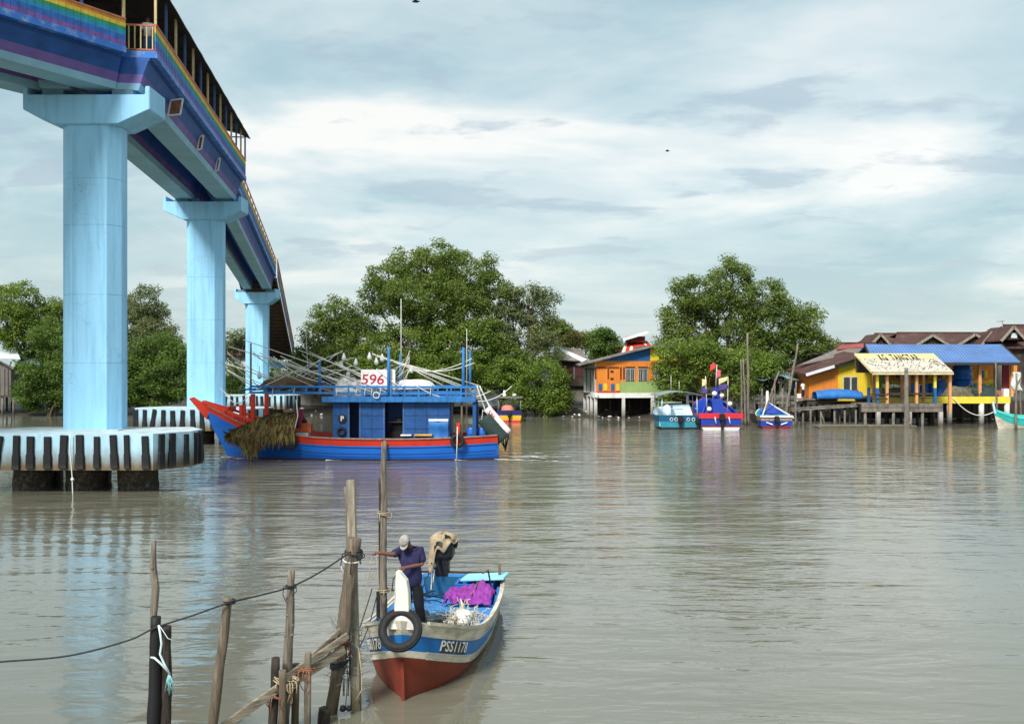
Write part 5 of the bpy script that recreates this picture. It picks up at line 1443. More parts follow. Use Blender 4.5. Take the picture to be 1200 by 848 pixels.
# lashings
def lash(c, ax, R1, n, mat, label, r=.009, tails=4, seed=0):
    q = random.Random(seed); mb = MB(); ax = Vector(ax).normalized()
    for k in range(n): mb.torus(Vector(c) + ax * (k - n / 2) * r * 2.2, R1 * q.uniform(.97, 1.06), r, ax + Vector((q.uniform(-.15, .15), q.uniform(-.15, .15), 0)), 18, 5)
    for k in range(tails):
        a = q.uniform(2.6, 6.4); p = Vector(c) + Vector((math.cos(a) * R1, math.sin(a) * R1, 0)); L_ = q.uniform(.1, .3)
        mb.tube([p, p + Vector((math.cos(a) * .04, math.sin(a) * .04, -.02)), p + Vector((math.cos(a) * .05, math.sin(a) * .05, -L_ * .5)), p + Vector((q.uniform(-.06, .06), -.03, -L_))], r * .8, 5)
    return mb.build('lashing', mat, label=label, cat='rope lashing')
lash(W(414.5, 647, 14.38), (-.1, 0, 1), .125, 4, m_rope_dk, 'dark green lashing at the top of the thick leaning post', .012, 5, 1)
lash(W(413, 655, 14.38), (-.1, 0, 1), .12, 1, m_rope_wh, 'white tie just below the dark lashing on the leaning post', .012, 1, 2)
lash(W(398.5, 752, 14.35), (-.12, 0, 1), .125, 3, MAT('rust_wire', (.16, .05, .03), .8, .4, 20), 'rusty wire binding the rail to the leaning post', .014, 5, 3)
lash(W(396, 776, 14.35), (-.12, 0, 1), .118, 3, m_rope_dk, 'black rubber band round the foot of the leaning post', .014, 0, 4)
lash(W(361, 783, 13.55), (0, 0, 1), .09, 3, MAT('orange_twine', (.30, .12, .06), .85, .3, 20), 'orange twine tying the squared stake to the double rail', .008, 6, 5)
lash(W(335, 795, 13.4), (.3, 0, 1), .17, 4, m_rope_tn, 'tan twine round the bunch of stakes at the rail joint', .009, 8, 6)
lash(W(330, 812, 13.35), (.3, 0, 1), .16, 3, MAT('brown_twine', (.20, .09, .06), .85, .3, 20), 'brown twine below the tan twine at the rail joint', .009, 8, 7)
lash(W(449.5, 600, 17.6), (.1, 0, 1), .10, 2, m_rope_tn, 'tan cord tied high on the slender pole behind the fisherman', .011, 2, 8)
lash(W(449, 690, 17.6), (.1, 0, 1), .11, 2, m_rope_tn, 'tan cord tied low on the slender pole beside the boat', .011, 2, 9)
lash(W(268.5, 704, 12.7), (0, 0, 1), .074, 3, m_rope_dk, 'black cord round the top of the smooth leaning stake', .008, 0, 10)
lash(W(341, 686, 13.6), (0, 0, 1), .07, 3, m_rope_dk, 'black cord round the top of the driftwood stake', .008, 2, 11)
# black line strung along the stake tops
pts = [(-60, 780, 12.0), (0, 775, 12.1), (80, 768, 12.2), (150, 750, 12.3), (182, 735, 12.32), (225, 721, 12.5), (268, 706, 12.62), (305, 697, 13.1), (341, 687, 13.53), (375, 670, 13.9), (411, 646, 14.24)]
mb = MB(); mb.tube([Vector(p) for p in cat_rom([tuple(W(*p)) for p in pts], 6)], .012, 6)
mb.build('mooring_line', m_rope_dk, label='long black line strung across the tops of the foreground stakes', cat='rope')
mb = MB(); q0 = W(186, 732, 12.30)
mb.tube([q0 + V3((.0, 0, 0)), q0 + V3((.03, -.03, -.10)), q0 + V3((.05, -.04, -.22)), q0 + V3((.03, -.04, -.35)), q0 + V3((.09, -.05, -.48)), q0 + V3((.16, -.06, -.60))], .014, 6, 0)
mb.tube([q0 + V3((-.09, -.02, -.40)), q0 + V3((-.03, -.07, -.39)), q0 + V3((.05, -.07, -.46)), q0 + V3((.15, -.06, -.58))], .014, 6, 0)
for k in range(12): mb.tube([q0 + V3((.15, -.06, -.58)), q0 + V3((.15 + random.uniform(-.03, .05), -.07, -.68)), q0 + V3((.15 + random.uniform(-.05, .08), -.07, -.72 - random.uniform(0, .14)))], .005, 4, 1)
mb.tube([q0 + V3((.02, 0, -.02)), q0 + V3((.12, -.02, -.16)), q0 + V3((.20, 0, -.2))], .006, 4, 0)
mb.build('frayed_rope', [MAT('pale_blue_rope', (.60, .72, .74), .8, .15, 20), MAT('aqua_fray', (.28, .55, .58), .8)], label='frayed white and aqua rope tied between the black post and the rotten post', cat='rope')
mb = MB(); mb.tube(sag(W(398, 800, 14.3), W(436, 690, 17.3), .05), .010, 5); mb.tube(sag(W(420, 760, 14.5), W(441, 700, 17.0), .1), .010, 5); mb.build('mooring_line', m_rope_dk, label='thin dark mooring line from the stakes to the slender pole', cat='rope')
mb = MB(); mb.tube([W(420, 758, 14.42), W(424, 790, 14.4), W(424, 808, 14.4), W(417, 820, 14.38)], .010, 5); mb.build('loop_rope', m_rope_tn, label='tan rope loop hanging beside the foot of the tall squared stake', cat='rope')
mb = MB(); strands(mb, lambda q: (W(406 + q.uniform(-4, 5), q.uniform(735, 800), 14.55), None), 90, .4, .004, .7, 48)
for k in range(7): mb.tube([W(402 + k * 1.6, 740, 14.55), W(403 + k * 1.5 + random.uniform(-2, 2), 770, 14.55), W(402 + k * 1.3 + random.uniform(-3, 3), 815, 14.55)], .005, 4)
mb.build('hanging_net', m_net, label='ragged grey net hanging between the leaning post and the squared stake', cat='fishing net')
mb = MB(); a = W(405, 832, 14.3); mb.ball(a + V3((-.04, 0, .03)), .05, 9); mb.ball(a + V3((.05, 0, .03)), .045, 9); mb.tube([a + V3((0, 0, .05)), a + V3((.03, 0, .5)), a + V3((.0, .05, 1.0))], .006, 5)
mb.build('net_float', m_black, label='pair of small black floats in the water at the foot of the stakes', cat='float')
# ------------------------------------------------------------------ village on the far bank
class Wall:
    """vertical facade through plan points A -> B (left to right as seen from the river); pieces placed by the pixel where they show"""
    def __init__(s, A, B):
        s.A = Vector((A[0], A[1], 0)); s.B = Vector((B[0], B[1], 0)); s.d = (s.B - s.A).normalized(); s.n = Vector((s.d.y, -s.d.x, 0))

    def u(s, px, t=0):
        k = (px - 600) / F; a = s.A + s.n * t
        return (k * a.y - a.x) / (s.d.x - k * s.d.y)

    def z(s, px, py, t=0):
        Y = (s.A + s.n * t + s.d * s.u(px, t)).y; return HC - (py - 435) * Y / F

    def P(s, u, z, t=0): return s.A + s.d * u + s.n * t + Vector((0, 0, z))

    def px(s, px, py, t=0): return s.P(s.u(px, t), s.z(px, py, t), t)

    def box(s, mb, x0, x1, y0, y1, t0, t1, mi=0):
        xm = (x0 + x1) / 2; u0, u1 = s.u(x0, t1), s.u(x1, t1); z1, z0 = s.z(xm, y0, t1), s.z(xm, y1, t1)
        s.ub(mb, u0, u1, z0, z1, t0, t1, mi)

    def ub(s, mb, u0, u1, z0, z1, t0, t1, mi=0):
        P = s.P
        mb.hexa([P(u0, z0, t0), P(u1, z0, t0), P(u1, z0, t1), P(u0, z0, t1), P(u0, z1, t0), P(u1, z1, t0), P(u1, z1, t1), P(u0, z1, t1)], mi)

    def poly(s, mb, pts, t0, t1, mi=0):
        q = [s.px(x, y, t1) for x, y in pts]; mb.prism(q, s.n * (t0 - t1), mi)


def boards(name, col, k=6.0, var=.25, dirt=None, axis='X', damt=.35):
    return MAT(name, col, .7, var, 1.5, (1, 1, .3), .2, 10, wave=(axis, k, .45), dirt=dirt, damt=damt, dscale=1.2)


m_or = boards('orange_boards', (.72, .23, .03), 1.2, .18, (.58, .20, .05))
m_ye = boards('yellow_boards', (.74, .53, .03), 1.2, .2, (.62, .45, .05))
m_gr = MAT('sage_green_wall', (.30, .42, .15), .7, .15, 1, dirt=(.24, .34, .13), damt=.3)
m_bl = MAT('wall_blue', (.02, .12, .34), .6, .2, 1)
m_rd = MAT('wall_red', (.50, .035, .02), .6, .2, 2)
m_yel = MAT('beam_yellow', (.80, .62, .06), .6, .15, 2, dirt=(.58, .45, .10), damt=.28)
m_wgrey = boards('whitewashed_boards', (.46, .47, .47), 1.2, .3, (.28, .28, .27))
m_glass = MAT('window_glass', (.06, .075, .085), .15, .3, 3, bump=0, spec=.6)
m_wframe = MAT('window_frame_grey', (.50, .50, .46), .6)
m_dkred = MAT('dark_red_shade', (.09, .012, .01), .8)
m_conc = MAT('white_concrete_post', (.58, .57, .54), .75, .2, 2, None, .2, 10, zdirt=(.1, 1.5, (.10, .085, .06)))
m_rustroof = MAT('rusty_brown_roof', (.080, .036, .029), .75, .45, .8, (1, 1, 1), .2, 8, dirt=(.15, .085, .066), damt=.36, dscale=.6, wave=('X', 2.0, .35))
m_greyroof = MAT('weathered_grey_roof', (.22, .20, .18), .85, .4, 1.2, None, .3, 8, dirt=(.12, .085, .07), damt=.42, dscale=.7, wave=('X', 2.0, .35))
m_blueroof = MAT('blue_metal_roof', (.10, .20, .42), .5, .25, .5, bump=.05)
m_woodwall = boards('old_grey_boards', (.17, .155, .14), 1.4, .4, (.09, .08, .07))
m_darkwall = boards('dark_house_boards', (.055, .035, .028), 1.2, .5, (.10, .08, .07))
m_tin = MAT('bright_tin', (.62, .66, .70), .45, .2, .6, dirt=(.36, .34, .32), damt=.3)
m_tinbl = MAT('faded_blue_tin', (.22, .34, .46), .5, .25, .8, dirt=(.34, .33, .31), damt=.36)
m_under = MAT('roof_underside', (.03, .024, .02), .9)


def roof_slab(a, b, c, d, th, mat, name, parent, ribs=0, mi_edge=None, world=True):
    """a b ridge (left, right), c d eave (right, left): a sheet with thickness, ribs raised along the slope"""
    a, b, c, d = map(Vector, (a, b, c, d)); n = (b - a).cross(d - a).normalized()
    if n.z < 0: n = -n
    mb = MB(); mb.hexa([p - n * th for p in (a, b, c, d)] + [a, b, c, d], 0)
    for k in range(ribs):
        t = (k + .5) / ribs; p = a.lerp(b, t) + n * .012; q = d.lerp(c, t) + n * .012; mb.bar(p, q, .10, .07, 0, n)
    return mb.build(name, mat if isinstance(mat, list) else [mat], parent, world=world)


def stilts(w, pxs, ytop, t, r, mat, parent, name='stilt', zb=None, square=False):
    for p in pxs:
        q = w.px(p, ytop, t); g = (ground_z(q.x, q.y) - .5) if zb is None else zb; mb = MB()
        if square: mb.box(q.x - r, q.x + r, q.y - r, q.y + r, g, q.z)
        else: mb.tube([(q.x, q.y, g), q], r, 9)
        mb.build(name, mat, parent, world=True)


# --- orange house on white stilts
A = W(697, 0, 104); B = W(832, 0, 106.5); oh = thing('stilt_house', 'orange and green stilt house with blue gable and white posts, half behind the mangrove', 'house', (A.x + 5, A.y, 0))
w = Wall(A, B)
mb = MB()
w.poly(mb, [(697, 423), (764, 423), (764, 460), (697, 460)], -.15, 0, 0)
w.poly(mb, [(764, 423.2), (832, 423.2), (832, 460), (764, 460)], -.15, 0, 0)
w.box(mb, 727, 790, 447, 460, .001, .05, 1)
w.poly(mb, [(705, 422.8), (761.5, 407), (761.5, 422.8)], -.15, .01, 2)
w.box(mb, 762, 832, 407, 422.8, -.15, .01, 3)
w.box(mb, 763, 790, 424, 431, .001, .03, 4)
w.box(mb, 803, 813, 430, 459, .002, .04, 2); w.box(mb, 813.4, 832, 430, 459, .002, .04, 3)
for i, (x, m) in enumerate(((701.5, 2), (707.5, 3), (716, 2), (722, 3))): w.box(mb, x, x + 4.2, 449.5, 457.5, .002, .05, m)
w.box(mb, 697.5, 727, 458.6, 460.2, .002, .06, 4)
mb.build('front_wall', [m_or, m_gr, m_bl, m_ye, m_rd], oh, world=True)
mb = MB()
for x in (697.4, 712, 726.8, 730.5): w.box(mb, x, x + 1.5, 430, 444, .003, .05, 0)
for x0, x1 in ((700, 711.5), (714, 726)):
    n = 5
    for k in range(n): w.box(mb, x0 + (x1 - x0) * k / n, x0 + (x1 - x0) * (k + .72) / n, 429.6, 431.6, .003, .05, 0)
for y in (434, 442.5): w.box(mb, 715.5, 719, y, y + 2.2, .004, .06, 0)
for y in (436, 439, 449): pass
mb.build('vent_slot', m_dkred, oh, world=True)
mb = MB()
for x in (699, 711.8, 713.3, 726.2): w.box(mb, x, x + .5, 429, 459, .005, .05, 0)
mb.build('batten', m_or, oh, world=True)
for x0, x1 in ((733, 744.2), (748, 759), (766, 776), (781, 790)):
    mb = MB(); w.box(mb, x0, x1, 429.5, 446.6, .003, .05, 0); fr = mb.build('window', m_dkred, oh, world=True)
    mb = MB(); w.box(mb, x0 + .4, x1 - .4, 432.4, 446.2, .052, .058, 0); mb.build('pane', m_glass, fr, world=True)
    mb = MB()
    for k in range(5): xx = x0 + .2 + (x1 - x0 - 1.1) * k / 4; w.box(mb, xx, xx + (.7 if k in (0, 2, 4) else .3), 432.2, 446.4, .06, .10, 0)
    w.box(mb, x0, x1, 431.6, 432.3, .06, .11, 0)
    mb.build('window_frame', m_wframe, fr, world=True)
# side wall, left
C = W(684, 0, 110.5); ws = Wall((C.x, C.y), (A.x, A.y))
mb = MB(); ws.poly(mb, [(684, 431), (697, 423.4), (697, 460), (684, 458)], -.12, 0, 0)
for x in (687, 691.3, 694.8): ws.box(mb, x, x + .45, 433, 458.5, .002, .04, 1)
for k in range(7): ws.box(mb, 685 + k * 1.7, 686 + k * 1.7, 431.5, 433, .002, .04, 2)
mb.build('side_wall', [m_wgrey, m_wood_dk, m_black], oh, world=True)
# floor beams and stilts
mb = MB(); w.box(mb, 696, 790, 460.2, 466, -.3, .12, 0); ws.box(mb, 684, 697, 459, 464.5, -.2, .10, 0); w.box(mb, 697, 832, 460.2, 461.2, -6, -.31, 1)
mb.build('floor_beam', [m_white, m_jetty_dk], oh, world=True)
stilts(w, (697.8, 730.5, 764.5), 466, -.05, .17, m_conc, oh, square=True)
mb = MB(); w.box(mb, 690, 850, 463, 489, -6.6, -6.4); mb.build('back_screen', m_jetty_dk, oh, world=True)  # dark sheet added behind the stilts, standing in for shade under the house
stilts(ws, (685, 689, 693), 464, -.02, .14, m_conc, oh, square=True)
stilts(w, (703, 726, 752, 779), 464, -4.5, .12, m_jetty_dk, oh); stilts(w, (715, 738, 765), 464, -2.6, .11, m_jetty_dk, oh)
# roof: one long slope rising to the right
z0 = W(0, 426.5, 104).z
ra = w.px(678, 427, .7); rb = w.px(766, 404.5, .7); back = Vector((-.1, 7.5, 0)) 
roof_slab(ra + back * .9 + Vector((.2, 0, .1)), rb + back, rb, ra, .16, m_greyroof, 'roof', oh)
mb = MB(); w.box(mb, 767, 832, 404.5, 406.9, -6, .6, 0); mb.build('roof', m_greyroof, oh, world=True)
# --- red house behind with striped roof
A = W(750, 0, 114); rh = thing('red_house', 'house with dark red upper wall and red and cream striped roof behind the orange house', 'house', (A.x, A.y, 0))
w = Wall(A, W(782, 0, 114)); mb = MB(); w.box(mb, 736, 756, 394, 401, -2.5, 0, 0); w.box(mb, 728, 790, 408, 470, -4, -1.0, 0); mb.build('wall', [MAT('wine_wall', (.13, .015, .02), .7, .3, 1)], rh, world=True)
mb = MB(); mb.bar(w.px(728, 398.5, -1.2), w.px(757.5, 389.5, -1.2), 3.6, .32); mb.build('roof', m_white, rh, world=True)
a, b_, c, d = w.px(732, 401, -1.2), w.px(758, 399, -1.2), w.px(766, 407.5, 1.2), w.px(730, 413, 1.2)
mb = MB(); mb.hexa([p - Vector((0, 0, .12)) for p in (a, b_, c, d)] + [a, b_, c, d], 0)
for k in range(4):
    t0 = .05 + k * .25
    p = [a.lerp(b_, t0), a.lerp(b_, t0 + .10), d.lerp(c, t0 + .02), d.lerp(c, t0 - .10)]
    mb.hexa([x + Vector((0, 0, .005)) for x in p] + [x + Vector((0, 0, .03)) for x in p], 1)
mb.build('striped_roof', [m_rd, MAT('cream_stripe', (.75, .68, .5), .6)], rh, world=True)
# --- grey weathered house left of it
A = W(650, 0, 117); gh = thing('weathered_house', 'dark old house with a grey weathered roof beside the orange house', 'house', (A.x, A.y, 0)); w = Wall(A, W(697, 0, 116))
mb = MB(); w.poly(mb, [(648, 420), (697, 424), (697, 452), (648, 452)], -5, 0, 0); w.box(mb, 648, 700, 443, 470, -3, -.6, 1)
for x in (661, 672, 684): w.box(mb, x, x + 1.6, 428, 444, .002, .06, 2)
mb.build('wall', [m_darkwall, m_woodwall, m_woodwall], gh, world=True)
mb = MB()
for x0, x1 in ((652, 660), (664, 671), (675, 683)): w.box(mb, x0, x1, 428, 442, .003, .05, 0)
mb.build('shutter', MAT('maroon_shutter', (.07, .015, .014), .7, .4, 3), gh, world=True)
roof_slab(w.px(650, 405.5, -2.5), w.px(680, 409, -2.5), w.px(693, 423.5, .8), w.px(648, 421, .8), .12, m_greyroof, 'roof', gh)
roof_slab(w.px(643, 407, -2.4), w.px(652, 405, -2.45), w.px(688, 421, .95), w.px(682, 424, 1.0), .10, m_tin, 'bargeboard', gh)
# --- red house with a green door behind the trawler stern, with its landing
A = W(512, 0, 117); dh = thing('dark_red_house', 'dark red wooden house with a green door half hidden by mangroves behind the trawler', 'house', (A.x + 3, A.y, 0)); w = Wall(A, W(600, 0, 116))
mb = MB(); w.box(mb, 515, 590, 428, 470, -4, 0, 0); mb.build('wall', [boards('dark_red_boards', (.13, .02, .016), 1.3, .4)], dh, world=True)
mb = MB(); w.box(mb, 567, 581, 441, 467, .002, .07, 0); dr = mb.build('door_frame', m_wood_lt, dh, world=True)
mb = MB(); w.box(mb, 569, 578, 443, 467, .072, .10, 0); mb.build('door', MAT('green_door', (.05, .14, .04), .6, .3, 3), dh, world=True)
mb = MB(); w.box(mb, 583.5, 587, 430, 468, .002, .12, 0); mb.build('corner_post', m_yel, dh, world=True)
roof_slab(w.px(518, 416, -4), w.px(592, 416, -4), w.px(596, 429, 1), w.px(510, 429, 1), .12, m_rustroof, 'roof', dh)
A = W(548, 0, 111); ja = thing('landing_stage', 'grey timber landing with a net sheet beside the dark red house', 'jetty', (A.x + 2, A.y, 0)); w = Wall(A, W(592, 0, 111))
mb = MB(); w.box(mb, 545, 589, 470, 473, -5, 0, 0); mb.build('deck', m_jetty, ja, world=True)
stilts(w, (547, 560, 573, 587), 452, -.1, .12, m_jetty, ja, 'post'); mb = MB(); w.box(mb, 545, 589, 452, 454, -.1, .05); mb.build('rail', m_jetty, ja, world=True)
mb = MB(); mb.grid(lambda u, v: w.P(w.u(555) + (w.u(587) - w.u(555)) * u, w.z(570, 455) - 1.9 * v - .25 * math.sin(u * 3.14), .12 + .1 * math.sin(u * 9)), 12, 8); o_ = mb.build('net_sheet', m_net, ja, world=True); o_.modifiers.new('t', 'SOLIDIFY').thickness = .02
mb = MB(); w.box(mb, 570, 577, 461, 470, -2, -.5); mb.build('drum', m_white, label='white tank standing on the grey landing', cat='tank')
# --- hut behind the bridge stairs
A = W(342, 0, 121); hu = thing('timber_hut', 'small timber hut with blue and yellow panels behind the bridge stairs', 'hut', (A.x, A.y, 0)); w = Wall(A, W(400, 0, 121))
mb = MB(); w.box(mb, 340, 398, 432, 475, -4, 0, 0); w.box(mb, 377, 388, 440, 470, .002, .05, 1); w.box(mb, 352, 362, 440, 452, .002, .05, 2); w.box(mb, 366, 374, 438, 450, .002, .05, 3); mb.build('wall', [m_woodwall, m_bl, m_glass, m_ye], hu, world=True)
roof_slab(w.px(345, 424, -4), w.px(394, 424, -4), w.px(402, 434, .8), w.px(336, 434, .8), .12, m_rustroof, 'roof', hu)
A = W(262, 0, 135); wh = thing('white_house', 'small white house with a brown roof seen between the second and third piers', 'house', (A.x, A.y, 0)); w = Wall(A, W(296, 0, 135))
mb = MB(); w.box(mb, 262, 296, 414, 440, -5, 0, 0); w.box(mb, 268, 276, 420, 434, .002, .05, 1); mb.build('wall', [m_white, m_glass], wh, world=True)
roof_slab(w.px(264, 404, -4), w.px(292, 404, -4), w.px(300, 416, .8), w.px(256, 416, .8), .12, m_rustroof, 'roof', wh)
# --- old shed at the left edge
A = W(-30, 0, 112); sh = thing('old_shed', 'old grey timber shed on stilts with a patched tin roof at the left edge', 'shed', (A.x + 3, A.y, 0)); w = Wall(A, W(14, 0, 112))
mb = MB(); w.poly(mb, [(-30, 432), (-8, 420), (13, 431), (13, 463), (-30, 463)], -.12, 0, 0)
for x in (-1, 5, 9): w.box(mb, x, x + .8, 432, 463, .002, .04, 1)
w2 = Wall((w.px(13, 0).x, 112), (w.px(13, 0).x + .01, 118)); w2.ub(mb, 0, 6, w.z(13, 463), w.z(13, 432), -.1, 0, 0); mb.build('wall', [m_woodwall, m_wood_dk], sh, world=True)
r0, r1 = w.px(-8, 418.5, .6), w.px(-8, 418.5, -6); e0, e1 = w.px(16, 430.5, .6), w.px(16, 430.5, -6); l0, l1 = w.px(-34, 431, .6), w.px(-34, 431, -6)
roof_slab(r1, r0, e0, e1, .10, m_wood_dk, 'roof', sh); roof_slab(r0, r1, l1, l0, .10, m_wood_dk, 'roof', sh)
roof_slab(w.px(-30, 410, -4.5), w.px(20, 411.5, -4.5), w.px(24, 420.5, -1.6), w.px(-30, 419.5, -1.6), .08, m_tin, 'tin_roof', sh)
roof_slab(w.px(25, 416.5, -7.5), w.px(42, 417.5, -7.5), w.px(47, 428, -3.2), w.px(20, 426, -3.2), .08, m_tinbl, 'blue_tin_roof', sh)
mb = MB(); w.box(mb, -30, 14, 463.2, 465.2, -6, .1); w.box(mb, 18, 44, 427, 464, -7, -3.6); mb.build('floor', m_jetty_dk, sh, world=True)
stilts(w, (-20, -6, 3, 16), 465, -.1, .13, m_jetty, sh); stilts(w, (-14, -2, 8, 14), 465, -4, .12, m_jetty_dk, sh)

# --- brown roofed houses at the back right
def gable_house(name, label, x0, x1, yr, ye, yw, Y, dep, gables=(), roofm=m_rustroof, wallm=m_darkwall, group=None):
    A = W(x0, 0, Y); rt = thing(name, label, 'house', ((A.x + W(x1, 0, Y).x) / 2, Y + dep / 2, 0), 0, group); w = Wall(A, W(x1, 0, Y))
    mb = MB(); w.box(mb, x0 + 2, x1 - 2, ye - 2, yw, -dep, 0, 0); mb.build('wall', wallm, rt, world=True)
    sl = .35 * (ye - yr)
    roof_slab(w.px(x0 + sl, yr, -dep / 2), w.px(x1 - sl, yr, -dep / 2), w.px(x1, ye, .6), w.px(x0, ye, .6), .12, roofm, 'roof', rt)
    roof_slab(w.px(x1 - sl, yr, -dep / 2), w.px(x0 + sl, yr, -dep / 2), w.P(w.u(x0), w.z(x0, ye), -dep - .6), w.P(w.u(x1), w.z(x1, ye), -dep - .6), .12, roofm, 'roof', rt)
    mb = MB(); mb.bar(w.px(x0 + sl, yr - .2, -dep / 2), w.px(x1 - sl, yr - .2, -dep / 2), .3, .2); mb.build('ridge_cap', m_tin if (int(x0) % 2) else m_rustroof, rt, world=True)
    for gx, gw, gy, gb in gables:
        mb = MB(); w.poly(mb, [(gx - gw, gb), (gx, gy), (gx + gw, gb)], -dep * .45, 1.0, 0); g_ = mb.build('gable', wallm, rt, world=True)
        for sg in (-1, 1):
            a = w.px(gx, gy - 1.2, 1.4); b_ = w.px(gx + sg * (gw + 2), gb + .6, 1.4); bk = -w.n * (dep * .45 + 1.4)
            m2 = MB(); m2.hexa([a - Vector((0, 0, .14)), b_ - Vector((0, 0, .14)), b_ + bk - Vector((0, 0, .14)), a + bk - Vector((0, 0, .14)), a, b_, b_ + bk, a + bk]); m2.build('gable_roof', roofm, rt, world=True)
            m2 = MB(); m2.bar(a + w.n * .05 - Vector((0, 0, .1)), b_ + w.n * .05 - Vector((0, 0, .1)), .08, .28); m2.build('bargeboard', m_wood_lt, rt, world=True)
    return rt, w


GB = 'brown roofed houses behind the waterfront'
gable_house('wooden_house', 'wide brown roofed house with two gables showing above the blue roof', 1046, 1152, 390, 405, 440, 118, 9, ((1093, 19, 393, 404), (1143, 20, 392, 404)), group=GB)
gable_house('wooden_house', 'narrow brown roofed house at the left end of the wide two gabled roof', 1020, 1058, 391, 405, 440, 121, 8, ((1032, 11, 392, 404),), group=GB)
_, w = gable_house('wooden_house', 'tall brown roofed house at the right edge with a small attic gable', 1166, 1232, 381, 408, 450, 112, 9, ((1188, 13, 383, 398),), group=GB)
mb = MB(); w.box(mb, 1185, 1192, 390, 396, 1.05, 1.1); mb.build('attic_vent', m_tin, _, world=True)
gable_house('wooden_house', 'brown roofed house with the TV aerial, just left of the tall right edge house', 1152, 1186, 387, 404, 445, 116, 8, ((1163, 11, 389, 403),), group=GB)
mb = MB(); a = W(1175, 390, 116); top = W(1174.5, 376, 116); mb.tube([a - V3((0, 0, 1)), top], .04, 6); mb.bar(top + V3((-.6, 0, -.1)), top + V3((.25, 0, .05)), .05, .05)
for k in range(4): mb.bar(top + V3((-.55 + k * .22, -.35, -.1)), top + V3((-.55 + k * .22, .35, -.06)), .03, .03)
mb.build('tv_aerial', m_metal, label='TV aerial on a pole above the brown roofs', cat='aerial')
gable_house('wooden_house', 'low brown roofed house behind the grey lean-to right of the big mangrove', 976, 1030, 402, 412, 440, 112, 8, (), group=GB)
gable_house('wooden_house', 'small dark boarded house under the edge of the mangrove', 946, 982, 408, 414, 440, 109, 6, (), m_greyroof, m_darkwall, GB)

# --- orange and yellow house with brown lean-to roofs
A = W(948, 0, 97.5); yh = thing('orange_yellow_house', 'orange and yellow boarded house with brown sloping roof left of the small shelter', 'house', (A.x + 3, A.y, 0)); w = Wall(A, W(1020, 0, 97.5))
mb = MB(); w.poly(mb, [(948, 437.5), (982, 428.5), (982, 467), (948, 467)], -6, 0, 0); w.poly(mb, [(982.2, 428), (1022, 417.5), (1022, 471), (982.2, 471)], -6, .05, 1); w.poly(mb, [(982.5, 427.6), (1010, 420), (1010, 425), (982.5, 432)], .052, .08, 2)
mb.build('wall', [m_or, m_ye, m_gr], yh, world=True)
mb = MB(); w.box(mb, 988, 1005, 441, 457.5, .052, .10, 0); wn = mb.build('window', m_wframe, yh, world=True)
for x0, x1 in ((989, 996), (998, 1004.4)):
    mb = MB(); w.box(mb, x0, x1, 442, 457, .102, .12, 0); mb.build('pane', MAT('dark_shutter', (.05, .055, .05), .5), wn, world=True)
roof_slab(w.px(1012, 411, -6), w.px(1014, 412, -6), w.px(1012, 417, .9), w.px(944.5, 438.5, .9), .12, m_rustroof, 'roof', yh)
mb = MB(); a, b_ = w.px(1013, 415.5, 1.0), w.px(944, 438.2, 1.0); mb.hexa([a + V3((0, 0, -.15)), b_ + V3((0, 0, -.15)), b_ + V3((-.3, 6, .3)), a + V3((0, 6, .3)), a, b_, b_ + V3((-.3, 6, .45)), a + V3((0, 6, .45))]); mb.build('roof', m_rustroof, yh, world=True)
mb = MB(); mb.bar(w.px(944.5, 439.2, 1.05), w.px(978, 429, 1.05), .06, .28); mb.build('fascia', m_tin, yh, world=True)
roof_slab(w.px(990, 405, -9), w.px(1020, 404, -9), w.px(1006, 413, -3), w.px(934, 428, -3), .12, m_greyroof, 'lean_to_roof', yh); 
roof_slab(w.px(985, 404.5, -8.9), w.px(1012, 402, -8.9), w.px(1012, 406.5, -6.5), w.px(980, 409, -6.5), .08, MAT('red_roof_sheet', (.34, .07, .055), .7, .4, 1), 'roof_patch', yh)
mb = MB(); w.box(mb, 946, 1024, 470, 473.5, -6, .8, 0); mb.build('floor', m_jetty_dk, yh, world=True)
stilts(w, (950, 965, 980, 996, 1012), 473, .3, .12, m_jetty, yh); stilts(w, (957, 975, 990, 1005), 473, -3, .12, m_jetty_dk, yh)
# covered boat on the platform in front
mb = MB()
def tarpf(u, v):
    a = v * math.pi; y = math.cos(a) * .9; z = .95 * math.sin(a) ** .7 * (1 - .25 * u * 0) * (.75 + .25 * math.sin(u * 3.14)) + .05 * noise.noise(Vector((u * 9, v * 5, 0)))
    p = w.P(w.u(948) + (w.u(1001) - w.u(948)) * u, w.z(970, 466.5), 1.7 + y); return p + V3((0, 0, max(0, z)))
mb.grid(tarpf, 30, 14); o_ = mb.build('tarp_cover', m_tarp, label='long bundle under a bright blue tarp in front of the orange wall', cat='tarp'); o_.modifiers.new('t', 'SOLIDIFY').thickness = .03
mb = MB(); c = w.px(1003, 462, 1.6); mb.ball(c, .42, 12, 0, (1, .8, 1.1), .35, 3); mb.ball(c + V3((.35, .1, -.2)), .3, 10, 0, (1, 1, 1), .3, 5); mb.build('sack', m_maroon, label='dark maroon sacks at the right end of the blue tarp', cat='sack')

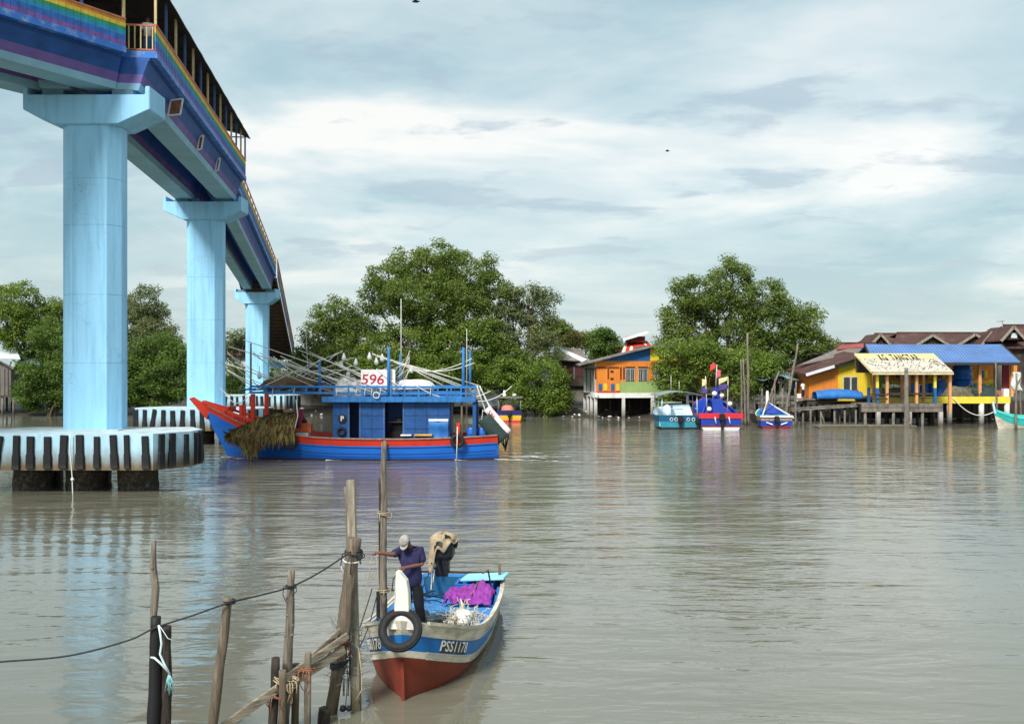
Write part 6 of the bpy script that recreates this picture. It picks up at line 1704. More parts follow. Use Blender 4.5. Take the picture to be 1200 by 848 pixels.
# --- blue roofed hall on a yellow platform
A = W(1040, 0, 92); hall = thing('fishing_hall', 'open sided hall with long blue metal roof on a yellow edged platform', 'hall', (W(1110, 0, 92).x, 95, 0)); w = Wall(A, W(1190, 0, 92)); DB = -7.0
mb = MB(); w.box(mb, 1024, 1184, 464.5, 472.5, -.25, 0, 0); mb.build('edge_beam', m_yel, hall, world=True)
zf = w.z(1100, 464.8); mb = MB(); w.ub(mb, w.u(1024), w.u(1184), zf - .18, zf, DB, -.26); mb.build('floor', m_jetty, hall, world=True)
ze = w.z(1120, 424.5, .7); zr = W(0, 403.5, 96).z; yr_ = 96.0
r0 = V3((W(1014, 0, yr_).x, yr_, zr)); r1 = V3((W(1173, 0, yr_).x, yr_, zr)); e0 = w.px(1024, 427, .7); e1 = w.px(1197, 427, .7); e0.z = e1.z = ze
roof_slab(r0, r1, e1, e0, .08, [m_blueroof], 'roof', hall, 44)
g0 = V3((r0.x, 2 * yr_ - e0.y, ze)); g1 = V3((r1.x + 1.2, 2 * yr_ - e0.y, ze)); roof_slab(r1, r0, g0, g1, .08, [m_blueroof], 'roof', hall)
mb = MB(); mb.bar(e0 + V3((0, .05, -.14)), e1 + V3((0, .05, -.14)), .08, .22); mb.bar(r0 + V3((-.1, 0, 0)), e0 + V3((-.1, 0, -.05)), .08, .3); mb.bar(r1 + V3((0.05, 0, 0)), e1 + V3((0, 0, -.05)), .08, .2); mb.build('fascia', m_wood_dk, hall, world=True)
mb = MB(); mb.prism([r0 + V3((.4, 0, -.1)), e0 + V3((.4, .2, -.05)), g0 + V3((.4, -.2, -.05))], (.1, 0, 0)); mb.build('gable', m_darkwall, hall, world=True)
for p in (1024, 1065, 1113, 1148, 1185.5):
    q = w.px(p, 464.5, -.4); mb = MB(); mb.box(q.x - .13, q.x + .13, q.y - .13, q.y + .13, zf, ze - .05); mb.build('post', MAT('post_orange', (.68, .33, .14), .6, .2, 2) if p == 1024 else bpy.data.materials['post_orange'], hall, world=True, bev=.01)
wb = Wall((A.x - 2, A.y - DB - .1), (W(1200, 0, 99).x, A.y - DB - .1))
mb = MB(); wb.box(mb, 1022, 1164, 428, 450, -.1, 0, 0)
wb.box(mb, 1022, 1164, 444.5, 449, .002, .04, 1)
for x in np.arange(1047, 1160, 16.5):
    wb.box(mb, x, x + 12.5, 431.5, 446, .041, .06, 0); wb.box(mb, x + 3, x + 7, 434, 443, .062, .09, 2); wb.box(mb, x + 8, x + 11.5, 434, 443, .062, .09, 1)
wb.box(mb, 1130, 1134, 428, 437, .002, .05, 1); wb.box(mb, 1027, 1044, 436, 450, .045, .08, 3)
mb.build('back_wall', [m_or, m_ye, m_bl, m_gr], hall, world=True)
mb = MB(); wb.box(mb, 1166, 1181, 428, 460, -.1, 0, 0); wb.box(mb, 1183, 1192, 428, 460, -.1, 0, 1); mb.build('end_wall', [m_woodwall, m_or], hall, world=True)
mb = MB(); w.box(mb, 1175, 1183, 427.5, 454, -1.4, -1.25); mb.build('door', MAT('crimson_door', (.20, .012, .025), .6, .2, 2), hall, world=True)
for p in (1112.5, 1150, 1180): 
    q = w.px(p, 472.5, -.2); mb = MB(); mb.tube([(q.x, q.y, -1), (q.x, q.y, q.z)], .24, 14); mb.build('concrete_pile', m_conc, hall, world=True)
mb = MB(); w.box(mb, 1010, 1205, 470, 490, DB - .2, DB, 0); mb.build('back_screen', m_darkwall, hall, world=True)  # added dark sheet that deepens the shade below the hall floor
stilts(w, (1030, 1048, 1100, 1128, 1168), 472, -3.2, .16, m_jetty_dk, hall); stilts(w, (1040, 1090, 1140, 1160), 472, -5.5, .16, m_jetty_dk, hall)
GD = 'blue drums in the hall'
def hall_pt(px_, t): q = w.px(px_, 464.8, t); return (q.x, q.y, zf)
for px_, t, r, h, lb in ((1127.5, -3.2, 1.0, 1.55, 'large blue tub at the bottom of the tall stack in the hall'), (1083, -2.6, .42, 1.1, 'blue drum in the shade of the hall, left of the stacked tubs'), (1093, -2.9, .45, 1.25, 'taller blue drum right behind the shelter roof post'), (1102, -2.4, .55, 1.5, 'wide blue drum just left of the orange hall post')):
    barrel(hall_pt(px_, t), r, h, m_barrel, lb, GD, 'drum')
c = hall_pt(1128, -3.2); barrel((c[0], c[1], zf + 1.56), .85, 1.45, m_barrel, 'blue tub standing on top of the large tub in the hall', GD, 'drum')
c = hall_pt(1071, -2.2); mb = MB(); mb.box(c[0] - .35, c[0] + .35, c[1] - .3, c[1] + .3, zf, zf + 1.15); mb.box(c[0] - .38, c[0] + .38, c[1] - .33, c[1] + .33, zf + 1.151, zf + 1.22); mb.build('blue_cabinet', MAT('bright_blue_box', (.01, .20, .58), .5), label='bright blue box cabinet between the drums in the hall', cat='cabinet')
for px_, t, rx, h, sd_, mt, lb in ((1122, -.9, 1.5, .95, 1, MAT('olive_net', (.17, .155, .10), .9, .5, 6, None, .8, 30), 'olive brown net heap at the edge of the hall platform'), (1150, -1.2, 1.7, 1.0, 2, m_netgreen, 'dark green net heap at the right of the hall platform'), (1049, -.7, 1.6, .8, 3, bpy.data.materials['olive_net'] if 'olive_net' in bpy.data.materials else m_netbrown, 'net heap at the edge of the hall behind the shelter benches')):
    c = hall_pt(px_, t); mb = mound(c, rx, .9, h, sd_, .3, 24, .6); strands(mb, lambda q: (V3(c) + V3((q.uniform(-1, 1) * rx * .8, q.uniform(-.7, .3), h * q.uniform(.3, .95))), None), 40, .9, .02, .7, sd_); mb.build('net_heap', mt, label=lb, cat='fishing net')
mb = MB(); c = hall_pt(1168, -.9); mb.box(c[0] - .3, c[0] + .3, c[1] - .3, c[1] + .3, zf, zf + .6); mb.build('terracotta_box', MAT('terracotta', (.38, .13, .08), .8, .2, 3), label='terracotta coloured box near the crimson door of the hall', cat='box')
mb = MB(); c = hall_pt(1178, -.6); mb.box(c[0] - .25, c[0] + .25, c[1] - .25, c[1] + .25, zf, zf + .75); mb.build('cement_block', m_white, label='pale block beside the terracotta box in the hall', cat='block')
mb = MB(); mb.tube(sag(w.px(1117, 466, .1), w.px(1165, 482, -.1), .9, 16), .05, 6); mb.build('hanging_rope', m_rope_wh, label='pale rope hanging in a loop under the hall platform', cat='rope')
# --- shelter with the written roof
A = W(1012, 0, 88.5); pv = thing('shelter', 'small open shelter with white shingled roof lettered KG TANGTAR on a grey timber deck', 'shelter', (W(1065, 0, 88.5).x, 89.5, 0)); w = Wall(A, W(1106, 0, 88.5))
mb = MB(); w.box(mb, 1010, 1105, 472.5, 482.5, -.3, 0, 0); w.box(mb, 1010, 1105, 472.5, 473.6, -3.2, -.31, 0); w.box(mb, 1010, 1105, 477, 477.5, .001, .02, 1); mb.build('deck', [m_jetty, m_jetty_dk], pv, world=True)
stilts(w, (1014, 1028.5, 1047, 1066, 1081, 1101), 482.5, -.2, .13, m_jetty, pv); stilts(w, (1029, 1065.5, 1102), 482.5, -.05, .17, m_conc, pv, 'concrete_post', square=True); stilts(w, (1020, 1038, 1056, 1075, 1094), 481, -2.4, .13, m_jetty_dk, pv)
zd = w.z(1060, 472.6)
q0, q1 = w.px(1022.5, 437, .5), w.px(1117.5, 434.5, .5); q1.z = q0.z = (q0.z + q1.z) / 2
k0 = V3((q0.x - .85, q0.y + 2.0, W(0, 414.2, 90.2).z)); k1 = V3((q1.x - .95, q1.y + 2.0, k0.z))
m_shingle, nt, b = new_mat('white_shingles')
tc = nd(nt, 'ShaderNodeTexCoord'); br = nd(nt, 'ShaderNodeTexBrick'); mp = nd(nt, 'ShaderNodeMapping'); mp.inputs['Rotation'].default_value = (R(90), 0, 0)
nt.links.new(tc.outputs['Object'], mp.inputs[0]); nt.links.new(mp.outputs[0], br.inputs['Vector'])
br.inputs['Scale'].default_value = 2.2; br.inputs['Color1'].default_value = (.60, .56, .47, 1); br.inputs['Color2'].default_value = (.50, .47, .39, 1); br.inputs['Mortar'].default_value = (.10, .085, .07, 1); br.inputs['Mortar Size'].default_value = .018; br.inputs['Row Height'].default_value = .30; br.inputs['Brick Width'].default_value = .55
nz = noise_tex(nt, tc.outputs['Object'], 1.6, 6, .7); fm = ramp(nt, nz, [(.60, 0.0), (.78, .5)])
nt.links.new(mix(nt, fm, br.outputs['Color'], (.22, .18, .13)), b.inputs['Base Color']); b.inputs['Roughness'].default_value = .8
n_ = (k1 - k0).cross(q0 - k0).normalized(); n_ = n_ if n_.z > 0 else -n_
mb = MB(); mb.hexa([p - n_ * .1 for p in (k0, k1, q1, q0)] + [k0, k1, q1, q0], 0)
t1 = .27; mb.hexa([p + n_ * .003 for p in (k0, k1, k1.lerp(q1, t1), k0.lerp(q0, t1))] + [p + n_ * .018 for p in (k0, k1, k1.lerp(q1, t1), k0.lerp(q0, t1))], 1)
ex = (k1 - k0).normalized(); ey = (k0 - q0).normalized(); tcn = k0.lerp(k1, .50).lerp(q0.lerp(q1, .50), .20)
text_mb('KG  TANGTAR', lambda u, v, z: tcn + ex * u * .80 + ey * (v * 2.0 - .08) + n_ * (.022 + z), .60, .004, 2, 0, mb, 1.0, 1.18, .03)
# broken diagonal tar lines over the shingles
q = random.Random(4)
for i in range(95):
    u0 = q.uniform(.03, .95); v0 = q.uniform(.32, .92); a = q.choice((.55, .6, -.5)); ln = q.uniform(.15, .5)
    p = k0.lerp(k1, u0).lerp(q0.lerp(q1, u0), v0); d = (ex * math.cos(a) + ey * math.sin(a) * 1.5) * ln; s_ = ey * .03
    mb.hexa([p - s_ + n_ * .002, p + d - s_ + n_ * .002, p + d + s_ + n_ * .002, p + s_ + n_ * .002, p - s_ + n_ * .012, p + d - s_ + n_ * .012, p + d + s_ + n_ * .012, p + s_ + n_ * .012], 3)
mb.build('roof', [m_shingle, MAT('roof_yellow_band', (.66, .57, .26), .7, .2, 2), m_black, MAT('tar_line', (.12, .10, .08), .8)], pv, world=True)
h0 = V3((q0.x, 2 * k0.y - q0.y, q0.z)); h1 = V3((q1.x, h0.y, q1.z)); roof_slab(k1, k0, h0, h1, .1, m_greyroof, 'roof', pv)
mb = MB(); mb.prism([k0 + V3((.25, 0, -.12)), q0 + V3((.25, .1, -.05)), h0 + V3((.25, -.1, -.05))], (.08, 0, 0)); mb.build('gable', m_wood_dk, pv, world=True)
lf = w.px(1003, 436, .0)
mb = MB(); mb.bar(k0 + V3((-.05, 0, -.03)), q0 + V3((-.05, 0, -.03)), .07, .2); mb.bar(k0 + V3((-.05, 0, -.03)), h0 + V3((-.05, 0, -.03)), .07, .2); mb.bar(q0 + V3((0, 0, -.16)), q1 + V3((0, 0, -.16)), .08, .14); mb.build('bargeboard', MAT('cream_yellow_trim', (.72, .62, .34), .7, .3, 3), pv, world=True)
for p, t, mt in ((1028, -.15, m_bl), (1039.5, -.15, None), (1095.5, -.15, m_bl), (1113, -.2, None), (1018, -2.6, m_bl), (1074, -.15, None), (1082, -2.6, None), (1057, -2.6, None)):
    g = w.px(p, 472.6, t); mb = MB(); mb.box(g.x - .11, g.x + .11, g.y - .11, g.y + .11, zd - .9 if p == 1113 else zd, q0.z - .2, 0)
    if mt: mb.box(g.x - .115, g.x + .115, g.y - .115, g.y + .115, zd, zd + 1.4, 1)
    mb.build('post', [bpy.data.materials['post_orange'] if mt is None else m_yel, m_bl], pv, world=True)
for px_, t in ((1052, -.5), (1085, -.6)):
    g = w.px(px_, 472.6, t); rt = thing('bench', 'dark timber bench in the shelter, ' + ('left of the thick grey pole' if px_ < 1060 else 'right of the thick grey pole'), 'bench', (g.x, g.y, zd), 0, 'benches in the shelter')
    mb = MB(); mb.box(-1.0, 1.0, -.2, .2, .42, .48); mb.build('seat', m_jetty_dk, rt); mb = MB(); mb.box(-1.0, 1.0, .2, .25, .75, .95); mb.build('backrest', m_jetty_dk, rt)
    for sx in (-.85, .85):
        mb = MB(); mb.box(sx - .06, sx + .06, -.18, .18, 0, .419); mb.build('leg', m_jetty_dk, rt)
mb = MB(); mb.bar(w.px(1040, 461, 0), w.px(1095, 461, 0), .06, .1); mb.bar(w.px(1018, 462, 0), w.px(1040, 462, 0), .06, .1); mb.bar(w.px(1018, 467, 0), w.px(1040, 467, 0), .06, .1); mb.build('railing', m_wood_dk, pv, world=True)
# --- walkway, raft, jetties
A = W(922, 0, 92); wk = thing('walkway', 'narrow plank walkway on thin posts leading to the shelter', 'walkway', (W(970, 0, 92).x, 92, 0)); w = Wall(A, W(1012, 0, 90.5))
mb = MB(); mb.bar(w.px(922, 481, 0), w.px(1012, 475, 0), .7, .12); mb.bar(w.px(924, 478.5, .3), w.px(1012, 473, .3), .08, .10); mb.build('deck', m_jetty, wk, world=True)
stilts(w, (927, 941, 962, 978, 990, 1003), 480, 0, .09, m_jetty, wk, 'post'); stilts(w, (934, 955, 984), 480, -.5, .08, m_jetty_dk, wk, 'post')
mb = MB(); mb.bar(w.px(961, 481, .1), w.px(967, 497, .1), .1, .06); mb.build('ladder', m_wood_lt, wk, world=True)
rf = thing('raft', 'flat grey timber raft lying along the mud below the walkway', 'raft', W(1015, 502, 87.5)); a = W(957, 500, 87.5); b_ = W(1073, 500, 86.8)
mb = MB()
for k in range(5): mb.bar((a.x, 87 + k * .45, .12), (b_.x, 86.8 + k * .45, .14), .4, .16)
mb.build('deck', m_jetty, rf, world=True); mb = MB(); mb.bar((a.x + .1, 86.76, .05), (b_.x - .2, 86.55, .06), .06, .3); mb.build('edge_board', m_wood_lt, rf, world=True)
mb = MB(); c = W(1064, 496, 87.3); mb.ball((c.x, c.y, .42), .22, 10, 0, (1.2, 1, .9), .3); mb.build('sack', m_foam, label='small white sack on the right end of the raft', cat='sack')
# central jetty with blue tarp roof
A = W(835, 0, 102); jt = thing('jetty', 'grey timber jetty with blue tarp roof behind the moored boats', 'jetty', (W(890, 0, 102).x, 102, 0)); w = Wall(A, W(948, 0, 100))
mb = MB(); w.box(mb, 832, 946, 470, 473, -4, 0, 0); w.box(mb, 832, 946, 480, 482, -.1, .05, 0); w.box(mb, 822, 880, 453.5, 456, -1.5, 0, 0); w.box(mb, 868, 946, 463.5, 465.5, -.1, .04, 0); mb.build('deck', m_jetty, jt, world=True)
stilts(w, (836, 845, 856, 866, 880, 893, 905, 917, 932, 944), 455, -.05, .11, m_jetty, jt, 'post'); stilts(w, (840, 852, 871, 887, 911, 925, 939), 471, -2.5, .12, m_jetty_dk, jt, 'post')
mb = MB(); mb.grid(lambda u, v: w.P(w.u(882) + (w.u(944) - w.u(882)) * u, w.z(912, 437) - .5 * v - .25 * math.sin(u * 9.4) * (.5 + v) * .6 + .1 * noise.noise(V3((u * 7, v * 4, 0))), .6 - 3.8 * (1 - v)), 26, 8); o_ = mb.build('tarp_roof', m_tinbl, jt, world=True); o_.modifiers.new('t', 'SOLIDIFY').thickness = .03
stilts(w, (884, 908, 925, 941), 438, .4, .07, m_wood, jt, 'roof_post')
for x0, x1, y0, y1, mt, nm, lb in ((905, 912, 440, 452, m_maroon, 'cloth', 'dark red cloth hanging under the blue tarp roof'), (914, 917, 445, 466, m_white, 'cloth', 'white cloth hanging under the blue tarp roof'), (920, 923, 445, 466, m_conc, 'cloth', 'pale grey cloth hanging under the blue tarp roof'), (929, 937, 447, 455, m_barrel, 'box', 'blue box on the jetty near the man in white'), (930, 936, 443, 446.5, m_yel, 'box', 'yellow box on top of the blue box on the jetty'), (922, 938, 456, 466, MAT('dark_green_cloth', (.03, .07, .035), .8), 'cloth', 'dark green cloth draped on the jetty')):
    mb = MB(); a = w.px(x0, y0, -1.3); b_ = w.px(x1, y1, -1.3)
    if nm == 'cloth': mb.grid(lambda u, v: (a.x + (b_.x - a.x) * u, a.y + .15 * math.sin(u * 8), a.z + (b_.z - a.z) * v), 8, 4); o_ = mb.build(nm, mt, label=lb, cat='cloth'); o_.modifiers.new('t', 'SOLIDIFY').thickness = .04
    else: mb.box(a.x, b_.x, a.y, a.y + .6, b_.z, a.z); mb.build(nm, mt, label=lb, cat='box', bev=.03)
mb = MB(); c = w.px(938, 464, .0); mb.box(c.x - .4, c.x + .4, c.y - .3, c.y + .2, w.z(938, 470), c.z + .25); mb.build('jerry_can', m_foam, label='pale container on the jetty edge near the man in white', cat='container')
# tall poles
GP = 'tall poles along the far bank'
for p0, p1, Y, r, lb in (((876, 390), (877, 503), 91, .17, 'tallest upright pale pole right of the blue and red boat'), ((871, 421), (874, 503), 90.5, .13, 'middle upright pole of the group beside the blue and red boat'), ((868, 421), (870, 494), 93, .12, 'thin upright pole behind the middle pole of the group'),
                     ((935, 402), (920, 490), 91, .16, 'long leaning pale pole in front of the blue tarp roof'), ((913, 435), (889, 503), 88.5, .13, 'leaning dark pole beside the small white topped boat'), ((933, 447), (932, 502), 89, .11, 'upright pole left of the walkway'),
                     ((1062, 431), (1063, 503), 86.5, .30, 'thick dark grey pole in front of the shelter'), ((1166.5, 425), (1168, 495), 89.5, .12, 'thin pole at the right part of the hall front'), ((1191, 437), (1190.5, 502), 84, .13, 'grey post with wraps at the bow of the turquoise boat'), ((1196, 440), (1196, 500), 87, .10, 'thin post at the far right behind the turquoise boat')):
    mb = MB(); a = W(*p0, Y); b_ = W(*p1, Y); d = (b_ - a).normalized(); b_ = b_ + d * 1.2
    mb.tube([a.lerp(b_, t) + V3((noise.noise(V3((t * 4, p0[0], 0))) * .08, 0, 0)) for t in np.linspace(0, 1, 9)], [r * (.55 + .45 * t) for t in np.linspace(0, 1, 9)], 8); mb.build('mooring_pole', m_wood if r < .25 else m_jetty, label=lb, cat='pole', group=GP)
mb = MB()
mb.grid(lambda u, v: W(1187 + 10 * u + 1.5 * math.sin(v * 7), 436 + 22 * v, 84.2) + V3((0, .2 * math.sin(u * 7 + v * 3), 0)), 10, 12); o_ = mb.build('cloth', m_netwhite, label='grey white cloth wrapped over the post at the right edge', cat='cloth'); o_.modifiers.new('t', 'SOLIDIFY').thickness = .04

# --- people on the bank and the bridge
sk2 = dict(skin=m_skin, shirt=m_white, trousers=MAT('navy_trousers', (.02, .022, .05), .85), cap=m_cap)
JS = dict(pelvis=V3((0, 0, .92)), chest=V3((0, -.02, 1.28)), neck=V3((0, -.02, 1.46)), head=V3((0, -.05, 1.58)), face=V3((0, -1, -.15)),
          hip={1: V3((.09, 0, .88)), -1: V3((-.09, 0, .88))}, knee={1: V3((.10, -.04, .48)), -1: V3((-.10, .02, .48))}, ankle={1: V3((.10, .02, .09)), -1: V3((-.11, .06, .09))},
          sho={1: V3((.18, 0, 1.38)), -1: V3((-.18, 0, 1.38))}, elb={1: V3((.25, -.02, 1.10)), -1: V3((-.24, .02, 1.10))}, wri={1: V3((.26, -.16, .90)), -1: V3((-.23, -.10, .88))},
          hand={1: V3((0, -.3, -1)), -1: V3((0, -.3, -1))}, palm={1: V3((-1, 0, 0)), -1: V3((1, 0, 0))})
c = W(941, 466.5, 97.2)
person('person', 'man in a white shirt standing on the bank beside the orange wall', c, R(35), JS, sk2, hat=False, sub=1)
mb = MB(); mb.box(c.x - 1, c.x + 1.2, c.y - .6, c.y + .9, c.z - .16, c.z - .002); mb.build('plank_step', m_jetty, label='timber landing under the man in white', cat='platform')
dk = ZS + 1.72
bp_ = W(168, 0, 42.6)
person('person', 'person in white top standing behind the end railing of the footbridge', (bp_.x, 43.1, dk), R(20), JS, dict(skin=m_skin, shirt=m_white, trousers=m_bl, cap=m_cap), hat=False, sub=1)
q_ = P1 + d12 * 12.2 + Vector((d12.y, -d12.x)) * 2.35
person('person', 'person in dark shirt leaning on the parapet of the footbridge', (q_.x, q_.y, dk - .01), R(75), JS, dict(skin=m_skin, shirt=m_maroon, trousers=m_trous, cap=m_cap), hat=False, sub=1)

# --- moored boats, stern to the river
m_teal = MAT('boat_teal', (.03, .26, .36), .5, .2, 2); m_dteal = MAT('boat_dark_teal', (.008, .09, .19), .5, .2, 2); m_b2 = MAT('boat_royal_blue', (.012, .05, .36), .45, .2, 2); m_r2 = MAT('boat_red', (.62, .03, .05), .45, .15, 2)
m_navy = MAT('boat_navy', (.010, .02, .12), .5, .2, 2); m_y2 = MAT('boat_yellow', (.75, .42, .02), .5, .15, 2); m_turq = MAT('boat_turquoise', (.04, .46, .42), .5, .15, 2); m_pale = MAT('boat_pale', (.55, .70, .78), .5, .2, 2)


def moored(label, px_, Y, wpx, hgt, ln, mats, bands, mis, bow_z, yaw=0, mi_in=3, mi_cap=0, name='moored_boat'):
    wd = wpx * Y / F / 2; c = W(px_, 0, Y)
    rt = thing(name, label, 'boat', (c.x, Y, 0), R(90 + yaw), 'boats moored along the far bank')
    h = Hull([(0, wd, wd * .86, hgt), (ln * .3, wd * 1.06, wd * .92, hgt * .97), (ln * .6, wd * .95, wd * .7, hgt * 1.1), (ln * .82, wd * .6, wd * .3, (hgt + bow_z) * .55), (ln * .94, wd * .25, wd * .06, bow_z * .9)],
             [(-.4, ln * .86), (0, ln * .92), (hgt, ln * .97), (bow_z, ln)], bands, 4, .7, -.4)
    h.mesh(mis, .07, .28, mi_in, mi_cap).build('hull', mats, rt)
    return rt, h


def motor(rt, x, y, z, s=1.0):
    mb = MB(); mb.loft([octo(x, y, .16 * s, .14 * s, .05, .05, z), octo(x, y, .2 * s, .18 * s, .06, .06, z + .1 * s), octo(x, y, .19 * s, .17 * s, .06, .06, z + .42 * s), octo(x, y, .12 * s, .11 * s, .05, .05, z + .5 * s)], 0, False)
    mb.box(x - .1 * s, x + .02, y - .08 * s, y + .08 * s, -.3, z); mb.build('outboard_motor', m_engine, rt)


rt, h = moored('teal and dark blue boat with a canopy frame moored beside the orange house', 797, 84.8, 50, 1.22, 7.5, [m_dteal, m_teal, m_black, m_pale], [0, .55, .56, 1.05], [0, 0, 1, 2, 2], 1.9)
mb = MB()
for x in (.3, 2.4, 4.4):
    for y in (-1.55, 1.55): mb.tube([(x, y, 1.15), (x, y * .97, 2.9)], .04, 6)
for z in (1.75, 2.3):
    for y in (-1.55, 1.55): mb.tube([(.3, y, z), (4.4, y, z)], .035, 6)
    mb.tube([(.3, -.2, z), (.3, 1.55, z)], .035, 6)
mb.build('canopy_frame', m_pale, rt)
mb = MB(); mb.grid(lambda u, v: (-.1 + 5 * u, -1.9 + 3.8 * v, 2.92 + .35 * math.sin(v * math.pi)), 8, 10); o_ = mb.build('canopy', MAT('canopy_grey', (.22, .27, .27), .7, .2, 2), rt); o_.modifiers.new('t', 'SOLIDIFY').thickness = .05
mb = MB(); mb.tube([(3, .3, 3.2), (3, .3, 4.6)], .03, 5); mb.tube([(4, -.6, 3.2), (4, -.6, 4.1)], .03, 5); mb.build('antenna', m_pole, rt)
mb = MB(); mb.prism([(.6, -1.2, 1.2), (1.1, -1.0, 2.1), (1.7, -.9, 2.1), (2.3, -1.1, 1.2)], (0, 1.5, 0)); mb.build('cuddy', m_pale, rt)
motor(rt, -.15, .0, .55, 1.3); motor(rt, -.15, -1.5, .45, 1.1)
mb = MB()
for y in (.75, .35, -.7, -1.15): mb.torus((-.06, y, .85), .13, .03, (1, 0, 0), 12, 5)
mb.ball((-.07, .1, .62), .12, 8); mb.build('rope_fender', m_white, rt)
mb = MB(); mb.bar((1.6, -.9, 2.1), (1.6, -.9, 2.9), .16, .16); mb.build('stem_post', m_white, rt)
rt, h = moored('royal blue boat with red stern rail, floats and flags moored among the poles', 845, 84.2, 49, 1.38, 8, [m_r2, m_b2, m_antif, m_b2, m_white], [0, .36, 1.0, 1.18], [0, 1, 2, 4, 4], 2.6)
mb = MB(); mb.box(-.08, .02, -1.9, 1.9, .96, 1.42); mb.build('stern_rail', m_r2, rt)
mb = MB(); mb.prism([(1.2, -.55, 1.2), (1.4, -.42, 2.6), (3.2, -.42, 2.6), (3.6, -.55, 1.2)], (0, .95, 0)); mb.prism([(1.9, -.2, 2.62), (2.0, -.16, 3.6), (2.4, -.16, 3.6), (2.5, -.2, 2.62)], (0, .36, 0))
for sg in (1, -1): mb.bar((.4, 1.5 * sg, 1.3), (3.2, .45 * sg, 2.5), .12, .3)
mb.build('deckhouse', m_b2, rt)
mb = MB(); pass
for a_, b_ in (((2.2, 0, 3.6), (2.2, -.1, 5.6)), ((.7, 1.05, 1.3), (.7, 1.2, 4.6)), ((.9, -.75, 1.3), (.9, -.80, 4.5))):
    mb = MB(); mb.tube([a_, b_], .04, 6); mb.build('flag_pole', m_pole, rt)
def flag(x, y, z, ww, hh, mt, sl=.3):
    mb = MB(); mb.grid(lambda u, v: (x + .08 * math.sin(u * 6), y - ww * u, z - hh * v * (1 - .5 * u) - sl * u), 8, 5); o_ = mb.build('flag', mt, rt); o_.modifiers.new('t', 'SOLIDIFY').thickness = .012
m_flr = MAT('flag_red', (.72, .06, .07), .7); m_fly = MAT('flag_pale_yellow', (.75, .68, .38), .7); m_flb = MAT('flag_violet', (.09, .06, .26), .7); m_flp = MAT('flag_pink', (.75, .12, .22), .7)
flag(2.2, .5, 5.6, .5, .7, m_flr, -.1); flag(2.2, -.05, 5.2, .4, .9, m_flp, .15); flag(.9, .0, 4.35, .8, .55, m_fly, -.2); flag(.9, .0, 3.85, .8, .6, m_flb, .0); flag(.7, 1.5, 4.35, .4, .75, m_fly, .1); flag(.7, 1.55, 3.65, .55, .65, m_flb, .2)
mb = MB(); 
for p, r in (((1.3, -.35, 2.9), .2), ((1.5, .25, 3.05), .23), ((.4, -.85, 2.2), .21), ((.3, .95, 1.75), .21)): mb.ball(p, r, 12)
mb.build('float_ball', m_foam, rt)
motor(rt, -.18, -.05, .75, 1.3); mb = MB(); mb.tube([(-.12, .55, 1.1), (-.15, .45, .5)], .05, 6); mb.tube([(-.12, -.65, 1.1), (-.15, -.75, .5)], .05, 6); mb.build('rope', m_rope_wh, rt)
rt, h = moored('small white and blue boat with a brown stern board moored right of the tall poles', 910, 86.0, 37, 1.10, 6, [m_white, m_b2, m_antif, m_teal, MAT('stern_board', (.33, .25, .18), .8, .4, 4)], [0, .42, .75, .9], [4, 1, 1, 2, 2], 1.7, yaw=-6)
mb = MB(); mb.box(-.1, .0, -1.42, 1.42, .98, 1.14); mb.build('stern_rail', m_white, rt)
mb = MB(); mb.prism([(2.2, -1.15, 1.15), (4.6, -.05, 2.0), (5.6, 0, 1.8), (5.6, .05, 1.8), (4.6, .05, 2.0), (2.2, 1.15, 1.15)], (0, 0, .12)); mb.build('foredeck', m_b2, rt)
mb = MB(); mb.loft([[(5.2 + .14 * math.cos(a) * k, .14 * math.sin(a) * k, z) for a in np.linspace(0, 6.28, 10)[:-1]] for z, k in ((1.5, 1.3), (2.3, 1.1), (3.1, .9), (3.2, .5))], 0); mb.build('stem_post', m_white, rt)
mb = MB()
for sg in (1, -1): mb.bar((.2, 1.15 * sg, 1.15), (4.8, .1 * sg, 2.05), .1, .12)
mb.bar((-.13, .9, .55), (-.13, .35, .35), .04, .1); mb.bar((-.13, -.9, .55), (-.13, -.35, .35), .04, .1); mb.build('trim', m_white, rt)
motor(rt, -.16, 0, .5, 1.2)
rt, h = moored('small navy and yellow boat with a low canopy beside the round bush behind the trawler', 597, 97.0, 29, 1.15, 5.5, [m_navy, m_navy, m_y2, m_dark_in, m_r2], [0, .5, .98, 1.06], [0, 2, 4, 4, 4], 1.7)
mb = MB()
for x, y in ((.2, 1.1), (.2, -1.1), (2.8, 1.0), (2.8, -1.0)): mb.tube([(x, y, 1.1), (x, y, 2.35)], .05, 6)
mb.build('canopy_post', m_wood_lt, rt); mb = MB(); mb.box(-.1, 3.1, -1.3, 1.3, 2.36, 2.45); mb.build('canopy', m_wood, rt)
mb = mound((.7, .2, 1.0), .5, .75, .7, 4, .2, 16); mb.build('orange_bundle', MAT('salmon_cloth', (.62, .22, .14), .7), rt)
mb = MB(); mb.ball((1.2, .5, 2.6), .2, 9); mb.tube([(1.2, .5, 2.4), (1.2, .5, 3.1)], .12, 8); mb.ball((2.2, -.5, 2.6), .22, 9, 0, (1.6, 1, .7)); mb.build('float_ball', m_white, rt); motor(rt, -.15, 0, .5, 1)
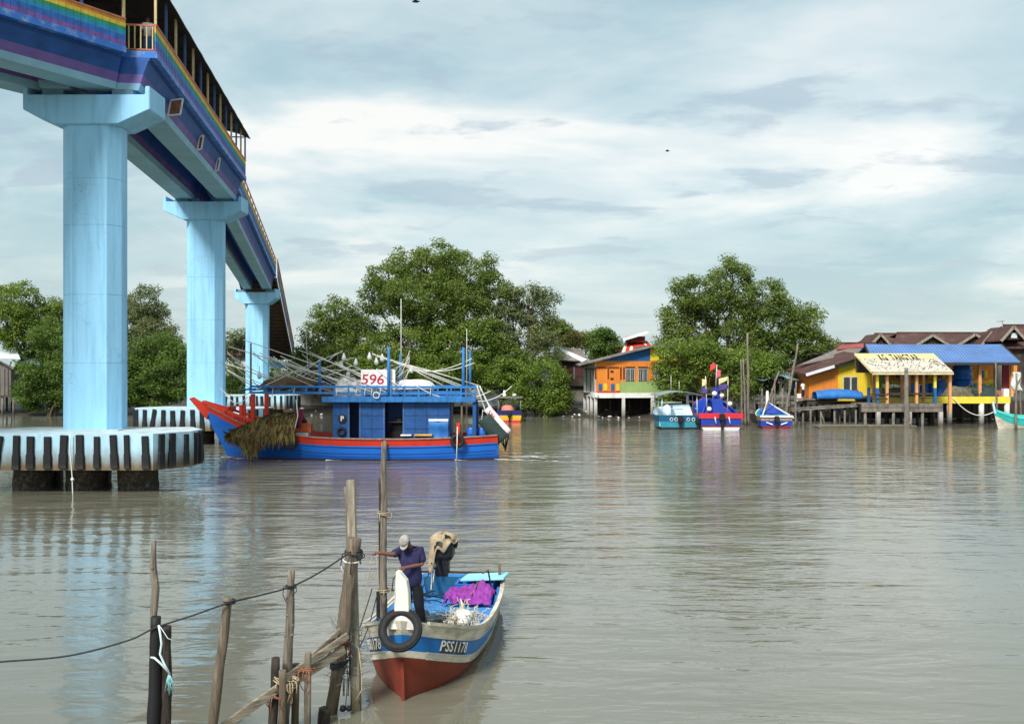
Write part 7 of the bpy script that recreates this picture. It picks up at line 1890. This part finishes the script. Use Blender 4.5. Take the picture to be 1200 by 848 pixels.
# turquoise boat at the right edge, bow toward the left
wd_ = 1.0; c = W(1169, 0, 85.5)
rt = thing('moored_boat', 'turquoise and cream boat at the right edge, bow pointing left', 'boat', (c.x + 4.6, 85.5, 0), R(172), 'boats moored along the far bank')
h = Hull([(0, .95, .8, .75), (1.6, 1.1, .9, .78), (3.2, .85, .55, 1.0), (4.1, .42, .15, 1.3), (4.4, .18, .04, 1.45)], [(-.3, 4.1), (0, 4.3), (1.0, 4.55), (1.6, 4.7)], [0, .5, .62], 5, .65, -.3)
h.mesh([2, 1, 0, 1], .06, .25, 2, 2).build('hull', [m_nb_white, m_nb_white, m_turq], rt); h.strip(-.03, .06, .03, 0, 4.3).build('gunwale', m_turq, rt); h.strip(.5, .6, .02, 0, 4.2).build('stripe', m_turq, rt)
mb = MB(); mb.grid(lambda u, v: (1.6 + 2.9 * u, (2 * v - 1) * h.sheer(min(4.4, 1.6 + 2.9 * u)).y * .97, h.sheer(min(4.4, 1.6 + 2.9 * u)).z + .02 + .38 * math.sin(v * 3.14) * (1 - .5 * u)), 12, 8); o_ = mb.build('foredeck', m_turq, rt); o_.modifiers.new('t', 'SOLIDIFY').thickness = .04
mb = MB(); mb.bar((4.55, 0, 1.3), (4.75, 0, 2.3), .16, .2); mb.build('stem_post', m_pale, rt)
# dark hull lying on the mud between the poles and the small boat
rt = thing('old_hull', 'old dark open hull drawn up behind the tall poles', 'boat', W(883, 0, 94), R(20)); rt.location.z = .35
h = Hull([(0, .7, .5, .9), (2, .8, .6, .8), (3.6, .4, .15, 1.2)], [(-.3, 3.7), (0, 3.8), (1.4, 4.2)], [0, .3], 4, .7, -.3); h.mesh([0, 1, 1], .06, .2, 1, 0).build('hull', [m_jetty, m_wood_dk], rt)
# --- litter and stones on the mud, two birds
q = random.Random(21); mb = MB()
for i in range(420):
    x = q.choice((q.uniform(28, 52), q.uniform(28, 52), q.uniform(5, 18), q.uniform(-52, -8))); y = shore(x) + q.uniform(-.5, 9); z = ground_z(x, y); s_ = q.uniform(.05, .19)
    mb.ball((x, y, z + s_ * .3), s_, 6, q.choice((0, 0, 1, 1, 2)), (q.uniform(.7, 1.6), 1, q.uniform(.4, .8)), .5, i)
mb.build('litter', [m_foam, m_pile, m_tinbl], label='scattered stones and plastic litter on the mud bank', cat='litter', kind='stuff')
for px_, py_, Y, s_, lb in ((487, 2, 60, .55, 'dark bird flying at the very top of the sky'), (782, 177, 90, .45, 'tiny dark bird flying in the middle of the sky')):
    c = W(px_, py_, Y); mb = MB(); mb.ball(c, .09 * s_ * 2, 8, 0, (2.2, .8, .8)); mb.ball(c + V3((-.2 * s_, 0, .02)), .06 * s_ * 2, 6); 
    for sg in (1, -1): mb.add([c + V3((-.1, 0, .03)), c + V3((.1, 0, .03)), c + V3((.12 * s_, sg * .3 * s_, .18 * s_)), c + V3((.2 * s_, sg * .7 * s_, .02)), c + V3((-.1 * s_, sg * .35 * s_, .2 * s_))], [(0, 1, 2, 3, 4)])
    mb.prism([c + V3((.15 * s_, -.05, 0)), c + V3((.45 * s_, -.1, 0)), c + V3((.45 * s_, .1, 0)), c + V3((.15 * s_, .05, 0))], (0, 0, .02)); mb.build('bird', m_black, label=lb, cat='bird')
